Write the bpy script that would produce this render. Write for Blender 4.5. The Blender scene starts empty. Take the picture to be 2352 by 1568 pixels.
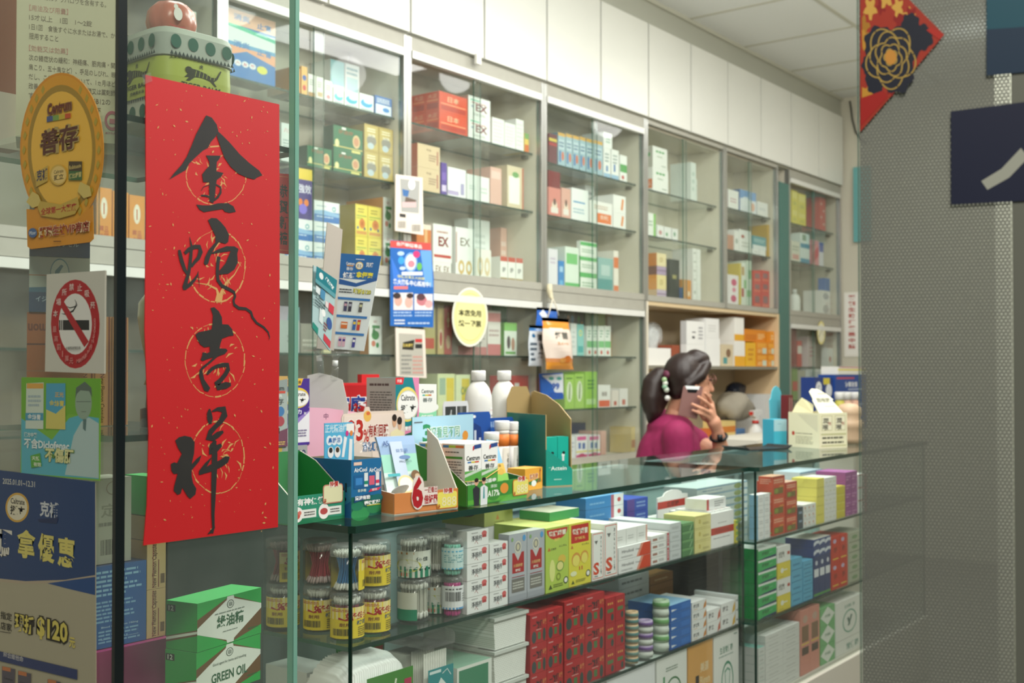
import bpy, math, random
from mathutils import Vector, Matrix
random.seed(7)
SC = bpy.context.scene
COL = SC.collection
# ------------------------------------------------------------------ camera
FPX, HOR, TH, PIT = 2600.0, 856.0, math.radians(37.2), math.radians(1.0)
CAMZ = 1.23
PY = HOR - FPX * math.tan(PIT)                      # principal point row
C_R = Vector((math.sin(TH), -math.cos(TH), 0))
C_H = Vector((math.cos(TH), math.sin(TH), 0))
C_F = C_H * math.cos(PIT) + Vector((0, 0, math.sin(PIT)))
C_U = Vector((0, 0, math.cos(PIT))) - C_H * math.sin(PIT)
EYE = Vector((0, 0, CAMZ))
cam = bpy.data.cameras.new('camera')
cam.sensor_width = 36.0
cam.lens = 36.0 * FPX / 2352.0
cam.shift_y = (PY - 784.0) / 2352.0
cam.clip_start = 0.05
cam.dof.use_dof = True
cam.dof.focus_distance = 1.62
cam.dof.aperture_fstop = 8.0
camo = bpy.data.objects.new('camera', cam)
camo.matrix_world = Matrix(((C_R.x, C_U.x, -C_F.x, EYE.x), (C_R.y, C_U.y, -C_F.y, EYE.y), (C_R.z, C_U.z, -C_F.z, EYE.z), (0, 0, 0, 1)))
COL.objects.link(camo)
SC.camera = camo
# ------------------------------------------------------------------ world, exposure
SC.view_settings.view_transform = 'Standard'
SC.view_settings.look = 'None'
SC.view_settings.gamma = 1.0
SC.view_settings.use_curve_mapping = False
SC.view_settings.exposure = 0.72
W = bpy.data.worlds.new('night_street')
SC.world = W
W.use_nodes = True
W.node_tree.nodes['Background'].inputs[0].default_value = (0.75, 0.9, 0.85, 1)
W.node_tree.nodes['Background'].inputs[1].default_value = 0.10

def area(name, loc, sx, sy, power, col=(1, 1, 1), rot=(0, 0, 0)):
    l = bpy.data.lights.new(name, 'AREA')
    l.shape = 'RECTANGLE'; l.size = sx; l.size_y = sy; l.energy = power; l.color = col
    o = bpy.data.objects.new(name, l)
    o.location = loc; o.rotation_euler = rot
    COL.objects.link(o)
    return o
# shop ceiling lamps (out of the frame above the counter aisle), unseen front fills above the pavement
for lx, ly, p in ((1.9, 2.0, 13), (3.4, 1.75, 17), (5.0, 1.75, 17), (6.6, 1.75, 13), (2.6, 1.25, 13), (4.6, 1.25, 12)):
    area('ceiling_lamp', (lx, ly, 3.08), 1.1, 0.28, p * .62, (1.0, 1.0, 0.96))
    l = bpy.data.lights.new('ceiling_fill', 'POINT'); l.energy = p * .12; l.color = (1.0, 1.0, 0.96); l.shadow_soft_size = .1     # unseen point fill, added to brighten the ceiling
    o = bpy.data.objects.new('ceiling_fill', l); o.location = (lx, ly, 2.95); COL.objects.link(o)
area('arcade_fill', (-0.15, -0.45, 2.75), 1.0, 0.3, 26, (1.0, 0.94, 0.82), (math.radians(25), math.radians(-12), 0))  # unseen front light standing in for arcade lighting

for lx, ly, lz in ((2.2, 0.75, 2.35), (3.5, 1.15, 2.45)):      # added point fills, no lamps seen here; they lift the ceiling
    l = bpy.data.lights.new('aisle_fill', 'POINT'); l.energy = 24; l.color = (1.0, 1.0, 0.96); l.shadow_soft_size = .12
    o = bpy.data.objects.new('aisle_fill', l); o.location = (lx, ly, lz); COL.objects.link(o)
area('arcade_fill', (2.3, -0.1, 2.8), 1.1, 0.3, 26, (1.0, 0.97, 0.9), (math.radians(28), 0, 0))  # second unseen fill, added to brighten the counter fronts
# ------------------------------------------------------------------ picture -> place
def ray(u, v):
    return C_F + C_R * ((u - 1176.0) / FPX) + C_U * ((PY - v) / FPX)
def on_y(u, v, y):
    d = ray(u, v); return EYE + d * (y / d.y)
def on_z(u, v, z):
    d = ray(u, v); return EYE + d * ((z - CAMZ) / d.z)
def on_x(u, v, x):
    d = ray(u, v); return EYE + d * (x / d.x)
def at_d(u, v, dist):
    return EYE + ray(u, v) * dist
def proj(p):
    q = Vector(p) - EYE
    d = q.dot(C_F)
    return (1176 + FPX * q.dot(C_R) / d, PY - FPX * q.dot(C_U) / d)
def xat(u, y, v=856): return on_y(u, v, y).x
def zat(u, v, y): return on_y(u, v, y).z

# ------------------------------------------------------------------ materials
_M = {}
def lin(h):
    def c(x): return x / 12.92 if x <= 0.04045 else ((x + 0.055) / 1.055) ** 2.4
    return tuple(c(int(h[i:i + 2], 16) / 255.0) for i in (0, 2, 4))
def mat(h, rough=0.5, metal=0.0, spec=0.4):
    """h: 'rrggbb' as seen in white light."""
    if not isinstance(h, str): return h
    k = (h, rough, metal, spec)
    if k in _M: return _M[k]
    m = bpy.data.materials.new('m_' + h)
    m.use_nodes = True
    b = m.node_tree.nodes['Principled BSDF']
    r, g, bl = lin(h)
    b.inputs['Base Color'].default_value = (r * .88, g * .88, bl * .88, 1)
    b.inputs['Roughness'].default_value = rough
    b.inputs['Metallic'].default_value = metal
    b.inputs['Specular IOR Level'].default_value = spec
    _M[k] = m
    return m
def noisy(name, h, h2, scale=8, rough=0.6, bump=0.0, stretch=(1, 1, 1), metal=0.0):
    m = bpy.data.materials.new(name); m.use_nodes = True
    nt = m.node_tree; b = nt.nodes['Principled BSDF']
    tc = nt.nodes.new('ShaderNodeTexCoord'); mp = nt.nodes.new('ShaderNodeMapping')
    mp.inputs['Scale'].default_value = stretch
    n = nt.nodes.new('ShaderNodeTexNoise'); n.inputs['Scale'].default_value = scale; n.inputs['Detail'].default_value = 4
    mx = nt.nodes.new('ShaderNodeMix'); mx.data_type = 'RGBA'
    mx.inputs['A'].default_value = (*[c * .88 for c in lin(h)], 1); mx.inputs['B'].default_value = (*[c * .88 for c in lin(h2)], 1)
    nt.links.new(tc.outputs['Object'], mp.inputs['Vector']); nt.links.new(mp.outputs['Vector'], n.inputs['Vector'])
    nt.links.new(n.outputs['Fac'], mx.inputs['Factor']); nt.links.new(mx.outputs['Result'], b.inputs['Base Color'])
    b.inputs['Roughness'].default_value = rough; b.inputs['Metallic'].default_value = metal
    if bump:
        bp = nt.nodes.new('ShaderNodeBump'); bp.inputs['Strength'].default_value = bump; bp.inputs['Distance'].default_value = 0.002
        nt.links.new(n.outputs['Fac'], bp.inputs['Height']); nt.links.new(bp.outputs['Normal'], b.inputs['Normal'])
    return m
def glass(name, tint=(0.96, 0.985, 0.97), ior=1.5, rough=0.0, haze=0.0, hazecol=(.8, .85, .8)):
    """sheet glass: clear through, Fresnel reflection; an optional film of dust"""
    m = bpy.data.materials.new(name); m.use_nodes = True
    nt = m.node_tree; nt.nodes.clear()
    out = nt.nodes.new('ShaderNodeOutputMaterial')
    t = nt.nodes.new('ShaderNodeBsdfTransparent'); t.inputs[0].default_value = (*tint, 1)
    g = nt.nodes.new('ShaderNodeBsdfGlossy'); g.inputs['Roughness'].default_value = rough
    f = nt.nodes.new('ShaderNodeFresnel'); f.inputs[0].default_value = ior
    mx = nt.nodes.new('ShaderNodeMixShader')
    gm = nt.nodes.new('ShaderNodeNewGeometry'); sb = nt.nodes.new('ShaderNodeMath'); sb.operation = 'SUBTRACT'; sb.inputs[0].default_value = 1.0
    mu = nt.nodes.new('ShaderNodeMath'); mu.operation = 'MULTIPLY'
    nt.links.new(gm.outputs['Backfacing'], sb.inputs[1]); nt.links.new(sb.outputs[0], mu.inputs[0]); nt.links.new(f.outputs[0], mu.inputs[1])
    nt.links.new(mu.outputs[0], mx.inputs[0]); nt.links.new(t.outputs[0], mx.inputs[1]); nt.links.new(g.outputs[0], mx.inputs[2])
    last = mx
    if haze:
        d = nt.nodes.new('ShaderNodeBsdfDiffuse'); d.inputs[0].default_value = (*hazecol, 1)
        n = nt.nodes.new('ShaderNodeTexNoise'); n.inputs['Scale'].default_value = 6; n.inputs['Detail'].default_value = 6
        tc = nt.nodes.new('ShaderNodeTexCoord'); nt.links.new(tc.outputs['Object'], n.inputs['Vector'])
        mr = nt.nodes.new('ShaderNodeMapRange'); mr.inputs[1].default_value = .35; mr.inputs[2].default_value = .75
        mr.inputs[3].default_value = haze * .4; mr.inputs[4].default_value = haze * 1.6
        nt.links.new(n.outputs['Fac'], mr.inputs[0])
        m2 = nt.nodes.new('ShaderNodeMixShader')
        nt.links.new(mr.outputs[0], m2.inputs[0]); nt.links.new(mx.outputs[0], m2.inputs[1]); nt.links.new(d.outputs[0], m2.inputs[2])
        last = m2
    nt.links.new(last.outputs[0], out.inputs[0])
    return m
G_SHOP = glass('shopfront_glass', (0.93, 0.965, 0.945), 1.45, haze=.035)
G_CASE = glass('case_glass', (0.965, 0.985, 0.975), 1.4, haze=.012)
G_TOP = glass('counter_glass', (0.94, 0.98, 0.965), 1.52)
G_DOOR = glass('cabinet_glass', (0.955, 0.98, 0.965), 1.5, rough=.02, haze=.03)
G_SHELF = glass('shelf_glass', (0.95, 0.985, 0.97), 1.45, haze=.03, hazecol=(.5, .6, .55))
E_LIGHT = mat('7fb3a2', .25); E_DARK = mat('1d3a30', .25); E_MID = mat('3f6b5b', .25); E_BLACK = mat('10181a', .3)
M_WHITE = noisy('white_laminate', 'e9e9e2', 'dfe0d8', 3, .38)
M_CREAM = noisy('cream_carcass', 'e3dccb', 'd8d0bd', 4, .5)
M_ALU = noisy('brushed_aluminium', 'c9cac6', 'b5b6b1', 40, .32, 0, (1, 1, 20), .75)
M_ALUW = noisy('pale_rail', 'e6e7e2', 'dcdcd6', 20, .35)
M_GREY = noisy('grey_rail', 'b0aea3', 'a3a196', 20, .5)
M_TEALP = noisy('teal_paint', '4f7b72', '466f67', 5, .5)
M_BLUEP = noisy('pale_blue_paint', 'a9c6c6', '9bbaba', 6, .55)
M_CLEAR = glass('clear_plastic', (.95, .96, .95), 1.4, .08, haze=.05, hazecol=(.85, .87, .85))
M_FROST = glass('frosted_plastic', (.9, .92, .9), 1.4, .2, haze=.14, hazecol=(.85, .86, .83))

# ------------------------------------------------------------------ text
_TC = {}
_tcu = bpy.data.curves.new('lettering', 'FONT'); _tcu.resolution_u = 2
_to = bpy.data.objects.new('lettering', _tcu)
def text_mesh(s, bold=0.0):
    k = (s, bold)
    if k not in _TC:
        COL.objects.link(_to)
        _tcu.body = s; _tcu.offset = bold
        dg = bpy.context.evaluated_depsgraph_get(); dg.update()
        me = _to.evaluated_get(dg).to_mesh()
        vs = [(v.co.x, v.co.y) for v in me.vertices]
        fs = [tuple(p.vertices) for p in me.polygons]
        _to.evaluated_get(dg).to_mesh_clear()
        COL.objects.unlink(_to)
        if not vs: vs, fs = [(0, 0), (1, 0), (1, 1)], [(0, 1, 2)]
        x0 = min(v[0] for v in vs); x1 = max(v[0] for v in vs); y0 = min(v[1] for v in vs); y1 = max(v[1] for v in vs)
        cx, cy = (x0 + x1) / 2, (y0 + y1) / 2
        _TC[k] = ([(x - cx, y - cy) for x, y in vs], fs, max(x1 - x0, 1e-4), max(y1 - y0, 1e-4))
    return _TC[k]

# ------------------------------------------------------------------ mesh builder
class MB:
    def __init__(s): s.v = []; s.f = []; s.m = []; s.mats = []; s.smooth = []
    def mi(s, c, **k):
        m = mat(c, **k)
        if m not in s.mats: s.mats.append(m)
        return s.mats.index(m)
    def poly(s, pts, c, smooth=False, **k):
        n = len(s.v); s.v += [tuple(p) for p in pts]; s.f.append(tuple(range(n, n + len(pts)))); s.m.append(s.mi(c, **k)); s.smooth.append(smooth)
    def mesh(s, vs, fs, c, smooth=False, **k):
        n = len(s.v); s.v += [tuple(p) for p in vs]; i = s.mi(c, **k)
        for f in fs: s.f.append(tuple(n + q for q in f)); s.m.append(i); s.smooth.append(smooth)
    def box(s, x0, x1, y0, y1, z0, z1, c, faces=None, **k):
        """faces: dict of -x +x -y +y -z +z to a colour of its own"""
        v = [(x0, y0, z0), (x1, y0, z0), (x1, y1, z0), (x0, y1, z0), (x0, y0, z1), (x1, y0, z1), (x1, y1, z1), (x0, y1, z1)]
        F = {'-z': (0, 3, 2, 1), '+z': (4, 5, 6, 7), '-y': (0, 1, 5, 4), '+x': (1, 2, 6, 5), '+y': (2, 3, 7, 6), '-x': (3, 0, 4, 7)}
        n = len(s.v); s.v += v
        for key, f in F.items():
            s.f.append(tuple(n + q for q in f)); s.m.append(s.mi((faces or {}).get(key, c), **k)); s.smooth.append(False)
    def prism(s, pts, axis, a, b, c, cend=None, **k):
        """pts: 2-D outline; axis 'x','y','z': extruded from a to b"""
        def P(p, t):
            return {'x': (t, p[0], p[1]), 'y': (p[0], t, p[1]), 'z': (p[0], p[1], t)}[axis]
        n = len(pts); vs = [P(p, a) for p in pts] + [P(p, b) for p in pts]
        s.mesh(vs, [tuple(range(n))[::-1], tuple(range(n, 2 * n))], cend or c, **k)
        s.mesh(vs, [(i, (i + 1) % n, n + (i + 1) % n, n + i) for i in range(n)], c, **k)
    def lathe(s, prof, c, cx=0, cy=0, seg=24, smooth=True, **k):
        """prof: (radius, z) from the foot up; colour by ring when c is a list"""
        vs = []
        for r, z in prof:
            for i in range(seg):
                a = 2 * math.pi * i / seg
                vs.append((cx + r * math.cos(a), cy + r * math.sin(a), z))
        n = len(s.v); s.v += vs
        for j in range(len(prof) - 1):
            cc = c[j] if isinstance(c, list) else c
            ii = s.mi(cc, **k)
            for i in range(seg):
                q = (i + 1) % seg
                s.f.append((n + j * seg + i, n + j * seg + q, n + (j + 1) * seg + q, n + (j + 1) * seg + i)); s.m.append(ii); s.smooth.append(smooth)
        for j, rev in ((0, True), (len(prof) - 1, False)):
            if prof[j][0] > 1e-5:
                f = tuple(n + j * seg + i for i in range(seg)); f = f[::-1] if rev else f
                s.f.append(f); s.m.append(s.mi(c[min(j, len(c) - 1)] if isinstance(c, list) else c, **k)); s.smooth.append(False)
    def tube(s, pts, r, c, seg=8, **k):
        pts = [Vector(p) for p in pts]; rings = []
        for i, p in enumerate(pts):
            d = (pts[min(i + 1, len(pts) - 1)] - pts[max(i - 1, 0)]).normalized()
            a = d.orthogonal().normalized() if i == 0 else (a - d * a.dot(d)).normalized()
            b = d.cross(a); rr = r[i] if isinstance(r, (list, tuple)) else r
            rings.append([p + (a * math.cos(t) + b * math.sin(t)) * rr for t in [2 * math.pi * q / seg for q in range(seg)]])
        vs = [q for ring in rings for q in ring]; fs = []
        for j in range(len(pts) - 1):
            for i in range(seg):
                fs.append((j * seg + i, j * seg + (i + 1) % seg, (j + 1) * seg + (i + 1) % seg, (j + 1) * seg + i))
        fs.append(tuple(range(seg))[::-1]); fs.append(tuple(range((len(pts) - 1) * seg, len(pts) * seg)))
        s.mesh(vs, fs, c, True, **k)
    def build(s, name, parent=None, loc=(0, 0, 0), rotz=0.0):
        me = bpy.data.meshes.new(name)
        me.from_pydata(s.v, [], s.f)
        for m in s.mats: me.materials.append(m)
        me.polygons.foreach_set('material_index', s.m)
        me.polygons.foreach_set('use_smooth', s.smooth)
        me.update()
        o = bpy.data.objects.new(name, me); COL.objects.link(o)
        o.location = loc; o.rotation_euler = (0, 0, rotz)
        if parent: o.parent = parent
        return o

def tag(o, label=None, cat=None, group=None, kind=None):
    if label: o['label'] = label
    if cat: o['category'] = cat
    if group: o['group'] = group
    if kind: o['kind'] = kind
    return o
def empty(name, label, cat, loc=(0, 0, 0), rotz=0.0, group=None):
    o = bpy.data.objects.new(name, None); COL.objects.link(o)
    o.location = loc; o.rotation_euler = (0, 0, rotz); o.empty_display_size = .05
    return tag(o, label, cat, group)
def struct(name, mb):
    o = mb.build(name); o['kind'] = 'structure'; return o
def copy_tree(o, parent=None):
    c = o.copy(); COL.objects.link(c)
    if parent: c.parent = parent
    for ch in list(o.children): copy_tree(ch, c)
    return c

# ------------------------------------------------------------------ printing on faces
def art(mb, o, eu, ev, ops, fmap, lift=0.00005, k0=0):
    """o: corner, eu/ev: unit directions on the face; fmap turns the ops' own coordinates into metres along them"""
    o, eu, ev = Vector(o), Vector(eu), Vector(ev); n = eu.cross(ev)
    def P(a, b, k): return o + eu * a + ev * b + n * (lift * (k + 1))
    for k, op in enumerate(ops):
        k += k0; t = op[0]
        if t == 'r':
            _, a0, b0, a1, b1, c = op
            p, q, r_, s_ = fmap(a0, b0), fmap(a1, b0), fmap(a1, b1), fmap(a0, b1)
            mb.poly([P(*x, k) for x in (p, q, r_, s_)], c)
        elif t == 'p':
            mb.poly([P(*fmap(*x), k) for x in op[1]], op[2])
        elif t == 'e':
            _, a, b, ra, rb, c = op[:6]
            mb.poly([P(*fmap(a + ra * math.cos(x), b + rb * math.sin(x)), k) for x in [2 * math.pi * i / 28 for i in range(28)]], c)
        elif t == 'o':                                # ring
            _, a, b, ra, rb, w, c = op
            A = [fmap(a + ra * math.cos(2 * math.pi * i / 40), b + rb * math.sin(2 * math.pi * i / 40)) for i in range(40)]
            B = [fmap(a + ra * w * math.cos(2 * math.pi * i / 40), b + rb * w * math.sin(2 * math.pi * i / 40)) for i in range(40)]
            mb.mesh([P(*x, k) for x in A + B], [(i, (i + 1) % 40, 40 + (i + 1) % 40, 40 + i) for i in range(40)], c)
        elif t == 's':                                # brush stroke: points with widths
            pts = [(*fmap(x, y), w) for x, y, w in op[1]]; sc = op[3] if len(op) > 3 else 1.0
            L, R = [], []
            for i, (x, y, w) in enumerate(pts):
                x0, y0, _ = pts[max(i - 1, 0)]; x1, y1, _ = pts[min(i + 1, len(pts) - 1)]
                dx, dy = x1 - x0, y1 - y0; l = math.hypot(dx, dy) or 1e-6
                L.append((x - dy / l * w * sc / 2, y + dx / l * w * sc / 2)); R.append((x + dy / l * w * sc / 2, y - dx / l * w * sc / 2))
            m = len(L)
            mb.mesh([P(*x, k) for x in L + R], [(i, i + 1, m + i + 1, m + i) for i in range(m - 1)], op[2])
        elif t == 't':
            _, s_, a, b, h, c = op[:6]
            wmax = op[6] if len(op) > 6 else None; bold = op[7] if len(op) > 7 else 0.012; rot = op[8] if len(op) > 8 else 0
            vs, fs, w0, h0 = text_mesh(s_, bold)
            cx, cy = fmap(a, b); hh = abs(fmap(a, b + h / 2)[1] - fmap(a, b - h / 2)[1])
            if rot: hh = abs(fmap(a + h / 2, b)[0] - fmap(a - h / 2, b)[0])
            sy = hh / h0; sx = sy
            if wmax:
                ww = abs(fmap(a + wmax / 2, b)[0] - fmap(a - wmax / 2, b)[0]) if not rot else abs(fmap(a, b + wmax / 2)[1] - fmap(a, b - wmax / 2)[1])
                sx = min(sy * 1.6, ww / w0)
            if not rot: q = [(cx + x * sx, cy + y * sy) for x, y in vs]
            elif rot == 1: q = [(cx - y * sy, cy + x * sx) for x, y in vs]
            elif rot == 3: q = [(cx - x * sx, cy - y * sy) for x, y in vs]
            else: q = [(cx + y * sy, cy - x * sx) for x, y in vs]
            mb.mesh([P(*x, k) for x in q], fs, c)
        elif t == 'g':                                # small print
            _, a0, b0, a1, b1, n_, c = op
            rnd = random.Random(int((a0 + b0 * 3 + n_) * 1000)); h = (b1 - b0) / n_
            for i in range(n_):
                a = a0; e = a1 - (a1 - a0) * (rnd.random() * .45 if i % 3 == 2 else rnd.random() * .1)
                y0, y1 = b1 - h * i - h * .25, b1 - h * i - h * .75
                while a < e - 1e-6:
                    w = (a1 - a0) * (.06 + .16 * rnd.random()); x = min(a + w, e)
                    mb.poly([P(*fmap(*p), k) for p in ((a, y1), (x, y1), (x, y0), (a, y0))], c); a = x + (a1 - a0) * .025
        elif t == 'b':                                # bar code
            _, a0, b0, a1, b1, c = op
            rnd = random.Random(3); a = a0
            while a < a1:
                w = (a1 - a0) * (.015 + .035 * rnd.random())
                mb.poly([P(*fmap(*p), k) for p in ((a, b0), (min(a + w, a1), b0), (min(a + w, a1), b1), (a, b1))], c); a += w + (a1 - a0) * (.015 + .03 * rnd.random())

def carton_mesh(w, d, h, col, front=(), side=(), top=(), sidecol=None, topcol=None, frontcol=None, bev=True):
    """box, base centre at the origin: front faces -y, its other shown side -x"""
    mb = MB(); x, y = w / 2, d / 2
    fc = {'-y': frontcol or col, '-x': sidecol or col, '+x': sidecol or col, '+z': topcol or col}
    mb.box(-x, x, -y, y, 0, h, col, fc)
    if front: art(mb, (-x, -y, 0), (1, 0, 0), (0, 0, 1), front, lambda a, b: (a * w, b * h))
    if side: art(mb, (-x, y, 0), (0, -1, 0), (0, 0, 1), side, lambda a, b: (a * d, b * h))
    if top: art(mb, (-x, -y, h), (1, 0, 0), (0, 1, 0), top, lambda a, b: (a * w, b * d))
    return mb
CABS = []            # (x0, x1, y0, y1, z0, z1) insides of cases and cabinets that goods must stay in
def carton(name, label, x0, x1, y0, d, z0, h, col, group=None, cat='box', rot=0.0, **k):
    g = 0.0008
    cx, cy, cz = (x0 + x1) / 2, y0 + d / 2, z0 + h / 2
    for a, b, c, e, f, t in CABS:
        if a - .03 < cx < b + .03 and c - .05 < cy < e + .05 and f - .03 < z0 + .01 < t:
            x0, x1 = max(x0, a), min(x1, b); y0 = max(y0, c); d = min(d, e - y0); z0 = max(z0, f); h = min(h, t - z0)
            break
    o = carton_mesh(max(x1 - x0 - 2 * g, .004), d, h - .0006, col, **k).build(name, None, ((x0 + x1) / 2, y0 + d / 2, z0 + .0004), rot)
    return tag(o, label, cat, group)
ORD = ['first', 'second', 'third', 'fourth', 'fifth', 'sixth', 'seventh', 'eighth', 'ninth', 'tenth', 'eleventh', 'twelfth']
def again(o, loc, label, group=None):
    c = copy_tree(o); c.location = loc; c['label'] = label
    if group: c['group'] = group
    return c
# ================================================================== room shell
ZC, ZCB, ZCT = 3.16, 2.533, 3.03           # ceiling, overhead cupboards' bottom and top
YW, YB = 2.95, 3.26                         # face of the wall cabinets, back wall
XE = 7.72
mb = MB(); mb.box(-2.5, 9, -2.5, 3.5, -.06, 0, noisy('terrazzo', '9c988c', '7f7b70', 60, .35)); struct('floor', mb)
mb = MB(); mb.box(.2, XE + .1, YB, YB + .1, 0, ZC, noisy('plaster', 'dcd8cb', 'd2cec0', 5, .8)); struct('wall_back', mb)
M_PL = noisy('plaster_end', 'd8d3c2', 'cdc8b6', 4, .8, .1)
mb = MB(); mb.box(XE, XE + .1, 1.0, YB, 0, ZC, M_PL); struct('wall_end', mb)
mb = MB(); mb.box(.2, .3, 1.62, YB, 0, ZC, M_PL); struct('wall_side', mb)
mb = MB(); mb.box(4.0, XE + .1, .9, 1.0, 0, ZC, M_PL); struct('wall_front', mb)
mb = MB(); mb.box(.2, 4.0, .92, 1.04, 2.75, ZC, M_PL); struct('trim_header', mb)
M_TILE = noisy('ceiling_tile', 'f0f2f0', 'e6e8e5', 120, .9, .15)
mb = MB(); mb.box(.2, XE + .1, .9, YB + .1, ZC, ZC + .05, M_TILE); struct('ceiling', mb)
mb = MB()
for x in [5.475 - .665 * i for i in range(8)] + [6.145, 6.82, 7.47]:
    mb.box(x - .011, x + .011, 1.0, 2.93, ZC - .004, ZC, 'c9c8b9')
for y in (2.265, 1.6):
    mb.box(.3, XE, y - .011, y + .011, ZC - .0045, ZC, 'c9c8b9')
struct('trim_ceiling_grid', mb)
mb = MB(); mb.box(.3, XE, YW + .004, YB, ZCT + .004, ZC, 'b7b8ac', rough=.6); mb.box(.3, XE, YW - .014, YW + .004, ZC - .02, ZC, 'c3c2b3'); struct('trim_fascia', mb)
# teal pillar between the cabinets
mb = MB(); mb.box(6.655, 6.80, YW - .005, YB, 0, 2.43, M_TEALP); struct('trim_pillar', mb)

# ================================================================== overhead cupboards
XJ = [1.43, 1.88, 2.335, 2.787, 3.218, 3.673, 4.123, 4.569, 5.02, 5.474, 5.917, 6.361, 6.812, 7.261, 7.70]
cl = ['above the window case', 'above the tall post beside the window', 'above the cabinet of green and kraft cartons', 'above the cabinet of orange cartons', 'above the cabinet of toothpaste cartons', 'above the recessed glass cabinet', 'at the far end by the wall']
for i in range(0, 14, 2):
    x0, x1 = XJ[i], XJ[i + 2]
    t = empty('overhead_cupboard', 'white two-door overhead cupboard ' + cl[i // 2], 'cupboard', ((x0 + x1) / 2, YW, ZCB), 0, 'white cupboards under the ceiling')
    mb = MB(); mb.box(x0 - t.location.x + .001, x1 - t.location.x - .001, .012, YB - YW - .002, 0, ZCT - ZCB, 'cfcdbf'); mb.build('carcass', t)
    for a, b in ((x0, XJ[i + 1]), (XJ[i + 1], x1)):
        mb = MB(); mb.box(-(b - a) / 2 + .006, (b - a) / 2 - .006, -.018, .011, .008, ZCT - ZCB - .01, M_WHITE)
        d = mb.build('door', t, ((a + b) / 2 - t.location.x, 0, 0))
    if i == 4:
        mb = MB(); mb.box(.385, .415, -.012, .0, -.03, .012, 'e9e7df'); mb.build('hinge_cover', t, (-.02 - .43, -.02, 0))

# ================================================================== wall cabinets
def zs(u, v, y=3.0): return on_y(u, v, y).z
def cab(name, label, x0, x1, z0, z1, shelves, doors=True, yd=YW, recess=False, rail=True, frame_l=True, darkback=None):
    """glazed case: x0..x1 between the posts' centres"""
    t = empty(name, label, 'cabinet', ((x0 + x1) / 2, YW, z0)); w = (x1 - x0) / 2; h = z1 - z0
    zz = [z0 + .0205] + sorted(shelves)
    for i, a in enumerate(zz):
        CABS.append((x0 + .021, x1 - .021, YW + .034, YB - .0135, a, (zz[i + 1] - .012) if i + 1 < len(zz) else z1 - .024))
    mb = MB(); dY = YB - YW - .003
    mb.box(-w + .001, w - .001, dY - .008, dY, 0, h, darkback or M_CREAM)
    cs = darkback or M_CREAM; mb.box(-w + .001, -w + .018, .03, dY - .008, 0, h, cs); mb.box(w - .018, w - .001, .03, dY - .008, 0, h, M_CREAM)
    mb.box(-w + .018, w - .018, .03, dY - .008, 0, .02, M_CREAM); mb.box(-w + .018, w - .018, .03, dY - .008, h - .02, h, M_CREAM)
    mb.build('carcass', t)
    mb = MB()
    mb.box(-w + .001, -w + .024, 0, .03, 0, h, M_ALU); mb.box(w - .018, w - .001, 0, .03, 0, h, M_ALU)
    if not recess:
        mb.box(-w + .024, w - .018, .002, .03, h - .05, h, M_GREY); mb.box(-w + .024, w - .018, 0, .028, 0, .032, M_GREY)
    else:
        mb.box(-w + .024, w - .018, .002, .03, h - .018, h, M_GREY); mb.box(-w + .024, w - .018, .031, .1, h - .03, h - .0205, M_CREAM)
        mb.box(-w + .024, w - .018, 0, .03, 0, .03, M_GREY)
    mb.build('frame', t)
    yy = .012
    if rail and not recess:
        mb = MB(); mb.box(-w + .026, w - .022, -.006, .02, h - .082, h - .053, M_ALUW); mb.build('door_track', t)
    if doors:
        top = h - (.032 if recess else .054); bot = .034
        for k, (a, b) in enumerate(((-w + .03, .0 + .03), (-.03, w - .026))):
            mb = MB(); y = yy + (.012 if k == 0 else 0)
            mb.box(a, b, y, y + .005, bot, top, G_DOOR, {'-x': E_MID, '+x': E_MID, '+z': E_DARK, '-z': E_DARK})
            mb.build('sliding_door', t)
    for z in shelves:
        mb = MB(); mb.box(-w + .02, w - .02, yy + .035, dY - .01, z - z0 - .008, z - z0, G_SHELF, {'-y': E_DARK, '+y': E_MID})
        mb.build('glass_shelf', t)
        for s in (-1, 1):
            mb = MB(); mb.box(s * (w - .03) - .012, s * (w - .03) + .012, yy + .06, yy + .085, z - z0 - .022, z - z0 - .0085, '6d6a5e'); mb.build('shelf_bracket', t)
    return t
ZU0, ZU1 = 1.60, ZCB - .002
cabs = [
    (1.43, 2.335, 'upper glazed cabinet behind the window case, mostly hidden', 0),
    (2.335, 3.218, 'upper glazed cabinet holding green, tan, blue and yellow cartons', 0),
    (3.218, 4.123, 'upper glazed cabinet with orange-red cartons on its top shelf', 0),
    (4.123, 5.02, 'upper glazed cabinet with a long row of narrow blue cartons on top', 0),
    (5.02, 5.917, 'recessed glazed cabinet with white green-spotted cartons and orange boxes', 1),
    (5.917, 6.652, 'recessed glazed cabinet beside the teal pillar', 1),
    (6.812, 7.70, 'upper glazed cabinet beyond the teal pillar, yellow cartons inside', 0)]
SHZ = [2.215, 1.965]
for x0, x1, lab, rec in cabs:
    sh = {0: SHZ, 1: [zs(1560, 452, 3.0), zs(1560, 553, 3.0)]}[rec]
    if x0 > 5.9 and x0 < 6: sh = [zs(1715, 487, 3.0), zs(1715, 580, 3.0)]
    if x0 > 6.5: sh = [zs(1860, 522), zs(1860, 606)]
    if x0 == 3.218: sh = [zs(1090, 318), zs(1090, 460)]
    if x0 == 4.123: sh = [zs(1360, 398), zs(1360, 512)]
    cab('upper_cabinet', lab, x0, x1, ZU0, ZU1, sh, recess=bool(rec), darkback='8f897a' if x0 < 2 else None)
ZL0 = .80
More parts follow.
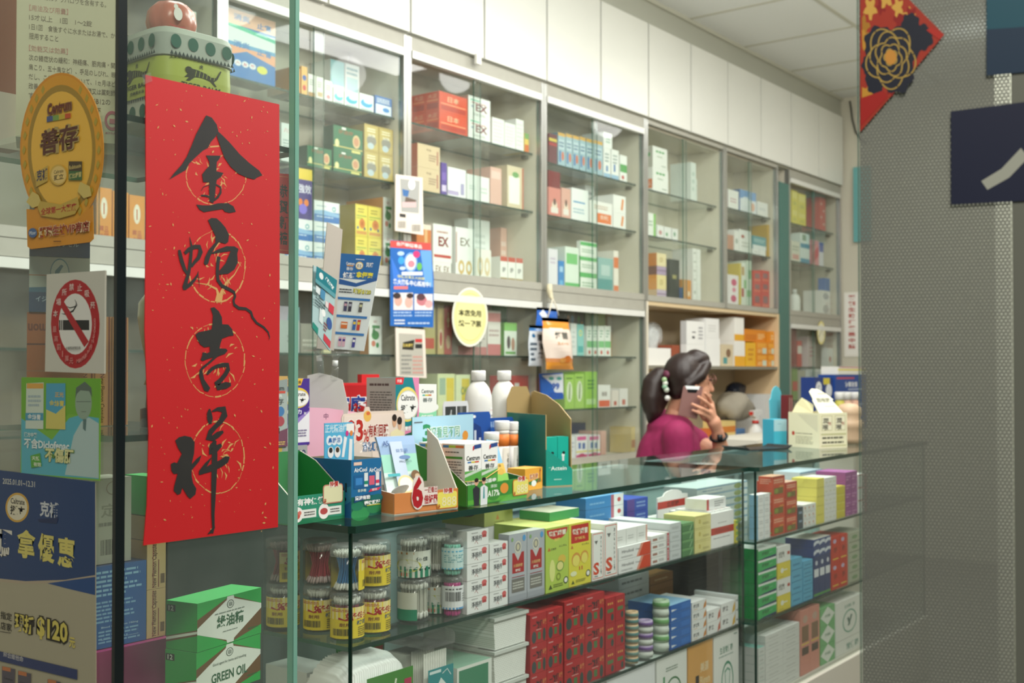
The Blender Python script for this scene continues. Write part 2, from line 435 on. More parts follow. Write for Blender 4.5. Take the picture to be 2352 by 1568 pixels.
lows = [(1.43, 2.335, 'lower glazed cabinet behind the window case, mostly hidden', [1.3, 1.055]),
        (2.335, 3.218, 'lower glazed cabinet behind the clip-on price boards', [1.3, 1.055]),
        (3.218, 4.123, 'lower glazed cabinet bearing the yellow oval sticker', [1.305, 1.055]),
        (4.123, 5.02, 'lower glazed cabinet behind the hanging sweet bags', [1.312, 1.06])]
for x0, x1, lab, sh in lows:
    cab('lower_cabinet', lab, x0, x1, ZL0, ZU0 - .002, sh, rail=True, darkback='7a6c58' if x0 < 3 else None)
cab('lower_cabinet', 'lower glazed cabinet beyond the teal pillar', 6.812, 7.70, ZL0, ZU0 - .002, [1.27, 1.05], rail=True)
for a, b in ((ZL0 + .001, 1.251), (1.2685, 1.574)): CABS.append((5.045, 6.635, YW + .006, YB - .0135, a, b))
t = empty('open_shelf_unit', 'open cream shelf unit behind the seated person', 'shelves', (5.84, YW, ZL0)); mb = MB(); w = .815; h = ZU0 - .002 - ZL0; dY = YB - YW - .003
mb.box(-w, w, dY - .008, dY, 0, h, 'e2cfae'); mb.box(-w, -w + .018, 0, dY - .008, 0, h, M_CREAM); mb.box(w - .018, w, 0, dY - .008, 0, h, 'e6c9a0')
mb.box(-w + .018, w - .018, .004, dY - .008, h - .02, h, 'd9c29b'); mb.build('carcass', t)
mb = MB(); mb.box(-w + .018, w - .018, .004, dY - .008, 1.268 - ZL0 - .016, 1.268 - ZL0, M_CREAM, {'-y': '8f8b7d'}); mb.build('shelf_board', t)
for x0, x1, nm in ((1.43, 3.218, 'under the first two glazed cabinets'), (3.22, 5.02, 'under the oval-stickered cabinet'), (5.022, 6.652, 'under the open shelf unit'), (6.812, 7.70, 'beyond the teal pillar')):
    t = empty('base_cupboard', 'cream base cupboard ' + nm, 'cupboard', ((x0 + x1) / 2, YW - .1, 0)); w = (x1 - x0) / 2
    mb = MB(); mb.box(-w, w, .02, YB - YW + .095, 0, ZL0 - .002, M_CREAM); mb.build('carcass', t)
    for s in (-1, 1):
        mb = MB(); mb.box(s * w / 2 - w / 2 + .006, s * w / 2 + w / 2 - .006, 0, .018, .08, ZL0 - .03, M_WHITE); mb.build('door', t)

# ================================================================== glass display counters
def case(label, x0, x1, yf, yr, left_pane=True):
    t = empty('display_counter', label, 'display case', ((x0 + x1) / 2, (yf + yr) / 2, 0)); w = (x1 - x0) / 2; d = (yr - yf) / 2
    for a, b in ((.2505, .476), (.4855, .716), (.7255, .93)): CABS.append((x0 + .014, x1 - .014, yf + .024, yr - .034, a, b))
    mb = MB(); mb.box(-w, w, -d, d, 0, .24, 'd9d5c8'); mb.build('plinth', t)
    mb = MB(); mb.box(-w + .012, w - .012, -d + .02, d - .03, .24, .25, 'c9c6ba'); mb.build('bottom_board', t)
    zt = .936
    mb = MB(); mb.box(-w + .008, w - .008, -d + .012, -d + .018, .241, zt, G_CASE, {'-x': E_DARK, '+x': E_DARK, '+z': E_MID}); mb.build('front_pane', t)
    for s in (-1, 1):
        mb = MB(); a = s * (w - .007); mb.box(a - .003, a + .003, -d + .0185, d - .032, .241, zt, G_CASE, {'-y': E_DARK, '+z': E_MID}); mb.build('side_pane', t)
    mb = MB(); P = [(-w - .004, d), (-w - .004, -d + .012), (-w + .004, -d), (w, -d), (w, d)]
    mb.prism(P, 'z', zt + .001, .95, E_DARK, G_TOP); o = mb.build('top_pane', t)
    mb = MB(); mb.box(-w, w, d - .03, d - .002, .25, .33, M_BLUEP); mb.box(-w, w, d - .03, d - .002, .845, zt, M_BLUEP)
    for a in (-w, -.02, w - .04): mb.box(a, a + .04, d - .03, d - .002, .33, .845, M_BLUEP)
    mb.build('rear_frame', t)
    for s in (-1, 1):
        mb = MB(); mb.box(min(0, s * w) + .005, max(0, s * w) - .005, d - .024 + .008 * (s > 0), d - .016 + .008 * (s > 0), .33, .845, 'b4cfcd'); mb.build('rear_door', t)
    for z in (.485, .725):
        mb = MB(); mb.box(-w + .012, w - .012, -d + .022, d - .034, z - .008, z, G_SHELF, {'-y': E_DARK, '-x': E_MID}); mb.build('glass_shelf', t)
    return t
YF1, YF2, YR = 1.478, 1.448, 1.94
case('glass display counter piled with medicine cartons, nearer the window', 1.472, 3.112, YF1, YR)
case('glass display counter beyond the glass joint, cream box on its top', 3.118, 4.72, YF2, YR)

# ================================================================== shop-window glass case (vitrine)
VX0, VX1, VY0, VY1 = .693, .942, 1.05, 1.60
t = empty('window_case', 'tall glass window case with a red scroll and stickers on it', 'display case', ((VX0 + VX1) / 2, VY0, 0))
ox, oy = t.location.x, t.location.y
def vp(name, x0, x1, y0, y1, z0, z1, m, f=None):
    mb = MB(); mb.box(x0 - ox, x1 - ox, y0 - oy, y1 - oy, z0, z1, m, f); return mb.build(name, t)
vp('base_cabinet', VX0 + .001, .945, VY0 + .012, 1.40, 0, .832, 'a8a498')
vp('front_pane', VX0 + .0105, VX1 - .0005, VY0, VY0 + .009, .602, 2.2, G_SHOP, {'-x': E_BLACK, '+x': E_LIGHT})
vp('side_pane', VX0, VX0 + .009, VY0, VY1, .602, 2.2, G_SHOP, {'-y': E_BLACK, '+y': E_MID})
vp('edge_trim', VX1 + .0001, VX1 + .006, VY0 - .001, VY0 + .0105, .602, 2.2, E_LIGHT)
vp('edge_trim', VX0 - .001, VX0 + .010, VY0 - .006, VY0 - .0005, .602, 2.2, E_BLACK)
for z, x1, y1 in ((1.163, .93, 1.40), (1.508, .96, 1.40)): vp('glass_shelf', VX0 + .0095, x1, VY0 + .012, y1, z - .007, z, G_SHELF, {'-y': E_DARK, '+x': E_DARK, '+y': E_MID})
# ================================================================== goods in the wall cabinets
def gen(c1, c2, seed, t1=None, t1c=None):
    """a packet front: a band, a title, small print"""
    r = random.Random(seed); ops = []
    k = seed % 5
    if k == 0: ops += [('r', 0, 0, 1, .3, c1), ('g', .12, .08, .88, .24, 2, c2)]
    elif k == 1: ops += [('p', [(0, 0), (1, 0), (1, .25), (0, .5)], c1)]
    elif k == 2: ops += [('r', 0, .72, 1, 1, c1)]
    elif k == 3: ops += [('e', .68, .3, .24, .2, c1), ('r', 0, 0, 1, .08, c1)]
    else: ops += [('r', 0, 0, .28, 1, c1)]
    if t1: ops += [('t', t1, .52, .62, .2, t1c or '30343a', .74)]
    else: ops += [('g', .2, .5, .85, .72, 2, t1c or '55585c')]
    ops += [('g', .2, .36, .8, .46, 2, '8a8a86')]
    return ops
CN = ['top shelf', 'middle shelf', 'bottom shelf']
_WU = {}
def row(loc, z, yf, items, name=None, depth=.13, grp=None):
    px = -9; pt = z; last = None
    for it in items:
        txt, ub, u0, u1, vt, on, col = it[:7]; k = dict(it[7]) if len(it) > 7 else {}
        y = yf + k.pop('dy', 0); d = k.pop('d', depth); nm = name or ('medicine_box' if loc[:2] in ('fi', 'se') else 'remedy_carton')
        x0, x1 = xat(u0, y), xat(u1, y)
        if on == 0:                                     # stands on the shelf beside the one before
            x0 = max(x0, px + .001) if y < yf + .03 else x0
            z0 = z
        else:                                           # lies on the one before
            x0, x1, z0 = (max(x0, last[0]), min(max(x1, x0 + .01), last[1] + .02), last[2]) if on == 1 else (x0, x1, last[2])
        if on == 0:
            for a, b, c_, e, f, t_ in CABS:
                if a - .03 < (x0 + x1) / 2 < b + .03 and c_ - .05 < y + d / 2 < e + .05 and f - .03 < z0 + .01 < t_: z0 = max(z0, f); x0 = max(x0, a); break
        h = max(zat(u0, vt, y) - z0, .01)
        if x1 - x0 < .01: x1 = x0 + .012
        if ub is not None: d = min(max(on_x(ub, 800, x0).y - y, .02), 3.245 - y)
        lab = txt + ', ' + loc
        n = _WU.get(lab, 0); _WU[lab] = n + 1
        carton(nm, lab, x0, x1, y, d, z0, h, col, k.pop('g', grp), **k)
        if y < yf + .03: last = (x0, x1, z0 + h)
        else: last = (x0, x1, z0 + h)
        if on == 0 and y < yf + .03: px = x1
F = 3.003; FR = 3.003
def fr(*ops, **k): return dict(front=list(ops), **k)
WH = 'efeee8'
# ---------- first cabinet
L = 'first cabinet top shelf'
row(L, SHZ[0], F, [
    ('orange-brown carton by the window glass', None, 668, 688, 152, 0, 'c0803a', fr(('r', .1, .1, .9, .9, 'd99a50'))),
    ('cream and orange narrow carton with picture', None, 690, 704, 150, 0, 'e2b268', fr(('e', .5, .6, .35, .1, '3f5fa8'), ('e', .5, .25, .3, .1, 'c8453a'))),
    ('white carton with brown foot', None, 706, 722, 168, 0, WH, fr(('r', 0, 0, 1, .2, 'b98f5c'), ('g', .2, .5, .8, .8, 3, '999999'))),
    ('white carton with tan picture', None, 724, 741, 174, 0, WH, fr(('r', .2, .1, .9, .3, 'c9a878'), ('g', .2, .5, .8, .8, 3, '999999'))),
    ('white carton with pink dot', None, 743, 762, 182, 0, WH, fr(('e', .5, .2, .25, .1, 'd8909a'), ('g', .2, .5, .8, .8, 3, '999999'))),
    ('white carton with aqua swirl, first of three', None, 764, 788, 200, 0, 'f0f3f1', fr(('e', .5, .45, .42, .25, '5cc4cc'), ('e', .6, .6, .3, .15, 'e8f4f2'), ('r', .1, .05, .9, .12, '9ab8b4'))),
    ('white carton with aqua swirl, second of three', None, 790, 822, 205, 0, 'f0f3f1', fr(('e', .5, .45, .42, .25, '3fb6cf'), ('e', .6, .6, .3, .15, 'e8f4f2'), ('r', .1, .05, .9, .12, '9ab8b4'))),
    ('white carton with aqua swirl, third of three', None, 824, 857, 212, 0, 'f0f3f1', fr(('e', .5, .45, .42, .25, '3aa9d8'), ('e', .6, .6, .3, .15, 'e8f4f2'), ('r', .1, .05, .9, .12, '9ab8b4'))),
    ('blue and white carton at the shelf end', None, 860, 899, 217, 0, '4a78b8', fr(('r', .04, .03, .96, .55, 'dfe8ee'), ('g', .1, .62, .9, .9, 3, 'e8ecf0'), ('e', .65, .3, .2, .12, '3f8ad0'))),
    ('tall white and aqua carton behind the low row', 700, 757, 789, 134, 0, 'e6eeec', fr(('r', 0, .55, 1, 1, '9fd3da'), ('g', .1, .1, .9, .5, 4, '8ab8c0'), dy=.135)),
    ('second tall white carton behind the low row', None, 791, 824, 143, 0, 'edf2f0', fr(('r', .1, .3, .9, .75, 'b9dfe4'), ('g', .1, .78, .9, .95, 2, '7aaab4'), dy=.135)),
])
gf = [('e', .78, .5, .13, .27, 'd8b98a'), ('e', .78, .5, .09, .18, 'c98f6a'), ('r', 0, .16, 1, .2, 'd8c46a'), ('t', '舒適康', .42, .78, .18, '8a5a36', .5), ('r', .62, .03, .92, .13, 'd9cf7a'), ('e', .12, .3, .07, .16, 'e6dfa0'), ('r', .28, .88, .42, .97, 'e9ece4'), ('g', .3, .45, .62, .62, 2, '2f6a45')]
L = 'first cabinet middle shelf'
row(L, SHZ[1], F, [
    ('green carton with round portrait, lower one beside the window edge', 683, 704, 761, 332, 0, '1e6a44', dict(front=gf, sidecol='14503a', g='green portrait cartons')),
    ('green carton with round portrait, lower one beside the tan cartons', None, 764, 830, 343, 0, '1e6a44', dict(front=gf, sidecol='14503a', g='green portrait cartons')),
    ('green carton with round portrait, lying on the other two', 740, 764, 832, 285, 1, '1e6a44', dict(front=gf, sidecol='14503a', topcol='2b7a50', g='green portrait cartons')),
])
tanf = [('r', .06, .06, .94, .94, 'c2ac66'), ('g', .2, .7, .8, .88, 2, 'efe8c8'), ('e', .5, .4, .33, .2, '8d8a80'), ('e', .45, .2, .22, .12, 'b8c8d0'), ('t', '加強', .5, .6, .12, 'f0ead0', .6)]
z = SHZ[1]; x = [xat(835, F), xat(869, F), xat(904, F)]
hh = (zat(835, 282, F) - z) / 2
for i in range(2):
    for j in range(2):
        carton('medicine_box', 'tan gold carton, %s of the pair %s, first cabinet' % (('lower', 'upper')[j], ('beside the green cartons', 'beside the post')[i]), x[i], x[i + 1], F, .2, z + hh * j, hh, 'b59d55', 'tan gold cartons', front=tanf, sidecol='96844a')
bl = [('r', 0, 0, 1, .52, '2a6fb8'), ('p', [(0, .52), (.4, .58), (1, .46), (1, .3), (0, .36)], '8cb6dc'), ('o', .78, .68, .07, .12, .6, '3fa0b0'), ('g', .1, .2, .8, .3, 1, 'c8dcec'), ('g', .1, .72, .5, .8, 1, '7a9ab0')]
z = 1.622; hb = .0755
x = [xat(683, F), xat(718, F), xat(779, F)]
o = None
for j in range(3):
    carton('capsule_box', 'white and blue capsule box, %s in the pile beside yellow cartons' % ('lowest', 'middle', 'topmost')[j], x[1] + .004, x[2], F, .16, z + hb * j, hb, 'e9ecec', 'white and blue capsule boxes', front=bl)
for j in range(2):
    carton('capsule_box', 'white and blue capsule box, %s under the purple carton, first cabinet floor' % ('lower', 'upper')[j], x[0] - .06, x[1] + .002, F, .16, z + hb * j, hb, 'e9ecec', 'white and blue capsule boxes', front=bl)
carton('medicine_box', 'purple carton with yellow top and orange dots on blue and white boxes', x[0] - .02, xat(716, F), F, .1, z + hb * 2, zat(690, 380, F) - z - hb * 2, '3b2a78', front=[('r', 0, .78, 1, 1, 'e3c63a'), ('t', '強效', .6, .6, .18, 'e8e4f4', .7), ('e', .35, .33, .13, .07, 'e07a2a'), ('e', .68, .33, .13, .07, 'e07a2a'), ('e', .5, .2, .22, .1, '7a6ad0')], sidecol='2a1c58')
yf_ = [('r', .05, .05, .95, .95, 'ecd95c'), ('r', .1, .62, .9, .66, '9db04a'), ('r', .1, .55, .6, .58, '9db04a'), ('e', .55, .4, .24, .16, 'd8843a'), ('e', .55, .4, .1, .07, 'c06a2a'), ('e', .2, .26, .07, .05, '4a6a9a'), ('e', .75, .24, .07, .05, '3a4a7a'), ('r', .08, .06, .92, .16, 'd89a50'), ('g', .2, .72, .7, .9, 2, 'b0a040')]
x = [xat(815, F), xat(844, F), xat(876, F)]; hh = (zat(815, 467, F) - 1.622) / 2
for i in range(2):
    for j in range(2):
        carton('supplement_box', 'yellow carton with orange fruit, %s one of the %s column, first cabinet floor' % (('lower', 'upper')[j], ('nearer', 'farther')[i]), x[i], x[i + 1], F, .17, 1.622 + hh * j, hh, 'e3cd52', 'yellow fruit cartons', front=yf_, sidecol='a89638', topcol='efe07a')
pl = [('r', .25, .68, .85, .76, '3f8a4a'), ('e', .5, .5, .3, .12, '4a8f4f'), ('e', .38, .58, .12, .1, '3b7d45'), ('e', .35, .28, .16, .08, 'd9826a'), ('e', .66, .24, .12, .07, '3f8f55'), ('t', 'GC', .5, .86, .07, 'a04a50', .3)]
hh = (zat(880, 452, F) - 1.622) / 2
for j in range(2):
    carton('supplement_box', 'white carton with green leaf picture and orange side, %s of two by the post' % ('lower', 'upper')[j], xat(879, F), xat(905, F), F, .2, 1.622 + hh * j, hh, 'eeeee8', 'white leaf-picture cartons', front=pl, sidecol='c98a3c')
row('first lower cabinet, upper shelf', 1.3, F, [('white carton with leaf picture and orange side', 826, 847, 877, 725, 0, 'eeeee8', dict(front=pl, sidecol='c9863a'))])
row('first lower cabinet, upper shelf near the window', 1.3, F, [
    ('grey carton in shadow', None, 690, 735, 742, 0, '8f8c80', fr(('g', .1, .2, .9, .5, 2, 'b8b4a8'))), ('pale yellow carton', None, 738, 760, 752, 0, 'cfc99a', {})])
# ---------- second cabinet
L = 'second cabinet top shelf'; z0 = zs(1090, 318)
rf = [('r', .06, .08, .94, .32, 'b8321a'), ('r', .06, .38, .94, .42, 'f0b080'), ('t', '日本', .5, .68, .3, 'f2c49a', .6)]
x0 = xat(1008, F); x1 = xat(1073, F); hh = (zat(1010, 208, F) - z0) / 2
for i in range(3):
    for j in range(2):
        carton('medicine_box', 'orange-red carton, %s layer, %s back, second cabinet top shelf' % (('lower', 'upper')[j], ORD[i]), x0, x1, F + i * .075, .074, z0 + hh * j, hh, 'd9481f', 'orange-red cartons', front=rf, side=[('r', .1, .12, .9, .42, 'b03018'), ('r', .1, .52, .9, .6, 'f08a5a'), ('t', '大正', .5, .78, .22, 'f0a882', .7)], topcol='e2622f')
ex = [('t', 'EX', .6, .5, .34, '7a2a38', .55, .03), ('r', .1, .8, .5, .86, '6ac0a0'), ('g', .15, .66, .85, .76, 1, 'c06a6a'), ('t', '加', .18, .52, .12, '3a5aa0', .2), ('g', .2, .1, .8, .24, 2, '9a9a96')]
hh = (zat(1078, 218, F) - z0) / 2
for j in range(2):
    carton('medicine_box', 'white carton lettered EX, %s one beside the orange-red cartons' % ('lower', 'upper')[j], xat(1075, F), xat(1126, F), F, .22, z0 + hh * j, hh, 'eff0ec', 'white EX cartons, upper cabinet', front=ex, sidecol='c99a88')
row(L, z0, F, [('white carton with pale print, first in the low row', 1100, 1130, 1158, 268, 0, 'f0f0ec', fr(('g', .1, .1, .9, .9, 6, 'd8dcd8'))), ('white carton with pale print, second in the low row', None, 1159, 1184, 280, 0, 'f0f0ec', fr(('g', .1, .1, .9, .9, 6, 'd8dcd8'))), ('white carton with pale print, third in the low row', None, 1185, 1203, 272, 0, 'f0f0ec', fr(('g', .1, .1, .9, .9, 6, 'd8dcd8'))), ('small carton with yellow and orange picture', None, 1205, 1215, 305, 0, 'e8c860', fr(('r', 0, 0, 1, .4, 'd8702a'), ('r', 0, .7, 1, 1, '7aa860')))])
L = 'second cabinet middle shelf'; z0 = zs(1090, 460)
kf = [('t', '養命', .5, .78, .1, '6a4a38', .6), ('g', .5, .3, .85, .62, 3, '9a7a60'), ('r', .86, .2, .92, .8, 'b06a5a')]
hh = (zat(962, 328, F) - z0) / 2
for j in range(2):
    carton('tonic_box', 'kraft brown carton with red spine, %s one, second cabinet middle shelf' % ('lower', 'upper')[j], xat(958, F), xat(1010, F), F, .18, z0 + hh * j, hh, 'd9c09a', 'kraft brown cartons', front=kf, sidecol='c96a4a')
row(L, z0, F, [
    ('narrow purple carton', 1000, 1013, 1026, 372, 0, '5a3f9a', fr(('r', .1, .1, .9, .3, 'd8c8e8'), ('r', .1, .45, .9, .7, '7a5ab8'))),
    ('white carton with violet foot', None, 1028, 1070, 382, 0, 'f0f0f0', fr(('r', 0, .05, .6, .2, 'b8a8d0'), ('r', .7, .1, .9, .5, 'a8a0c8'))),
    ('pale white carton, ribbed', None, 1072, 1098, 398, 0, 'eceeea', fr(('r', .85, 0, .9, 1, 'd0d8d4'), ('g', .2, .4, .8, .6, 2, 'c0ccc6'))),
    ('pale white carton, plain', None, 1099, 1124, 404, 0, 'eceeea', fr(('g', .2, .3, .8, .6, 2, 'c0ccc6'))),
    ('pink carton', None, 1126, 1152, 382, 0, 'ddb0a0', fr(('r', .1, .7, .9, .9, 'e8c8bc'))),
    ('tall kraft and white carton with green leaf', None, 1165, 1203, 378, 0, 'd8c8a8', fr(('r', .1, .1, .75, .75, 'f0efe8'), ('e', .5, .8, .2, .07, '6aa05a'), ('r', .9, 0, 1, 1, 'b86a50')))])
L = 'second cabinet floor'; z0 = 1.622
row(L, z0, F, [
    ('small white EX carton, lowest', 985, 994, 1036, 600, 0, 'f0efe8', fr(('t', 'EX', .3, .5, .5, '7a4030', .3), ('t', 'EX', .75, .5, .5, '7a4030', .3), d=.14)),
    ('white carton with red band lettered EX', None, 992, 1038, 512, 1, 'f2f1ec', fr(('t', 'EX', .55, .55, .26, '8a2a2a', .55, .04), ('r', .05, .12, .95, .2, 'c03a30'), ('g', .2, .75, .8, .85, 1, 'c08a80'), d=.14)),
    ('white carton lettered EX behind the glass edge', None, 1046, 1090, 520, 0, 'f0f0ec', fr(('t', 'EX', .5, .72, .16, '7a6a5a', .5), ('r', .02, .3, .06, .9, 'b05a4a'), ('o', .3, .22, .16, .14, .5, 'd8b878'), ('o', .7, .22, .16, .14, .5, 'd8b878'))),
    ('white carton with two yellow rings', None, 1092, 1128, 570, 0, 'eeece2', fr(('o', .3, .45, .18, .3, .5, 'dcc8a0'), ('o', .75, .45, .18, .3, .5, 'dcc8a0'))),
    ('small white carton with red lid, first of three', None, 1149, 1166, 588, 0, 'f0efe8', fr(('r', 0, .82, 1, 1, 'c85a48'), ('r', 0, .05, 1, .2, 'a89050'), ('t', '舒', .5, .5, .2, '555555', .5))),
    ('small white carton with red lid, second of three', None, 1167, 1184, 590, 0, 'f0efe8', fr(('r', 0, .82, 1, 1, 'c85a48'), ('r', 0, .05, 1, .2, 'a89050'), ('t', '舒', .5, .5, .2, '555555', .5))),
    ('small white carton with red lid, third of three', None, 1185, 1201, 592, 0, 'f0efe8', fr(('r', 0, .82, 1, 1, 'c85a48'), ('r', 0, .05, 1, .2, 'a89050'), ('t', '舒', .5, .5, .2, '555555', .5))),
    ('pinkish carton in the rear', None, 1150, 1170, 522, 0, 'e4b8a6', fr(('g', .1, .2, .9, .8, 4, 'eed8cc'), dy=.14, d=.08)),
    ('tall white carton in the rear', None, 1172, 1188, 518, 0, 'efeee6', fr(('g', .2, .3, .8, .8, 5, 'a8a8a0'), dy=.14, d=.08)),
    ('white carton standing in the rear by the doors', None, 1075, 1125, 500, 0, 'e6ece8', fr(('g', .2, .3, .8, .8, 5, 'ccd4d0'), dy=.14, d=.08)),
])
row('second cabinet floor by the post', z0, F, [('orange carton with white top', None, 956, 990, 512, 0, 'd9782c', fr(('r', .55, .3, .75, .9, 'e8b47a'), ('r', 0, .9, 1, 1, 'f0e0d0'), d=.09))])
L = 'second lower cabinet, upper shelf'; z0 = 1.305
crs = [('p', [(.42, .62), (.58, .62), (.58, .9), (.42, .9)], 'd8c07a'), ('r', .3, .72, .7, .8, 'd8c07a'), ('e', .5, .3, .3, .2, 'e0c8a8'), ('e', .5, .3, .2, .14, 'b8403a')]
row(L, z0, F, [
    ('olive and red carton by the post', None, 972, 1000, 690, 0, 'b8ad72', fr(('r', .1, .1, .9, .3, 'c05040'), ('t', '正', .5, .6, .2, 'a03030', .5))),
    ('tan carton with red cross, first', 995, 1005, 1020, 695, 0, 'c8b078', dict(front=crs, sidecol='b8a068')),
    ('red carton with tan cross, second', None, 1021, 1038, 700, 0, 'b8524a', fr(('r', .42, .55, .58, .85, 'e0c8a0'), ('r', .3, .66, .7, .74, 'e0c8a0'), ('e', .5, .25, .3, .14, 'd8b890'))),
    ('grey and pink carton behind the yellow oval', None, 1052, 1088, 745, 0, 'd8d0c8', fr(('r', 0, 0, 1, .3, 'c07a78'))),
    ('grey and pink carton beside the yellow oval', None, 1090, 1118, 752, 0, 'd4ccc4', fr(('r', 0, 0, 1, .3, 'c07a78'), ('g', .1, .4, .9, .8, 3, 'b0a8a4'))),
    ('white carton with red bands', None, 1120, 1150, 712, 0, 'e6e0d8', fr(('r', 0, .75, 1, .95, 'd08a88'), ('r', 0, 0, 1, .25, 'c87878'), ('g', .1, .4, .9, .6, 2, 'c0a8a4'))),
    ('white and green carton with two portraits', 1152, 1158, 1187, 740, 0, 'e9efe2', fr(('r', 0, .75, 1, 1, '8cc86a'), ('e', .35, .4, .14, .2, '5a4a4a'), ('e', .7, .35, .14, .2, 'c09078'), ('r', .1, .05, .9, .12, '6ab04a'), sidecol='6fae5a')),
    ('tall green carton behind the portraits carton', None, 1160, 1184, 690, 0, '3f8a3c', fr(('r', .2, .6, .8, .9, '6fb05a'), dy=.14, d=.08)),
])
row('second lower cabinet, lower shelf', 1.055, F, [
    ('pale green and yellow carton, first', None, 1005, 1045, 858, 0, 'd9e0b0', fr(('r', .5, .1, .95, .9, 'e0c84a'), ('r', .1, .5, .45, .9, 'a0b8a0'))),
    ('pale green and yellow carton, second', None, 1047, 1080, 860, 0, 'dbe2b8', fr(('r', .4, .1, .95, .9, 'd8c03a'), ('t', 'OK', .6, .6, .2, '3a7a4a', .5))),
    ('bright red carton', None, 1178, 1214, 862, 0, 'cf2f26', fr(('r', .1, .2, .4, .8, 'e8e0d8')))])
# ---------- third cabinet
L = 'third cabinet top shelf'; z0 = zs(1360, 398)
bx = [('r', 0, .9, 1, 1, 'd8a84a'), ('r', .15, .1, .4, .45, '4a78b0'), ('e', .65, .3, .18, .14, 'd07050'), ('r', .1, .5, .9, .8, 'c0d4dc'), ('g', .15, .55, .85, .75, 2, '5a7a98')]
its = [('dark red carton striped with yellow', None, 1261, 1280, 305, 0, '6a3038', fr(('r', 0, .75, 1, .85, 'd8c04a'), ('r', 0, .6, 1, .7, 'b03030')))]
for i, (a, b, v) in enumerate(((1282, 1299, 303), (1300, 1315, 306), (1316, 1331, 310), (1332, 1346, 313), (1347, 1364, 317), (1365, 1385, 321))):
    its.append(('narrow pale blue carton with orange top, %s of six' % ORD[i], None, a, b, v, 0, '9fbcc8', dict(front=bx, sidecol='7a98a8', g='narrow pale blue cartons')))
its += [('white carton with blue figure, lower one', None, 1387, 1403, 338, 0, 'f0f0ec', fr(('g', .2, .5, .8, .85, 3, '8a9a9a'), ('r', .35, .2, .65, .4, '6a90c0'), ('r', 0, 0, 1, .14, '9cc0dc'))),
        ('small white carton atop the blue-figure carton', None, 1387, 1407, 302, 1, 'f2f3ef', fr(('g', .25, .3, .8, .7, 2, '9ab8a8'))),
        ('white carton with blue figure, farther one', None, 1405, 1422, 342, 0, 'f0f0ec', fr(('g', .2, .5, .8, .85, 3, '8a9a9a'), ('r', .3, .25, .55, .5, '4a7ab8'), ('r', 0, 0, 1, .14, '9cc0dc'))),
        ('white carton with green middle', None, 1425, 1441, 355, 0, 'f2f2ee', fr(('r', 0, .35, 1, .65, '5aa858'), ('e', .4, .15, .2, .08, 'd05a5a')))]
row(L, z0, F, its)
L = 'third cabinet middle shelf'; z0 = zs(1360, 512)
ff = [('e', .5, .35, .22, .2, 'e8d4c0'), ('r', .2, .1, .8, .3, 'e8e0d8'), ('e', .5, .5, .12, .12, '6a4a42')]
row(L, z0, F, [
    ('pink carton with figure, nearer', None, 1260, 1288, 428, 0, 'd8867a', dict(front=ff)), ('dark red box lying on the pink carton', None, 1260, 1287, 390, 1, '7a1a20', {}),
    ('pink carton with figure, farther', None, 1290, 1311, 430, 0, 'dca898', dict(front=ff)),
    ('white carton with blue lines', None, 1313, 1352, 430, 0, 'eef0ee', fr(('r', .1, .55, .8, .6, '5a98c8'), ('g', .1, .2, .8, .4, 2, '9ab8c8'))),
    ('white carton with orange label, wide', None, 1355, 1407, 458, 0, 'f3f1ec', fr(('r', .32, .08, .95, .5, 'e8762a'), ('t', '合利', .62, .34, .2, 'f8e8d8', .4), ('g', .2, .65, .8, .85, 2, 'c8a890'))),
    ('white carton with orange slash, lower', None, 1409, 1438, 486, 0, 'f3f2ee', fr(('p', [(.6, .2), (.75, .15), (.85, .8), (.7, .85)], 'e8862a'))), ('white carton with orange slash, upper', None, 1409, 1438, 446, 1, 'f3f2ee', fr(('p', [(.6, .2), (.75, .15), (.85, .8), (.7, .85)], 'e8862a'))),
    ('white flat carton behind the blue-line carton', None, 1345, 1366, 424, 0, 'f0f0ee', fr(('g', .2, .6, .8, .9, 2, 'a8b0b0'), dy=.14, d=.08))])
gw = [('r', 0, .7, 1, .95, '5fb868'), ('g', .1, .2, .9, .5, 2, '9ab89a')]
L = 'third cabinet floor'; z0 = 1.622
row(L, z0, F, [
    ('white carton with lilac tint', None, 1260, 1281, 570, 0, 'e8e4ea', fr(('g', .2, .6, .8, .8, 2, 'c8b8d0'))),
    ('bright blue narrow carton', None, 1283, 1296, 598, 0, '2f86cc', fr(('r', .2, .6, .8, .8, 'a8d0f0'), ('r', .2, .1, .8, .3, '6ab0e0'))),
    ('white and green carton leaning side on', None, 1298, 1330, 565, 0, 'e2ece0', fr(('r', .1, .6, .9, .85, '7ac47a'), ('r', 0, 0, 1, .16, '5fb868'))),
    ('white carton with green band, lowest', 1325, 1333, 1371, 622, 0, 'eff2ea', dict(front=gw, sidecol='4f9a58')), ('white carton with green band, middle', 1325, 1333, 1371, 586, 1, 'eff2ea', dict(front=gw, sidecol='4f9a58')), ('white carton with green band, topmost', 1325, 1333, 1371, 552, 1, 'eff2ea', dict(front=gw, sidecol='e8ece6')),
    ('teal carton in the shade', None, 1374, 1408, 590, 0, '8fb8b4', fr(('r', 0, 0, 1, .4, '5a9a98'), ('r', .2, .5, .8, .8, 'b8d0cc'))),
    ('narrow white and orange carton', None, 1410, 1421, 575, 0, 'eee6da', fr(('r', 0, .6, 1, .85, 'e07a40'), ('r', 0, 0, 1, .2, 'e07a40')))])
tp = [('r', 0, .28, 1, .5, '7ac47f'), ('e', .5, .12, .2, .07, 'd05848'), ('g', .2, .6, .8, .88, 3, '7aa890')]
L = 'third lower cabinet, upper shelf'; z0 = 1.312
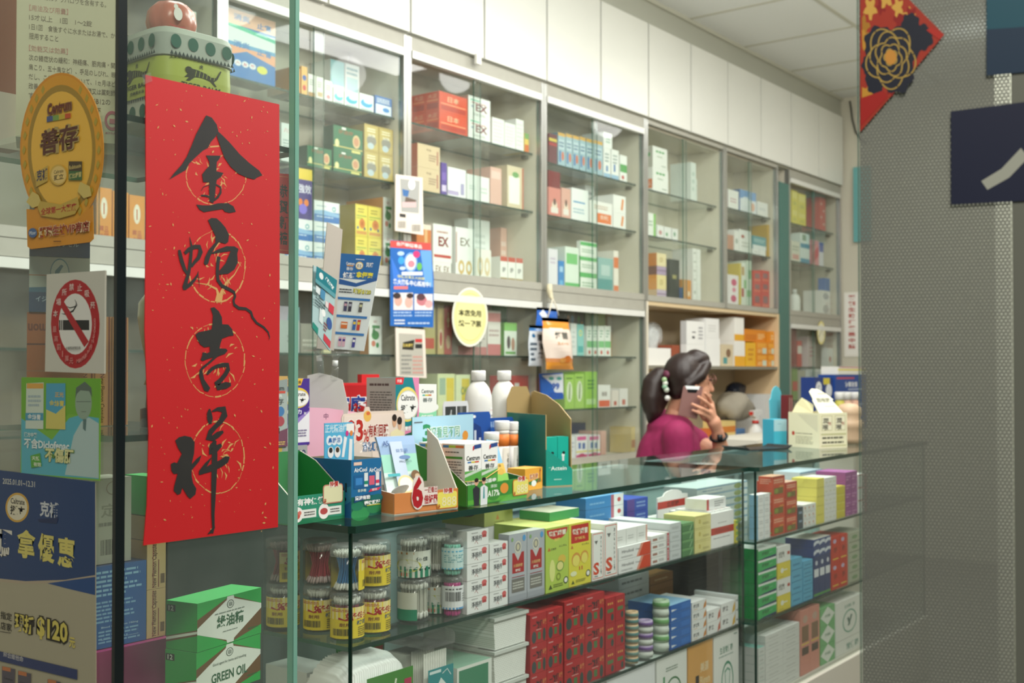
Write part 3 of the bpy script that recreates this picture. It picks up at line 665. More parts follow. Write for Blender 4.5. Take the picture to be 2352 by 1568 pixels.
row(L, z0, F, [
    ('white and aqua carton with ring', None, 1311, 1325, 742, 0, 'e8eae8', fr(('g', .2, .2, .8, .8, 4, 'c8d0d0'))), ('aqua ringed carton', None, 1326, 1341, 744, 0, '8fd0cc', fr(('o', .5, .72, .25, .1, .6, 'e8d85a'), ('r', .1, .1, .9, .3, '4ab0b0')))] +
    [('toothpaste-sized white carton with green belt, %s of four' % ORD[i], None, a, b, 748, 0, 'eef1ea', dict(front=tp, g='white green-belted cartons')) for i, (a, b) in enumerate(((1348, 1360), (1361, 1374), (1375, 1388), (1389, 1403)))] + [
    ('dark carton spotted with colours in the rear', None, 1298, 1322, 684, 0, '5a5a52', fr(('e', .3, .7, .14, .07, 'd8803a'), ('e', .7, .7, .14, .07, '4a90c8'), ('e', .3, .4, .14, .07, '5ab060'), ('e', .7, .4, .14, .07, 'd05050'), dy=.14, d=.09)),
    ('second dark carton spotted with colours in the rear', None, 1324, 1342, 686, 0, '5c5c54', fr(('e', .3, .7, .14, .07, '5aa858'), ('e', .7, .6, .14, .07, 'd8a03a'), dy=.14, d=.09)),
    ('grey-green striped tall carton in the rear', None, 1344, 1358, 690, 0, 'a8b8a0', fr(('r', .2, .2, .8, .8, 'c8d0c0'), dy=.14, d=.09)),
    ('pale green tall carton in the rear', None, 1366, 1390, 694, 0, 'b8c878', fr(('r', .2, .3, .8, .6, 'e0e4c0'), dy=.14, d=.09)), ('orange and white stacked carton in the rear', None, 1396, 1422, 700, 0, 'd8b078', fr(('r', 0, .5, 1, .8, 'e8e0d4'), dy=.14, d=.09))])
L = 'third lower cabinet, lower shelf'; z0 = 1.06
lf = [('e', .5, .5, .3, .3, 'e4ecd0'), ('p', [(.4, .3), (.5, .75), (.6, .7), (.55, .25)], '7a9a50'), ('g', .15, .85, .8, .93, 1, '4a7a2a')]
row(L, z0, F, [
    ('lime green carton with plant picture, nearer', None, 1297, 1319, 860, 0, 'a6d05a', dict(front=lf)), ('lime green carton with plant picture, farther', None, 1320, 1342, 858, 0, 'a6d05a', dict(front=lf)),
    ('taller lime green carton', None, 1344, 1371, 853, 0, '9fd04a', fr(('r', .1, .1, .9, .25, 'c8e8a0'), ('g', .2, .5, .8, .8, 3, '4a8a2a'))),
    ('white carton with orange-red foot', None, 1374, 1402, 884, 0, 'eeece8', fr(('r', .05, .03, .95, .32, 'e0603a'), ('t', '88', .5, .6, .2, '6a5a50', .5))),
    ('small white and red carton, nearer', None, 1405, 1421, 896, 0, 'e6dcd4', fr(('r', .3, .1, .7, .35, 'c05848'))), ('small white and red carton, farther', None, 1423, 1442, 892, 0, 'e8e4e0', fr(('r', .3, .1, .7, .4, 'c87060')))])
pk = [('r', 0, 0, 1, .16, 'd83a8a'), ('r', .1, .78, .9, .95, 'e0549a'), ('r', .2, .42, .42, .68, '4a70b8'), ('r', .55, .4, .8, .66, '3a60a8'), ('r', 0, .26, 1, .33, 'e8d870'), ('e', .5, .12, .3, .1, 'c02a6a')]
row('third lower cabinet, base', .822, F, [
    ('white and lilac carton by the green box', None, 1306, 1321, 1003, 0, 'e6e6ea', fr(('g', .1, .3, .9, .8, 3, 'b8b8c8'))),
    ('white and magenta carton, nearer', None, 1323, 1349, 1000, 0, 'f0eef0', dict(front=pk)), ('white and magenta carton, farther', None, 1351, 1378, 1000, 0, 'f0eef0', dict(front=pk)),
    ('pale card carton behind the magenta cartons', None, 1380, 1392, 990, 0, 'd8a898', {}),
    ('yellow tall carton by the post', None, 1450, 1462, 980, 0, 'd8c080', fr(('r', 0, .2, 1, .5, 'b87a50'))),
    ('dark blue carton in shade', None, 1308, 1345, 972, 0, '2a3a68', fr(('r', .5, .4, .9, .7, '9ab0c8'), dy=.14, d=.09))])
# ---------- recessed cabinets
L = 'recessed cabinet upper shelf'; z0 = zs(1560, 452, FR)
wg = [('e', .3, .78, .09, .05, '4aa858'), ('e', .5, .78, .09, .05, '4aa858'), ('e', .7, .78, .09, .05, '4aa858'), ('g', .3, .5, .7, .6, 1, 'a8b8a0'), ('g', .6, .1, .9, .18, 1, '8a9a88')]
row(L, z0, FR, [('white carton with green spots, lower', 1486, 1500, 1536, 383, 0, 'f3f3ee', dict(front=wg, side=[('r', .1, .1, .9, .5, 'e8762a'), ('t', '人', .5, .3, .24, 'f8e0d0', .5)])), ('white carton with green spots, upper', 1486, 1500, 1534, 334, 1, 'f3f3ee', dict(front=wg, side=[('e', .4, .6, .2, .1, '4aa858')], sidecol='c8c8bc')),
    ('white thin upright carton seen through the glass', None, 1588, 1600, 372, 0, 'e0e8e2', fr(('g', .2, .2, .8, .8, 3, 'c0d0c8'))), ('white boxy carton behind reflections', None, 1554, 1586, 398, 0, 'dfe6df', fr(('g', .2, .2, .8, .8, 3, 'c0ccc4')))])
L = 'recessed cabinet second shelf'; z0 = zs(1560, 553, FR)
row(L, z0, FR, [('small white and green carton', None, 1489, 1507, 488, 0, 'f0f2ec', fr(('r', .7, 0, 1, 1, '8cc86a'), ('g', .1, .4, .6, .7, 2, 'a0b8a0'))), ('small white carton, first of three', None, 1510, 1525, 516, 0, 'efefec', fr(('e', .5, .4, .25, .2, 'c89090'))), ('small white carton, second of three', None, 1527, 1542, 520, 0, 'efefec', fr(('r', .2, .2, .5, .5, '6aa878'))), ('small white carton, third of three', None, 1545, 1558, 524, 0, 'efefec', fr(('e', .4, .5, .2, .2, '7aa888')))])
L = 'recessed cabinet floor'; z0 = 1.634
oj = [('r', .25, .2, .75, .8, 'd8962c'), ('g', .3, .3, .7, .7, 2, 'f4dc9a')]
row(L, z0, FR, [
    ('mauve striped carton, lowest', 1487, 1509, 1531, 664, 0, 'c8b4cc', fr(('r', 0, .3, 1, .5, '9a80a0'), sidecol='d8b890')), ('orange and cream carton, lower', 1487, 1509, 1531, 630, 1, 'f0dca0', fr(('g', .3, .3, .7, .7, 3, 'b89a50'), sidecol='e8992a')),
    ('mauve carton between orange ones', 1487, 1509, 1531, 610, 1, 'b8a0c0', fr(('r', 0, .4, 1, .6, '98809f'), sidecol='7a4a3a')), ('orange and cream carton, upper', 1487, 1509, 1531, 580, 1, 'f2e0b0', fr(('g', .3, .3, .7, .7, 3, 'b89a50'), sidecol='d98422')),
    ('dark square bottle box', None, 1538, 1561, 594, 0, '26302c', fr(('r', .3, .5, .7, .6, 'a8a060'))), ('blue and violet small carton', None, 1536, 1550, 655, 0, '4a6aa0', fr(('r', .2, .2, .8, .8, '9aa0d0'), dy=-.028, d=.026)),
    ('orange square carton with white dot', None, 1567, 1588, 641, 0, 'd9902e', fr(('e', .75, .3, .12, .14, 'f0e0c0')))] +
    [('small white carton, %s from the bottom in the tall stack' % ORD[i], None, 1592, 1610, 652 - 20.5 * i, int(i > 0), 'eeefea', fr(('r', .47, 0, .53, 1, 'c8ccc4'), ('g', .1, .3, .4, .7, 1, 'b8bcb4'), g='small white stacked cartons')) for i in range(5)])
L = 'pillar-side cabinet upper shelf'; z0 = zs(1715, 487, 3.0)
row(L, z0, FR, [('white carton with orange edge', None, 1649, 1661, 430, 0, 'f0ece6', fr(('r', 0, 0, .35, 1, 'e09058'))), ('white and maroon carton', None, 1663, 1672, 436, 0, 'b05a70', {}), ('white carton with faint print', None, 1674, 1698, 434, 0, 'f2f2ee', fr(('g', .2, .3, .8, .6, 2, 'c8a0a8'))), ('white and blue carton with round top', 1668, 1701, 1738, 434, 0, 'e9eef4', fr(('r', 0, .6, 1, 1, '7fa8dc'), ('e', .35, .5, .25, .2, 'f0f4f8'), ('e', .8, .3, .12, .2, 'e8b8a0'), sidecol='3f6ea8')), ('low white carton', None, 1741, 1765, 462, 0, 'f0f0ee', fr(('g', .2, .4, .8, .6, 2, 'b8c0c8')))])
L = 'pillar-side cabinet second shelf'; z0 = zs(1715, 580, 3.0)
row(L, z0, FR, [('brown and white carton', None, 1653, 1686, 534, 0, 'c08a70', fr(('r', 0, .5, .3, 1, 'e0d4c8'))), ('white carton with grey oval', None, 1688, 1698, 530, 0, 'f2f2ee', fr(('e', .5, .5, .3, .14, 'b0b8b0'))), ('white carton with red print', None, 1699, 1726, 526, 0, 'f2f2ee', fr(('e', .3, .7, .14, .08, 'b05848'), ('g', .2, .2, .8, .5, 2, 'c8c8c0'))), ('white carton under a teal one, pair', None, 1730, 1760, 570, 0, 'f0f2f0', fr(('r', .48, 0, .52, 1, 'c0c8c8'), ('g', .1, .4, .4, .6, 1, 'a0a8a8'))), ('teal and white carton on the white pair', None, 1730, 1761, 540, 1, '4f98a0', fr(('r', 0, 0, 1, .3, 'e8eeee'), ('g', .1, .5, .9, .8, 2, 'b8d8d8'))), ('tall gold carton', None, 1764, 1774, 516, 0, 'c9a02e', {})])
L = 'pillar-side cabinet floor'; z0 = 1.634
pf = [('e', .5, .75, .3, .12, 'd85a80'), ('e', .5, .5, .2, .08, 'e890a8'), ('e', .45, .2, .3, .12, 'd05078')]
row(L, z0, FR, [('white carton with pink roses, nearer', None, 1655, 1675, 627, 0, 'f2ecec', dict(front=pf)), ('white carton with pink roses, farther', None, 1676, 1697, 630, 0, 'f2ecec', dict(front=pf)), ('yellow-spined carton', None, 1699, 1703, 604, 0, 'd8c04a', {}), ('white and green patchwork carton, nearer', None, 1704, 1715, 602, 0, 'e8ece0', fr(('r', 0, .2, .5, .4, 'c05850'), ('r', .5, .4, 1, .6, '8cc080'), ('r', 0, .7, .6, .9, 'c8a870'))), ('white and green patchwork carton, farther', None, 1716, 1727, 598, 0, 'dfeada', fr(('r', 0, .2, 1, .35, '8cc080'), ('r', .3, .6, 1, .8, '7ab878'))),
    ('navy carton behind the rose cartons', None, 1668, 1692, 600, 0, '2f3f88', fr(dy=.13, d=.08))] +
    [('red carton with grey square, %s column %s' % (('nearer', 'farther')[i], ('low', 'middle', 'upper')[j]), None, (1731, 1750)[i], (1749, 1768)[i], (670, 646, 620)[j], int(j > 0), 'd23a2c', fr(('r', .2, .3, .8, .75, '8a5a60'), ('r', .1, .1, .9, .2, 'e87a5a'), g='red grey-square cartons')) for i in range(2) for j in range(3)] +
    [('tall orange carton', None, 1774, 1786, 626, 0, 'd9932a', {})])
# ---------- beyond the pillar
L = 'last cabinet upper shelf'; z0 = zs(1860, 522)
yy = [('g', .2, .2, .8, .4, 2, 'a8b060'), ('r', .1, .55, .9, .9, 'f0e484')]
row(L, z0, F, [('yellow carton, %s %s' % (('lower', 'upper')[j], ('nearer', 'farther')[i]), None, (1820, 1835)[i], (1834, 1853)[i], (478, 435)[j] + 8 * i, j, 'e6d85a', dict(front=yy, g='yellow cartons in the last cabinet')) for i in range(2) for j in range(2)] +
    [('tall coral spotted carton', None, 1884, 1898, 452, 0, 'dc6a5c', fr(('e', .3, .8, .15, .04, 'f0c0b0'), ('e', .7, .6, .15, .04, 'f0c0b0'), ('e', .3, .4, .15, .04, 'f0c0b0'), ('e', .7, .2, .15, .04, 'f0c0b0')))])
L = 'last cabinet second shelf'; z0 = zs(1860, 606)
row(L, z0, F, [('cream carton with red print', None, 1819, 1838, 552, 0, 'dfe0d0', fr(('r', .1, .1, .9, .35, 'd8a098'), ('g', .1, .5, .9, .8, 2, 'a8b0a0'))), ('white and teal carton, lower', None, 1840, 1861, 568, 0, 'e0ecea', fr(('r', 0, 0, 1, .3, '4f98b8'))), ('white and teal carton, upper', None, 1840, 1861, 534, 1, 'e0ecea', fr(('r', 0, 0, 1, .3, '4f98b8'), ('r', .2, .5, .6, .9, '8aa890'))), ('pink and red carton', None, 1866, 1882, 550, 0, 'e89aa0', fr(('p', [(0, 0), (1, .4), (1, .8), (0, .4)], 'd85060'))), ('white and blue carton', None, 1883, 1893, 556, 0, 'e6e6f0', fr(('r', 0, .6, 1, 1, '5a6ab8')))])
row('last cabinet floor', 1.622, F, [('white carton with grey label, lower', None, 1887, 1908, 692, 0, 'f0f0ec', fr(('e', .5, .5, .3, .3, 'c0c0bc'))), ('white carton with grey label, upper', None, 1887, 1908, 666, 1, 'f0f0ec', fr(('e', .5, .5, .3, .3, 'b0b4b8'))), ('blue leaflet box on the white cartons', None, 1896, 1907, 638, 1, '5a80c0', fr(d=.05))])
t = empty('pump_bottle', 'white plastic bottle standing in the last cabinet', 'bottle', (xat(1829, F + .05), F + .06, 1.622))
mb = MB(); mb.lathe([(.036, 0), (.038, .01), (.038, .1), (.03, .125), (.014, .135)], 'eceeea', seg=20); mb.build('bottle', t)
mb = MB(); mb.lathe([(.016, .1355), (.016, .165)], 'e0e2de', seg=14); mb.build('cap', t)
row('lower shelf beyond the pillar', 1.27, F, [('dark red carton', None, 1820, 1830, 742, 0, '8a2a28', {}), ('red and white carton', None, 1832, 1842, 782, 0, 'c84a40', fr(('r', 0, .5, 1, .8, 'e8e0d8'))), ('pale pink carton', None, 1856, 1874, 772, 0, 'e0cccc', fr(('g', .2, .3, .8, .7, 3, 'c89098'))), ('small white device with red lamp', None, 1902, 1914, 798, 0, 'ecece8', fr(('e', .4, .4, .15, .15, 'c83a30'), d=.05))])
row('lowest shelf beyond the pillar', 1.05, F, [('green and red carton', None, 1820, 1832, 838, 0, '7a9a4a', fr(('r', 0, .3, 1, .6, 'c84a3a'))), ('tall grey carton', None, 1834, 1850, 850, 0, 'b8b4a4', {}), ('white leaflet holder', None, 1852, 1898, 822, 0, 'd8dce0', fr(('g', .2, .6, .8, .9, 4, '9aa4b0'), d=.04))])
# ---------- open shelf behind the person
L = 'on the open shelf'; z0 = 1.269; FO = 2.975
row(L, z0, FO, [
    ('wide white paper box at the near end', None, 1487, 1541, 798, 0, 'efeeea', fr(d=.25)), ('brown box', None, 1543, 1561, 792, 0, '9a4f36', fr(d=.2)),
    ('white carton with black print, lower', 1563, 1577, 1619, 790, 0, 'f2f2f0', fr(('g', .1, .2, .4, .4, 1, 'c0c0c0'))), ('white carton with black print, upper', 1563, 1577, 1619, 736, 1, 'f0f0ee', fr(('r', .3, .25, .45, .35, '3a3a40'), ('r', .3, .5, .5, .55, '5a5a60'), ('g', .65, .2, .9, .8, 4, '9a9aa0'), sidecol='cfd0d0')),
    ('plain white carton, lower', None, 1621, 1654, 776, 0, 'f2f2f0', {}), ('plain white carton, upper', None, 1621, 1652, 730, 1, 'eeeeec', fr(('g', .2, .3, .8, .7, 3, 'd4d4d2'))),
    ('kraft carton with figure print', None, 1657, 1684, 790, 0, 'd8c8a8', fr(('r', .15, .1, .5, .4, '5a9a9a'), ('e', .6, .6, .2, .2, '8a6a50'))),
    ('white carton with yellow foot, lower', None, 1687, 1711, 782, 0, 'f2f0ea', fr(('r', 0, 0, 1, .4, 'ecae2e'))), ('white carton with yellow foot, upper', None, 1687, 1709, 728, 1, 'f2f0ea', fr(('r', 0, 0, 1, .28, 'ecae2e'))),
    ('yellow carton', None, 1714, 1736, 786, 0, 'ecb52c', fr(('g', .2, .2, .8, .8, 3, 'd08a20')))])
of = [('r', .1, .55, .9, .9, 'f0a83a'), ('r', .55, .05, .95, .5, 'd0dcc8'), ('g', .1, .1, .45, .4, 2, 'f4d090')]
for j in range(2):
    for i in range(2):
        a, b = ((1738, 1762), (1764, 1784))[i]; za = z0 + j * .075
        carton('orange_box', 'orange carton with pale patch, %s layer, %s, on the open shelf' % (('lower', 'middle')[j], ('nearer', 'by the pillar')[i]), xat(a, FO), xat(b, FO), FO, .2, za, .074, 'e8952a', 'orange cartons on the open shelf', front=of)
carton('orange_box', 'long orange carton on top of the orange pile, open shelf', xat(1710, FO + .02), xat(1766, FO), FO + .02, .2, z0 + .15, .075, 'e08a22', front=[('r', .05, .1, .55, .6, 'd07a1a'), ('g', .62, .2, .95, .7, 3, 'f4d090')])
carton('orange_box', 'short orange carton topping the pile beside the pillar', xat(1769.5, FO), xat(1785, FO), FO, .2, z0 + .15, .07, 'ec9a30', front=[('g', .2, .2, .8, .7, 2, 'f8dca8')])
def blob(name, label, cat, c, r, m, seed, sx=(1, 1, 1), amp=.18, flat=True):
    """soft crumpled bag resting on what is under it"""
    rnd = random.Random(seed); mb = MB(); nu, nv = 20, 12; vs = []
    ph = [rnd.random() * 6.28 for _ in range(8)]
    for j in range(nv + 1):
        th = math.pi * j / nv
        for i in range(nu):
            a = 2 * math.pi * i / nu
            k = 1 + amp * (math.sin(3 * a + ph[0] + 2 * th) * .5 + math.sin(5 * a + ph[1] - 3 * th) * .35 + math.sin(9 * a + ph[2] + 5 * th) * .3) * math.sin(th)
            z = -math.cos(th) * k
            vs.append((r * sx[0] * math.sin(th) * math.cos(a) * k, r * sx[1] * math.sin(th) * math.sin(a) * k, r * sx[2] * (max(z, -.8) + .8)))
    fs = [(j * nu + i, j * nu + (i + 1) % nu, (j + 1) * nu + (i + 1) % nu, (j + 1) * nu + i) for j in range(nv) for i in range(nu)]
    mb.mesh(vs, fs, m, True)
    return tag(mb.build(name, None, c), label, cat)
M_BAG = glass('plastic_bag', (.93, .95, .95), 1.35, .12, haze=.45, hazecol=(.86, .89, .9))
blob('plastic_bag', 'crumpled clear plastic bag on the wide white box by the post', 'bag', (xat(1498, 3.05), 3.07, 1.355), .062, M_BAG, 4, (.9, .8, 1.2))
blob('plastic_bag', 'larger clear plastic bag beside the first one, open shelf', 'bag', (xat(1545, 3.0), 3.125, 1.385), .065, M_BAG, 9, (1.0, .8, 1.05))
blob('plastic_bag', 'reddish plastic bag among white cartons on the open shelf', 'bag', (xat(1662, 3.1), 3.175, 1.345), .058, glass('pink_bag', (.9, .75, .72), 1.35, .15, haze=.5, hazecol=(.75, .5, .45)), 13, (.8, .7, 1.3))
# ---------- clutter under the open shelf
zb = ZL0 + .002
blob('cloth_bag', 'rumpled grey bag under the open shelf', 'bag', (xat(1690, 3.05), 3.07, zb + .14), .12, noisy('grey_cloth', 'b0a898', '8f8878', 9, .8), 21, (1.1, .9, .8), .25)
blob('plastic_bag', 'dark blue bag under the open shelf by the pillar', 'bag', (xat(1706, 3.09), 3.14, zb + .27), .07, noisy('navy_bag', '1d2740', '121a2c', 7, .35), 23, (1.2, .8, .8), .2)
row('under the open shelf', zb, 2.99, [('orange-topped box', None, 1640, 1654, 985, 0, 'd8743a', fr(d=.1)), ('white carton with orange and yellow print', None, 1657, 1689, 968, 0, 'f0d48a', fr(('r', 0, .55, 1, .8, 'e08a3a'), ('e', .3, .3, .14, .14, 'd8a040'), d=.12)), ('stack of blue packets', None, 1692, 1711, 985, 0, '5a86b8', fr(('r', 0, .2, 1, .24, '3a5a88'), ('r', 0, .5, 1, .54, '3a5a88'), ('r', 0, .75, 1, .79, '3a5a88'))), ('white rack panel by the pillar', None, 1757, 1776, 905, 0, 'e8e8e6', fr(d=.2))])
# hanging strip sign on the end wall
t = on_x(1957, 745, XE - .002)
mb = MB(); hw, hz = .055, .225
mb.box(-.003, 0, -hw, hw, -hz, hz, 'f2efe6')
art(mb, (-.003, hw, -hz), (0, -1, 0), (0, 0, 1), [('r', .06, .02, .94, .98, 'ece6da'), ('r', .1, .03, .9, .97, 'f4f1ea')] + [('t', ch, .5, .92 - .095 * i, .07, 'b8423a', .6, .03) for i, ch in enumerate('藥劑生執行業務中請')], lambda a, b: (a * 2 * hw, b * 2 * hz))
tag(mb.build('wall_plaque', None, t), 'white vertical plaque with red characters on the end wall', 'sign')
mb = MB(); P = [on_x(1952, 232, XE - .012), on_x(1955, 250, XE - .012), on_x(1958, 275, XE - .012), on_x(1965, 302, XE - .012), on_x(1976, 318, XE - .012), on_x(1990, 330, XE - .012)]
mb.tube(P, .006, '4a4a42', 6); tag(mb.build('hanging_cable'), 'thin dark cable hanging from the ceiling on the end wall', 'cable')
mb = MB(); p = on_x(1972, 470, XE - .004); mb.box(-.02, 0, -.09, .03, -.26, .26, '6fb0b0'); tag(mb.build('wall_panel', None, p), 'pale teal panel on the end wall behind the door film', 'panel')
# ================================================================== goods in the glass counters
Y1, Y2 = 1.506, 1.476
def stk(loc, z, yf, base, ub, u0, u1, vt, n, col, ncol=1, d=.1, name='drug_carton', ny=1, gap=.0, z1=None, **k):
    """n-high, ncol-wide stack of one kind: one mesh, a label for each"""
    x0, x1 = xat(u0, yf), xat(u1, yf)
    if ub is not None: d = max(on_x(ub, 1200, x0).y - yf, .03)
    d /= ny
    for a, b, c, e, f, t in CABS:
        if a - .03 < (x0 + x1) / 2 < b + .03 and c - .05 < yf + d / 2 < e + .05 and f - .03 < z + .01 < t:
            x0, x1 = max(x0, a), min(x1, b); z = max(z, f); zt = t; d = min(d, (e - yf) / ny); break
    else: zt = 9
    h = (min(z1 or zat(u0, vt, yf), zt) - z) / n; w = (x1 - x0) / ncol
    o = None; gname = base + ' stack, ' + loc
    for q in range(ny):
        for i in range(ncol):
            for j in range(n):
                lab = base + ', '
                if ncol > 1: lab += ORD[i] + ' column, '
                if ny > 1: lab += ('front' if q == 0 else ORD[q] + ' row back') + ', '
                if n > 1: lab += ('topmost' if j == n - 1 else 'lowest' if j == 0 else ORD[j] + ' up') + ', '
                lab += loc
                p = (x0 + w * (i + .5), yf + d * (q + .5), z + h * j + .0004)
                if o is None:
                    o = carton_mesh(w - .0016, d - .001, h - .0008, col, **k).build(name, None, p); tag(o, lab, 'box', gname)
                else: again(o, p, lab)
    return x0, x1, z + h * n
# ---------- jars of cotton swabs
def bend(mb, R):
    for i, (x, y, z) in enumerate(mb.v):
        a = x / R; r = R - y
        mb.v[i] = (r * math.sin(a), -r * math.cos(a), z)
_SW = {}
def swabs(r, h, col, n=64, pinch=.5, tips='f2f1ea'):
    k = (r, h, col, pinch)
    if k in _SW: return _SW[k]
    rnd = random.Random(5); mb = MB()
    for i in range(n):
        q = math.sqrt((i + .5) / n) * r * .9; a = i * 2.39996
        P = []
        for t in (0, .2, .5, .8, 1):
            s = 1 - pinch * math.sin(math.pi * t); b = a + 1.1 * (t - .5) * pinch
            P.append((q * s * math.cos(b), q * s * math.sin(b), .004 + (h - .012) * t + rnd.random() * .002))
        mb.tube(P, .0013, col, 4)
        for e, d in ((0, 1), (4, -1)):
            c = Vector(P[e]); up = (Vector(P[3 if e else 1]) - c).normalized()
            mb.tube([c - up * .001, c + up * .003, c + up * .009, c + up * .012], [.0012, .0026, .0024, .0012], tips, 5)
    _SW[k] = mb
    return mb
def label_mesh(R, w, z0, z1, col, ops):
    mb = MB(); n = 14
    vs = []
    for i in range(n + 1):
        x = -w / 2 + w * i / n; vs += [(x, 0, z0), (x, 0, z1)]
    mb.mesh(vs, [(2 * i, 2 * i + 2, 2 * i + 3, 2 * i + 1) for i in range(n)], col)
    big = [o for o in ops if o[0] != 'r']
    for op in ops:
        if op[0] == 'r':                          # long bands are cut up so that they follow the curve
            _, a0, b0, a1, b1, c = op; m = max(2, int((a1 - a0) * 12))
            art(mb, (-w / 2, 0, z0), (1, 0, 0), (0, 0, 1), [('r', a0 + (a1 - a0) * q / m, b0, a0 + (a1 - a0) * (q + 1) / m, b1, c) for q in range(m)], lambda a, b: (a * w, b * (z1 - z0)), .00002, 2)
    art(mb, (-w / 2, 0, z0), (1, 0, 0), (0, 0, 1), big, lambda a, b: (a * w, b * (z1 - z0)), .00006, 6)
    bend(mb, R + .0004)
    return mb
YEL = [('r', 0, .62, 1, 1, 'f0dfa0'), ('t', '好生活', .56, .72, .24, 'b3202a', .62, .03), ('g', .08, .86, .4, .96, 2, 'c86a5a'), ('t', '棉花棒', .64, .5, .15, '5a6a7a', .4, .02), ('t', '耐用', .3, .45, .12, '8a4a3a', .2), ('b', .1, .1, .4, .32, '3a3a3a'), ('g', .5, .05, .95, .38, 5, '8a7a3a'), ('s', [(.2, .66, .004), (.3, .6, .002), (.42, .62, .004)], 'b3202a')]
GRN = [('r', 0, 0, 1, .42, '2f8a6a'), ('e', .2, .45, .2, .24, 'd8d24a'), ('r', .02, .88, .3, .96, 'c8862a'), ('t', '柔らかいです', .5, .42, .18, 'f2f4ee', .7, .03), ('r', .2, .26, .75, .34, '22302c'), ('t', '優佳', .42, .7, .16, '3a4a48', .3), ('e', .78, .68, .12, .2, 'f2f0ea'), ('e', .75, .72, .015, .02, '333333'), ('e', .82, .72, .015, .02, '333333'), ('r', .08, .05, .22, .18, 'd87a5a'), ('e', .64, .12, .03, .07, 'f0f0ea'), ('e', .8, .14, .03, .07, 'f0f0ea')]
AQU = [('r', 0, .8, 1, .86, '4ab0d8'), ('g', .15, .3, .85, .7, 4, '7ab0b8'), ('r', 0, 0, 1, .06, '4ab0d8')]
PLN = [('b', .15, .35, .5, .75, '555555'), ('g', .15, .8, .9, .92, 1, '6a6a6a'), ('g', .55, .3, .9, .7, 4, '9a9a96'), ('r', 0, 0, 1, .08, '5aa0d8')]
_JR = {}
def jar(label, u, v, z, r, h, col, lab, ops, lw, lz, rot=0.0, pinch=.5, tips='f2f1ea', lidh=.022, grp=None, on=None, name='swab_jar', sh=None, pos=None):
    c = Vector(pos) if pos else on_z(u, v, z)
    if not pos:
        d = Vector((c.x, c.y, 0)).normalized(); c = c + d * r; c.z = z
    if on is not None: c = on.location.copy(); c.z = z
    t = empty(name, label, 'jar', c, rot, grp)
    k = (r, h, lidh)
    if k not in _JR:
        a = MB(); a.lathe([(r - .002, 0), (r, .003), (r, h - lidh), (r - .0015, h - lidh + .001)], M_CLEAR, seg=28)
        b = MB(); b.lathe([(r + .0006, h - lidh + .0015), (r + .0006, h - .006), (r - .002, h - .001), (r - .006, h), (0.0, h)], M_FROST, seg=28)
        _JR[k] = (a, b)
    _JR[k][0].build('jar_body', t); _JR[k][1].build('lid', t)
    sw = swabs(r - .004, h - .006, col, 64, pinch, tips).build('cotton_swabs', t); sw['kind'] = 'stuff'
    if lab: label_mesh(r, lw, lz[0], lz[1], lab, ops).build('paper_label', t)
    return t
Z1 = .7255
R_ = .0325; H_ = .0885
JG = 'cotton swab jars with yellow labels'
a = jar('pink swab jar with yellow label, lower one behind the glass corner', 797, 1472, Z1, R_, H_, 'd8607a', 'ecd23e', YEL, .13, (.004, .062), -.1, .25, grp=JG)
jar('blue swab jar stacked at the glass corner, label turned aside', 0, 0, Z1 + H_ + .0005, R_, H_, '3f8fd0', 'ecd23e', YEL, .12, (.004, .062), 1.75, .45, grp=JG, on=a)
b = jar('pink swab jar with yellow label, lower one of the second pile', 858, 1457, Z1, R_, H_, 'd8607a', 'ecd23e', YEL, .13, (.004, .062), .0, .25, grp=JG)
jar('pink swab jar with yellow label, upper one of the second pile', 0, 0, Z1 + H_ + .0005, R_, H_, 'd8607a', 'ecd23e', YEL, .13, (.004, .062), .05, .25, grp=JG, on=b)
c = jar('blue swab jar with yellow label behind the counter end pane', 735, 1452, Z1, R_, H_, '4a78b0', 'ecd23e', YEL, .13, (.004, .062), -.35, .25, grp=JG)
d = jar('dark blue swab jar behind the window case edge', 680, 1448, Z1, R_, H_, '3a6a9a', 'ecd23e', YEL, .13, (.004, .062), -.3, .25, grp=JG, pos=(1.53, 1.735, Z1))
jar('red swab jar, yellow label turned aside, stacked by the end pane', 0, 0, Z1 + H_ + .0005, R_ + .001, H_, 'b02a45', 'd8c040', YEL, .09, (.004, .062), 2.1, .45, grp=JG, on=c, tips='c8b0b0')
jar('red swab jar, upper one behind the window case edge', 0, 0, Z1 + H_ + .0005, R_ + .001, H_, 'b02a45', 'd8c040', YEL, .05, (.004, .062), -.2, .45, grp=JG, on=d, tips='c8b0b0')
r2 = .0345
SG = 'clear jars of plain sticks'
e = jar('clear jar of pale sticks, lower, green label turned away', 950, 1430, Z1, r2, .087, 'e2e0d2', 'd8d8cc', [('r', 0, 0, 1, .4, '2f8a6a')], .05, (.004, .06), -1.35, .02, grp=SG, name='stick_jar')
jar('clear jar of pale sticks with smiling green label, upper front', 0, 0, Z1 + .0875, r2, .087, 'e2e0d2', 'dfe2d6', GRN, .15, (.003, .056), .05, .02, grp=SG, on=e, name='stick_jar')
f = jar('clear jar of pale sticks with green label, lower rear', 1003, 1412, Z1, r2 - .001, .0865, 'e2e0d2', 'e2e6da', GRN, .15, (.003, .058), .35, .02, grp=SG, name='stick_jar')
jar('clear jar of pale sticks, small green label, upper rear', 0, 0, Z1 + .087, r2 - .001, .0865, 'e2e0d2', 'e2e6da', [('r', 0, 0, 1, .5, '2f8a6a'), ('g', .1, .6, .9, .95, 3, '6a6a64')], .07, (.003, .058), .55, .02, grp=SG, on=f, name='stick_jar')
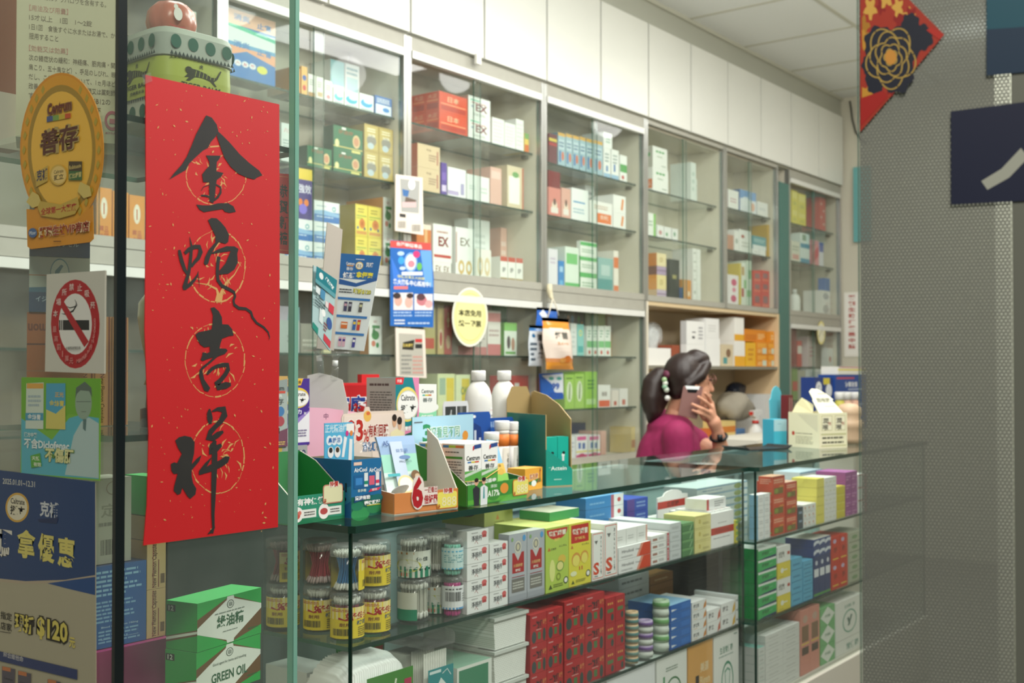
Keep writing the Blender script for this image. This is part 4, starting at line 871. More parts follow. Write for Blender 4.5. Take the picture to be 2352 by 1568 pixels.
g = jar('slim jar of magenta swabs with white bar-code label', 1050, 1408, Z1, .0225, .0835, 'd83a9a', 'eceef0', PLN, .1, (.018, .066), 0, .1, 'e040a0', .012, pos=(1.803, 1.524, Z1), grp='slim swab jars', name='swab_jar')
jar('slim jar of mint swabs with aqua label', 0, 0, Z1 + .084, .0225, .078, '8adcc8', 'cfe6e4', AQU, .11, (.016, .06), 0, .1, '9ae8d4', .012, grp='slim swab jars', on=g)
jar('toothpick jar with blue and white label behind the pink swabs', 900, 1441, Z1, .0225, .08, 'd8c8a0', 'e4e6ea', [('r', 0, 0, 1, .4, '4a6ab0'), ('g', .1, .5, .9, .9, 3, '8a8a9a'), ('e', .7, .35, .2, .2, 'd8c850')], .11, (.004, .05), .2, 0, 'd8c8a0', .014, name='toothpick_jar', pos=(2.02 - .14, 1.66, Z1))
# ---------- first counter, top shelf
T = 'top shelf, near counter'
wb = [('t', '淨眼杯', .45, .5, .36, '3a3d42', .5, .02), ('e', .8, .75, .12, .16, 'd86a6a'), ('r', .7, .5, .9, .66, 'b84a4a'), ('s', [(.35, .2, .0012), (.42, .35, .0012), (.5, .15, .0012)], 'a83a3a'), ('g', .2, .8, .5, .9, 1, 'a0a0a0')]
stk(T, Z1, Y1, 'small white eye-cup carton, near pile', 1050, 1073, 1123, 1221, 5, 'eff0ee', d=.12, front=wb, topcol='d8d8d4')
stk(T, Z1, Y1, 'small white eye-cup carton, second pile', None, 1125, 1167, 1249, 4, 'eff0ee', d=.12, front=wb, topcol='d8d8d4')
sv = [('r', .18, .42, .84, .72, 'b03436'), ('p', [(.3, .72), (.7, .72), (.5, .6)], 'c8c8c8'), ('e', .5, .8, .19, .09, 'd8d4c0'), ('e', .5, .8, .14, .065, '8a8a8c'), ('e', .5, .8, .08, .045, 'd0c8a8'), ('t', '川貝枇杷', .5, .53, .05, 'e8c080', .5, .02), ('t', '糖漿', .5, .46, .04, 'f0e8e0', .4), ('r', .15, .14, .86, .34, '7d7a74'), ('g', .2, .18, .8, .3, 3, 'c8c8c0'), ('r', .15, .36, .86, .37, 'a03030'), ('e', .84, .92, .09, .045, '5aa0d8'), ('e', .18, .92, .06, .03, '8ab070'), ('r', 0, .02, 1, .1, 'a4a8b0')]
stk(T, Z1, Y1, 'tall silver-grey syrup carton with red panel', 1180, 1169, 1251, 1228, 1, 'b4b8bf', 2, d=.16, front=sv, topcol='d0d4cc', name='syrup_box')
ja = [('p', [(.5 + .46 * math.cos(a), .97 + .17 * math.sin(a)) for a in [math.pi + math.pi * i / 14 for i in range(15)]], 'c8362e'), ('t', '恩捷感冒', .5, .9, .085, 'f4ecd8', .76, .035), ('t', '加強', .5, .8, .05, 'f0e070', .4, .03), ('t', '人生製藥', .3, .66, .035, '5a5a30', .32), ('t', 'メンタ-L', .74, .69, .035, '4a4a30', .34), ('p', [(.08, .64), (.14, .7), (.2, .64)], 'c87a3a'), ('e', .28, .33, .12, .17, 'e4e890'), ('e', .7, .48, .17, .07, 'e0c050'), ('e', .62, .38, .15, .07, 'e8e090'), ('o', .62, .38, .17, .08, .8, '7aa040'), ('o', .55, .22, .1, .06, .6, '8a9a3a'), ('e', .87, .14, .1, .055, 'f0f0e8'), ('o', .87, .14, .1, .055, .7, '33402a'), ('p', [(.12, .05), (.2, .12), (.28, .05)], '4a5a2a'), ('g', .32, .06, .76, .12, 2, '6a7a30')]
jb = [('r', .1, .68, .9, .97, 'c8362e'), ('t', '恩捷感冒', .5, .86, .1, 'f4ecd8', .7, .035), ('t', '熱飲顆粒', .5, .75, .05, 'f0d070', .5, .02), ('p', [(.08, .6), (.14, .66), (.2, .6)], 'c87a3a'), ('t', 'メンタ-L', .74, .64, .035, '4a4a30', .34), ('e', .32, .42, .2, .11, 'd89a4a'), ('e', .32, .4, .16, .09, 'ece070'), ('e', .7, .44, .18, .1, 'd8a04a'), ('e', .7, .42, .14, .085, 'ece070'), ('r', .45, .24, .5, .3, 'd06a3a'), ('r', .56, .24, .61, .3, 'd06a3a'), ('e', .2, .2, .14, .04, 'e8ecc0'), ('e', .86, .16, .1, .055, 'f0f0e8'), ('o', .86, .16, .1, .055, .7, '33402a'), ('p', [(.1, .04), (.17, .1), (.24, .04)], '4a5a2a'), ('g', .3, .05, .76, .1, 2, '8a8a30')]
x = [xat(1252, Y1), xat(1306, Y1), xat(1357, Y1)]
hh = zat(1252, 1214, Y1) - Z1
carton('cold_remedy_box', 'lime green cold-remedy carton with red half-round title, top shelf front', x[0] + .001, x[1], Y1, .17, Z1, hh, 'b8d05a', front=ja, topcol='dce28a')
carton('cold_remedy_box', 'yellow cold-remedy carton with red title block, top shelf front', x[1], x[2], Y1, .17, Z1, hh, 'e2d84a', front=jb, topcol='ece58a')
sb = [('r', .06, .03, .94, .97, 'd8552e'), ('r', .09, .045, .91, .955, 'f0f0ec'), ('t', 'S', .36, .24, .26, 'd84a26', .5, .04), ('t', '新ビオフェルミンS錠', .76, .5, .12, '3a3a42', .8, .02, 4), ('p', [(.2, .82), (.5, .82), (.35, .74)], '6a6a66'), ('g', .2, .06, .5, .1, 1, '4a4a4a')]
x = [xat(1359, Y1), xat(1387, Y1), xat(1418, Y1)]
carton('tablet_box', 'white carton with red letter S, shorter one beside the yellow carton', x[0], x[1] - .001, Y1, .14, Z1, zat(1358, 1224, Y1) - Z1, 'f2f2ee', front=sb)
carton('tablet_box', 'white carton with red letter S, taller one', x[1], x[2], Y1, .17, Z1, zat(1388, 1204, Y1) - Z1, 'f2f2ee', front=sb)
hi = [('p', [(.62, 0), (1, 0), (1, 1), (.78, 1)], 'd84a2a'), ('p', [(.55, 0), (.62, 0), (.78, 1), (.7, 1)], 'e89a82'), ('t', 'Hirudoid', .28, .62, .24, '4a4a4e', .36, .01), ('t', 'Cream', .6, .6, .15, '8a8a8a', .16), ('g', .08, .14, .45, .28, 2, 'a0a0a0')]
xa, xb, zt = stk(T, Z1, Y1, 'white cream carton with red end', None, 1420, 1494, 1258, 2, 'f0f0ee', d=.12, front=hi, name='cream_box')
for i in range(3):
    carton('cream_box', 'flat white carton, %s one lying on the red-ended cream cartons' % ORD[i], xa + (xb - xa) * i / 3, xa + (xb - xa) * (i + 1) / 3, Y1 + .01, .1, zt, .042, 'eeeeea', 'flat white cartons on the cream cartons', front=[('r', .85, 0, 1, 1, ('efeeea', 'efeeea', 'e8b0a0')[i]), ('g', .15, .3, .7, .6, 2, 'c8c8c4')], topcol='f2f2f0')
wr = [('r', .1, .25, .4, .6, 'a87a6a'), ('g', .5, .3, .85, .7, 2, '9a9a9a')]
stk(T, Z1, Y1, 'white ointment carton with brown mark', None, 1495, 1530, 1232, 4, 'eeeeea', d=.13, front=wr, name='ointment_box')
stk(T, Z1, Y1, 'narrow white carton with red side print', None, 1531, 1537, 1222, 2, 'e8e4e0', d=.12, front=[('r', .1, .05, .9, .95, 'c8525a'), ('g', .2, .2, .8, .8, 4, 'e8d0d0')], name='ointment_box')
stk(T, Z1, Y1, 'pale grey ointment carton', None, 1538, 1564, 1203, 4, 'd2d6d6', d=.22, front=[('g', .2, .3, .8, .6, 2, 'a8acac')], topcol='dfe3e3')
stk(T, Z1, Y1, 'dark green ointment carton', None, 1566, 1593, 1203, 4, '5f8a5c', d=.14, front=[('r', 0, .7, 1, 1, '7aa870'), ('p', [(.6, 0), (.8, .7), (.9, .7), (.7, 0)], '9ac090')])
stk(T, Z1, Y1, 'pale yellow salve carton', None, 1595, 1632, 1186, 3, 'e6dc94', d=.1, front=[('e', .3, .5, .08, .18, 'd8c878'), ('t', '2', .3, .5, .3, 'b8a850', .1), ('g', .5, .2, .9, .4, 2, 'a89a60'), ('r', 0, .86, 1, .9, 'd0c478')])
# shelf-ready display with a header card
t = empty('carton_display', 'white display tray of cartons with red stripe and header card', 'display', (xat(1660, Y1), Y1 + .07, Z1))
w = (xat(1687, Y1) - xat(1635, Y1)) / 2; h = zat(1636, 1180, Y1) - Z1
mb = MB(); mb.box(-w, w, -.068, .068, .0006, h, 'f2f1ee'); art(mb, (-w, -.068, 0), (1, 0, 0), (0, 0, 1), [('r', 0, .38, 1, .58, 'c0301f'), ('t', 'ESSENTIAL', .5, .48, .09, '8a1a14', .8), ('g', .1, .25, .9, .3, 1, 'a8a8a8'), ('g', .3, .68, .7, .72, 1, 'b0a8a8')], lambda a, b: (a * 2 * w, b * h)); mb.build('tray', t)
mb = MB()
for i in range(4): mb.box(-w + .004 + i * (2 * w / 4), -w + (i + 1) * 2 * w / 4 - .003, -.06, .05, h + .0005, h + .006, 'efefec', {'+z': 'f2f0ee'}); art(mb, (-w + .004 + i * w / 2, -.06, h + .006), (1, 0, 0), (0, 1, 0), [('r', .7, .05, .85, .95, 'c84a4a')], lambda a, b: (a * (w / 2 - .007), b * .11))
mb.build('carton_tops', t)
yh = Y1 + .17
t2 = empty('header_card', 'white rounded header card with red band standing behind the cartons', 'display', (xat(1545, yh), yh, Z1))
hw = (xat(1580, yh) - xat(1511, yh)) / 2; z0 = .0006; zz = zat(1545, 1124, yh) - Z1; zq = zz
mb = MB(); mb.prism([(-hw, z0), (hw, z0), (hw, zz * .88)] + [(hw * .62 * math.cos(a) , zz * .9 + zz * .1 * math.sin(a)) for a in (0, .5, 1.0, 1.57, 2.1, 2.6, 3.14)] + [(-hw, zz * .88)], 'y', 0, .004, 'f4f3f0')
art(mb, (-hw, 0, 0), (1, 0, 0), (0, 0, 1), [('r', 0, .66, 1, .8, 'c23a2c'), ('t', '立即舒', .5, .73, .1, '5a2a1a', .6, .02), ('g', .2, .5, .8, .56, 1, '8a8a8a')], lambda a, b: (a * 2 * hw, b * zz)); mb.build('card', t2)
mb = MB(); mb.box(-hw, hw, .0045, .05, .0006, zz * .5, 'efeeea'); mb.build('card_foot', t2)
stk(T, Z1, Y1, 'small yellow and green packet', None, 1689, 1713, 1195, 2, 'e0d44a', d=.1, front=[('r', 0, .7, 1, 1, '8ab04a'), ('e', .4, .35, .25, .16, '4a78b0'), ('r', .6, .1, .95, .6, '7a9a5a')])
carton('ointment_box', 'small white carton with red corner on the striped display', t.location.x - w * .9, t.location.x + w * .8, Y1 + .02, .07, Z1 + h + .0068, .032, 'f0f0ee', front=[('r', 0, 0, .12, 1, 'c03a3a'), ('g', .4, .2, .9, .8, 3, '8a8a8e')])
# rear of the top shelf
B = 'rear of top shelf'; yb = 1.70
stk(B, Z1, yb, 'blue carton with red and white end', None, 1345, 1432, 1145, 5, '3a86c4', d=.1, front=[('r', .72, 0, 1, 1, 'eeeef0'), ('r', .66, 0, .74, 1, 'b86a7a'), ('e', .88, .5, .05, .2, 'c85050'), ('g', .1, .3, .5, .6, 1, '7ab0dc')], topcol='6aaad8')
stk(B, Z1, yb, 'royal blue carton with violet side', None, 1440, 1488, 1148, 4, '2f4fb4', d=.1, front=[('r', 0, 0, .35, 1, '5a3f9a'), ('g', .45, .2, .9, .8, 2, '8aa8e0')])
stk(B, Z1, yb, 'white and green flat carton behind the cream cartons', None, 1394, 1437, 1180, 3, 'e4ece4', d=.09, front=[('r', .3, .1, 1, .6, '4f9a62'), ('g', .05, .3, .25, .7, 2, '8a8a8a')]) if False else None
stk(B, Z1, yb, 'pale blue and white tube carton with olive dot', None, 1600, 1716, 1122, 6, 'd8e4e4', d=.12, front=[('r', 0, .75, 1, 1, '8fb4cc'), ('e', .8, .45, .08, .4, '9aa860'), ('g', .1, .3, .5, .55, 1, '6a8ab0')], name='tube_box')
carton('medicine_box', 'white blister carton with picture behind the header card', xat(1600, 1.82), xat(1645, 1.82), 1.82, .06, Z1, .19, 'dde2e2', front=[('p', [(.3, .55), (.9, .75), (.9, .62), (.3, .45)], 'b05a6a'), ('g', .1, .1, .9, .4, 4, '8a9aa8'), ('r', .2, .8, .7, .95, '7a9ab8')])
# ---------- first counter, on the piles
_, _, zt = stk(B, Z1, 1.655, 'white and mauve carton under the olive carton', None, 1112, 1178, 1211, 3, 'd8d4d4', d=.12)
carton('medicine_box', 'olive green carton with maroon roundel lying on the rear pile, top shelf', xat(1112, 1.655), xat(1178, 1.655), 1.655, .13, zt, .045, 'a3a862', front=[('p', [(.4, .3), (.46, .6), (.52, .3)], 'b87a4a'), ('g', .35, .1, .7, .25, 1, '7a7a40')], side=[('e', .5, .7, .3, .26, '6a4a52')])
carton('medicine_box', 'flat green carton lying on the cold-remedy cartons', xat(1262, Y1 + .06), xat(1330, Y1 + .06), Y1 + .06, .09, Z1 + hh + .0003, .022, '3f9a58', topcol='d8d8c0')
# ---------- first counter, middle shelf
Z2 = .4855; M_ = 'middle shelf, near counter'
rd = [('t', '一粒根', .45, .62, .28, '3a2226', .6, .03), ('g', .1, .85, .4, .93, 1, 'd8a8a8'), ('t', '金門', .85, .66, .2, 'd88a50', .22), ('e', .22, .22, .14, .2, '3f4a4a'), ('r', .45, .12, .62, .36, '4f7a4a'), ('e', .84, .24, .09, .22, '3a4a44'), ('g', .35, .42, .7, .48, 1, 'e0b0a8')]
G_ = 'red herbal carton with dark figures'
stk(M_, Z2, Y1, G_ + ', front pile', None, 1218, 1293, 1413, 3, 'b5272c', 2, d=.12, front=rd, name='herbal_box', topcol='c8383a')
stk(M_, Z2, Y1, G_ + ', main pile', None, 1296, 1388, 1383, 3, 'b5272c', 2, d=.16, front=rd, name='herbal_box', topcol='c8383a')
stk(M_, Z2, Y1, G_ + ', narrow pile', None, 1390, 1435, 1375, 3, 'b0262c', 2, d=.16, front=[('e', .3, .75, .07, .05, 'e0a050'), ('e', .5, .75, .07, .05, 'e0a050'), ('e', .7, .75, .07, .05, 'e0a050'), ('r', .2, .4, .8, .55, '5a7a4a'), ('e', .7, .2, .14, .14, '3a4a44')], name='herbal_box', topcol='c8383a')
za = zat(1390, 1375, Y1)
carton('herbal_box', 'dark red carton lying on the main pile of herbal cartons', xat(1362, Y1 + .05), xat(1412, Y1 + .05), Y1 + .05, .1, max(zat(1296, 1383, Y1), za) + .001, .07, '9c1f26', front=rd, topcol='b83030')
# lattice boxes
M_LAT = bpy.data.materials.new('lattice_plastic'); M_LAT.use_nodes = True
nt = M_LAT.node_tree; bs = nt.nodes['Principled BSDF']; bs.inputs['Base Color'].default_value = (.68, .70, .66, 1); bs.inputs['Roughness'].default_value = .25
tc = nt.nodes.new('ShaderNodeTexCoord'); ck = nt.nodes.new('ShaderNodeTexBrick'); ck.inputs['Scale'].default_value = 1
for nm, val in (('Brick Width', .006), ('Row Height', .004), ('Mortar Size', .0009)): ck.inputs[nm].default_value = val
ck.inputs['Color1'].default_value = (.66, .68, .62, 1); ck.inputs['Color2'].default_value = (.6, .62, .56, 1); ck.inputs['Mortar'].default_value = (.86, .87, .84, 1)
mp = nt.nodes.new('ShaderNodeMapping'); mp.inputs['Rotation'].default_value = (math.radians(90), 0, 0)
nt.links.new(tc.outputs['Object'], mp.inputs[0]); nt.links.new(mp.outputs[0], ck.inputs['Vector']); nt.links.new(ck.outputs['Color'], bs.inputs['Base Color'])
xl0, xl1 = xat(1139, Y1), xat(1215, Y1); zl = [.2505 + .0]
def lattice(label, zb, h):
    t = empty('lattice_box', label, 'box', ((xl0 + xl1) / 2, Y1 + .075, zb), 0, 'white lattice plastic boxes'); w = (xl1 - xl0) / 2
    mb = MB(); mb.prism([(-w + .006, .0008), (w - .006, .0008), (w - .001, h - .008), (-w + .001, h - .008)], 'y', -.068, .072, M_LAT); mb.build('basket', t)
    mb = MB(); mb.box(-w - .002, w + .002, -.073, .075, h - .0078, h - .001, 'd4d8d2', rough=.25); mb.build('lid', t)
    return t
zz = [Z2, Z2 + .072, Z2 + .144]
for i in range(3): lattice('white lattice plastic box, %s of the three' % ('lowest', 'middle', 'topmost')[i], zz[i] + .0005, .0715)
stk(M_, Z2, 1.56, 'flat white pad envelope beside the lattice boxes', None, 1098, 1128, 1410, 9, 'c4c6c0', d=.16, topcol='d8dad4')
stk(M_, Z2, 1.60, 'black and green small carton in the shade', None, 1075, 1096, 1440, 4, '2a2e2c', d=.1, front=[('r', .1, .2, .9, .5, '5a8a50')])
# tub of floss picks
t = empty('floss_tub', 'clear tub of floss picks with teal label', 'tub', (0, 0, Z2)); y = Y1 + .0; x0, x1 = xat(985, y), xat(1046, y); w = (x1 - x0) / 2
t.location = ((x0 + x1) / 2, y + .065, Z2); h = .19
mb = MB(); mb.box(-w, w, -.06, .06, .0006, h, M_CLEAR); mb.build('tub_body', t)
mb = MB()
for i in range(26):
    a = -w + .006 + (2 * w - .012) * (i % 13 + .5) / 13; b = -.045 if i < 13 else -.012
    mb.tube([(a, b, .004), (a + .001, b, h - .012)], .0019, 'e9e8e0', 5); 
mb.box(-w + .006, w - .006, .0, .054, .004, h - .02, 'd9d8d0')
q = mb.build('floss_picks', t); q['kind'] = 'stuff'
mb = MB(); mb.prism([(-w - .002, h + .0005), (w + .002, h + .0005), (w + .002, h + .02), (w - .01, h + .032), (-w + .01, h + .032), (-w - .002, h + .02)], 'y', -.063, .063, M_FROST); mb.build('lid', t)
mb = MB(); mb.box(-w + .004, w - .001, -.0612, -.0606, .006, h * .78, '3a8f92'); art(mb, (-w + .004, -.0612, .006), (1, 0, 0), (0, 0, 1), [('p', [(.1, .55), (.5, .85), (.75, .72), (.4, .6)], 'dfe8e4'), ('s', [(.55, .9, .0016), (.75, .95, .0016), (.9, .85, .0016)], 'e8ecea'), ('r', .05, .93, .5, .97, 'd8e8e8'), ('g', .08, .12, .6, .5, 6, 'c0dcdc'), ('b', .76, .06, .92, .22, '22333a'), ('g', .7, .25, .92, .45, 3, 'a8d0d0')], lambda a, b: (a * (2 * w - .005), b * h * .75)); mb.build('paper_label', t)
stk(M_, Z2, 1.66, 'small green and red carton behind the tub', None, 850, 885, 1462, 5, '2f9a52', d=.1, front=[('r', .1, .15, .9, .4, 'c85a4a'), ('r', .1, .6, .9, .8, 'e0e8e0')])
# tape rolls
def roll(label, c, r, h, c1, c2, grp):
    t = empty('tape_roll', label, 'tape', c, 0, grp); mb = MB()
    mb.lathe([(r * .55, .0003), (r, .0003), (r, h - .0003), (r * .55, h - .0003), (r * .55, .0003)], c1, seg=24); mb.build('tape', t)
    mb = MB(); mb.lathe([(r + .0008, h * .28), (r + .0012, h * .3), (r + .0012, h * .72), (r + .0008, h * .74)], c2, seg=24); mb.build('rim_band', t)
    return t
def rolls(lab, u, n, r, h, cols, y, grp):
    p = None
    for j in range(n):
        c1, c2 = cols[j % len(cols)]
        l = '%s tape roll, %s of the %s' % (lab[0], 'topmost' if j == n - 1 else 'lowest' if j == 0 else ORD[j] + ' up', lab[1])
        roll(l, (xat(u, y), y, Z2 + h * j), r, h, c1, c2, grp)
rolls(('tan and teal', 'narrow tape column'), 1450, 8, .0165, .0165, (('d8b890', '5a8a88'), ('d8b890', '7a9a90')), Y1 + .018, 'tan tape rolls')
rolls(('purple and clear', 'middle tape column'), 1480, 6, .0205, .016, (('c8ccc4', 'd4d8d0'), ('b8a8c8', '7a5a9a')), Y1 + .022, 'purple tape rolls')
rolls(('green and clear', 'wide tape column'), 1517, 6, .022, .0225, (('c8d0c4', 'd4dcd0'), ('b8d0b0', '7ab070')), Y1 + .024, 'green tape rolls')
bb = [('r', .55, .2, .95, .8, '3a78c8'), ('p', [(.1, .2), (.35, .35), (.1, .5)], 'e8eef4'), ('r', 0, 0, .06, 1, '1a4a98')]
stk(M_, Z2, Y1, 'blue plaster carton', None, 1536, 1586, 1392, 5, '2f6ab8', d=.13, front=bb, topcol='9ac8e8', name='plaster_box')
sl = [('t', '舒立效', .3, .55, .42, '3a3a3e', .4, .02), ('p', [(.78, 0), (1, .2), (1, .9), (.85, .5)], 'd88a3a'), ('g', .1, .14, .4, .24, 1, 'd8a060')]
stk(M_, Z2, Y1, 'white spray carton with orange corner, near pile', None, 1588, 1621, 1385, 4, 'f0f0ee', d=.13, front=sl)
stk(M_, Z2, Y1, 'white spray carton with orange corner, low pile', None, 1623, 1653, 1404, 2, 'f0f0ee', d=.13, front=[('t', '舒立', .3, .55, .42, '3a3a3e', .4, .02), ('p', [(.78, 0), (1, .2), (1, .9), (.85, .5)], 'c85a3a')])
stk(M_, Z2, Y1, 'white spray carton with orange corner, far pile', None, 1655, 1687, 1388, 2, 'f0f0ee', d=.13, front=[('t', '舒立', .3, .55, .42, '3a3a3e', .4, .02), ('p', [(.78, 0), (1, .2), (1, .9), (.85, .5)], 'e0b03a')])
st = [('e', .9, .5, .06, .4, '3a8a92'), ('g', .15, .3, .7, .65, 1, '4a4a4e')]
stk(M_, Z2, Y1, 'white lozenge carton with teal circle', None, 1689, 1718, 1368, 3, 'f0f1ef', d=.14, front=st, topcol='e6ecec', name='lozenge_box')
stk('rear of middle shelf', Z2, 1.7, 'grey and white flat carton', None, 1420, 1490, 1330, 5, 'c8c8c4', d=.1, front=[('g', .1, .3, .8, .7, 1, '7a7a78')])
stk('rear of middle shelf', Z2, 1.7, 'brown carton', None, 1492, 1545, 1325, 3, 'a8703a', d=.1, front=[('r', 0, .4, 1, .5, '8a5a2a'), ('g', .2, .6, .8, .8, 1, 'd8b080')], topcol='b8844a')
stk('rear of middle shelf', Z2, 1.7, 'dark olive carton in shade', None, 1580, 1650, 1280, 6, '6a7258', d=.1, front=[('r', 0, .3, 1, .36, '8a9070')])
# ---------- first counter, floor
Z0 = .2505; FL = 'counter floor'
yb = Y1
carton('first_aid_box', 'white first-aid carton with green shield on the near counter floor', xat(1637, yb), xat(1718, yb), yb, .12, Z0, zat(1637, 1462, yb) - Z0, 'efefea', front=[('t', '生活常備箱', .5, .78, .09, '2f7a60', .52, .02), ('o', .54, .36, .24, .26, .86, '2f8a6a'), ('p', [(.42, .5), (.54, .54), (.66, .5), (.62, .28), (.54, .2), (.46, .28)], '6aa08a'), ('p', [(.45, .48), (.54, .51), (.63, .48), (.6, .29), (.54, .23), (.48, .29)], 'e6ece6'), ('g', .2, .68, .8, .72, 1, 'a8b8b0'), ('g', .8, .92, .94, .95, 1, '6a8a7a')])
carton('hair_dye_box', 'tan orange carton on the near counter floor', xat(1578, yb), xat(1635, yb), yb, .12, Z0, zat(1578, 1480, yb) - Z0, 'e2a85a', front=[('r', .3, .5, .44, .6, '2a2420'), ('t', '美源', .66, .68, .12, 'f0dcb4', .34, .02), ('t', 'Bigen', .68, .5, .14, 'f0d8a8', .4, .02), ('r', 0, .04, 1, .12, 'eec878')])
carton('oil_box', 'white carton with green flower-oil bottle emblem, counter floor', xat(1506, yb), xat(1576, yb), yb, .12, Z0, zat(1506, 1512, yb) - Z0, 'eff0ea', front=[('o', .55, .55, .26, .17, .86, '3f7a4a'), ('t', '白花油', .55, .55, .16, '2f5a3a', .4, .02), ('e', .24, .55, .09, .13, '5a9a6a'), ('r', .21, .66, .27, .76, '5a9a6a'), ('g', .3, .8, .7, .86, 2, '8a9a8a')])
carton('patch_box', 'long white carton at the near counter floor', xat(1392, yb), xat(1503, yb), yb, .1, Z0, zat(1392, 1552, yb) - Z0, 'eeeff0', front=[('t', '酸痛舒緩貼', .5, .62, .16, '6a6a72', .6, .015)])
carton('cotton_box', 'white carton with green and yellow cotton print, middle shelf', xat(1050, yb), xat(1130, yb), yb, .14, Z2, zat(1050, 1535, yb) - Z2, 'e4e8e0', front=[('r', .05, .6, .9, .95, '4a8a6a'), ('r', .1, .3, .9, .5, 'd8c850'), ('g', .1, .1, .9, .25, 2, '8a9a90')], topcol='8ab09a')
# pack of cotton pads (soft, ribbed)
y = Y1 + .005; x0, x1 = xat(800, y), xat(958, y); w = (x1 - x0) / 2; zt = zat(880, 1515, y); ZK = Z2 + .0005
t = empty('cotton_pack', 'soft white pack of cotton pads with green label', 'pack', ((x0 + x1) / 2, y + .07, ZK)); h = zt - ZK
mb = MB(); n = 90; prof = [(.0, .004), (.06, .0), (.5, -.004), (.92, .002), (1, .03), (1.01, .09)]
vs = []; m = len(prof)
for i in range(n + 1):
    a = i / n; x = -w + 2 * w * a; e = max(0, 1 - abs(2 * a - 1) ** 6); rib = .0022 * math.sin(a * 2 * math.pi * 34)
    for zf, yo in prof: vs.append((x, -.06 + yo + rib * .6 + .03 * (1 - e), .001 + h * zf * (.6 + .4 * e) + (rib if zf > .9 else 0)))
mb.mesh(vs, [(i * m + j, (i + 1) * m + j, (i + 1) * m + j + 1, i * m + j + 1) for i in range(n) for j in range(m - 1)], 'eceeea', True, rough=.4)
mb.box(-w + .02, w - .02, -.045, .06, .002, h * .8, 'e4e6e2'); mb.build('cotton_pads', t)
mb = MB(); mb.box(-w + .05, w - .012, -.0715, -.0705, h * .1, h * .86, '4a8a3c')
art(mb, (-w + .05, -.0715, h * .1), (1, 0, 0), (0, 0, 1), [('t', 'Wuin.', .2, .62, .3, 'e8f0e0', .16, .02), ('s', [(.42, .1, .004), (.5, .5, .004), (.62, .9, .005)], 'e8ecd8'), ('p', [(.62, 0), (1, 0), (1, .7), (.7, .6)], 'ece6c8'), ('g', .68, .1, .95, .5, 3, '9a6a6a'), ('r', .8, .72, .96, .86, 'b8385a')], lambda a, b: (a * (2 * w - .062), b * h * .76)); mb.build('paper_label', t)
carton('gauze_box', 'flat white gauze carton with blue and green edge, near the glass corner', xat(706, 1.66), xat(776, 1.66), 1.66, .12, Z2, zat(706, 1545, 1.66) - Z2, 'd8dcd8', front=[('r', .78, .1, .9, .9, '3a78b0'), ('r', .9, .1, 1, .9, '8ab84a')], topcol='e4e8e4')
carton('bandage_box', 'dark maroon carton on the counter floor behind the end pane', xat(690, 1.80), xat(770, 1.80), 1.80, .09, Z2, .1, '5a2a26', topcol='6a3a34')
# ---------- second counter, top shelf
T2 = 'top shelf, far counter'; Z1b = .7255
stk(T2, Z1b, Y2, 'white carton with blue side', 1722, 1740, 1768, 1137, 4, 'f0f0ee', 2, d=.1, front=[('g', .2, .3, .8, .7, 2, 'c8c8c8')], sidecol='8fc0dc')
ro = [('r', .06, .55, .94, .92, 'd85a3a'), ('g', .1, .62, .9, .86, 2, 'f0c0a0'), ('r', .1, .08, .85, .4, '7a6a2a'), ('e', .3, .24, .16, .12, '8a9a3a'), ('r', .55, .42, .9, .5, 'e0903a')]
stk(T2, Z1b, Y2, 'orange-red carton with olive panel', 1742, 1774, 1802, 1095, 3, 'd04a2c', d=.1, front=ro, topcol='d8a888', side=[('g', .1, .6, .9, .9, 3, 'e8a890'), ('r', .3, .1, .9, .2, '8a9a4a')])
stk(T2, Z1b, Y2, 'dark red carton with green panel', None, 1804, 1830, 1108, 3, 'c03f2a', d=.1, front=ro, topcol='d8b098')
carton('medicine_box', 'small navy carton, far counter top shelf', xat(1831, Y2), xat(1843, Y2), Y2, .1, Z1b, zat(1831, 1166, Y2) - Z1b, '31404e', front=[('r', .2, .7, .8, .8, '8aa0b8'), ('r', .2, .3, .8, .4, '8aa0b8')])
stk(T2, Z1b, Y2, 'tiny white carton with orange marks', None, 1845, 1873, 1160, 3, 'eeeeea', 3, d=.07, front=[('r', .2, .4, .5, .7, 'd8a890'), ('g', .2, .15, .8, .25, 1, '9a9a9a')])
xa_, xb_, zt = stk(T2, Z1b, Y2, 'small white carton with yellow end', None, 1893, 1920, 1098, 5, 'ecece8', 3, d=.09, front=[('g', .2, .3, .8, .6, 1, 'd8d8b8')])
stk(T2, Z1b, Y2, 'yellow-ended white carton', None, 1875, 1892, 1100, 5, 'ecdf6a', d=.09, front=[('r', 0, .94, 1, 1, 'd8cc5a')])
stk(T2, Z1b, Y2, 'yellow and lime carton', None, 1921, 1940, 1118, 4, 'd8c83a', 2, d=.09, front=[('r', 0, .8, 1, 1, 'e4d85a')])
stk(T2, Z1b, Y2, 'purple carton', None, 1941, 1968, 1085, 5, '9a4a92', 2, d=.11, front=[('g', .1, .3, .9, .6, 1, 'c88ac0'), ('r', .1, .08, .5, .2, 'd8a0c8')], topcol='b86ab0')
stk(T2, Z1b, Y2, 'red and white carton by the door film', None, 1970, 1990, 1090, 3, 'e8e4e0', d=.1, front=[('r', .7, 0, 1, 1, 'b03a3a'), ('r', 0, .9, 1, 1, 'b03a3a')])
stk('rear of far top shelf', Z1b, Y2 + .14, 'white and blue carton behind the small white ones', None, 1836, 1888, 1085, 4, 'e4eaee', d=.1, front=[('r', 0, .8, 1, 1, '9ac0dc'), ('g', .1, .3, .5, .6, 1, '7a9ac0')], topcol='c8dcea')
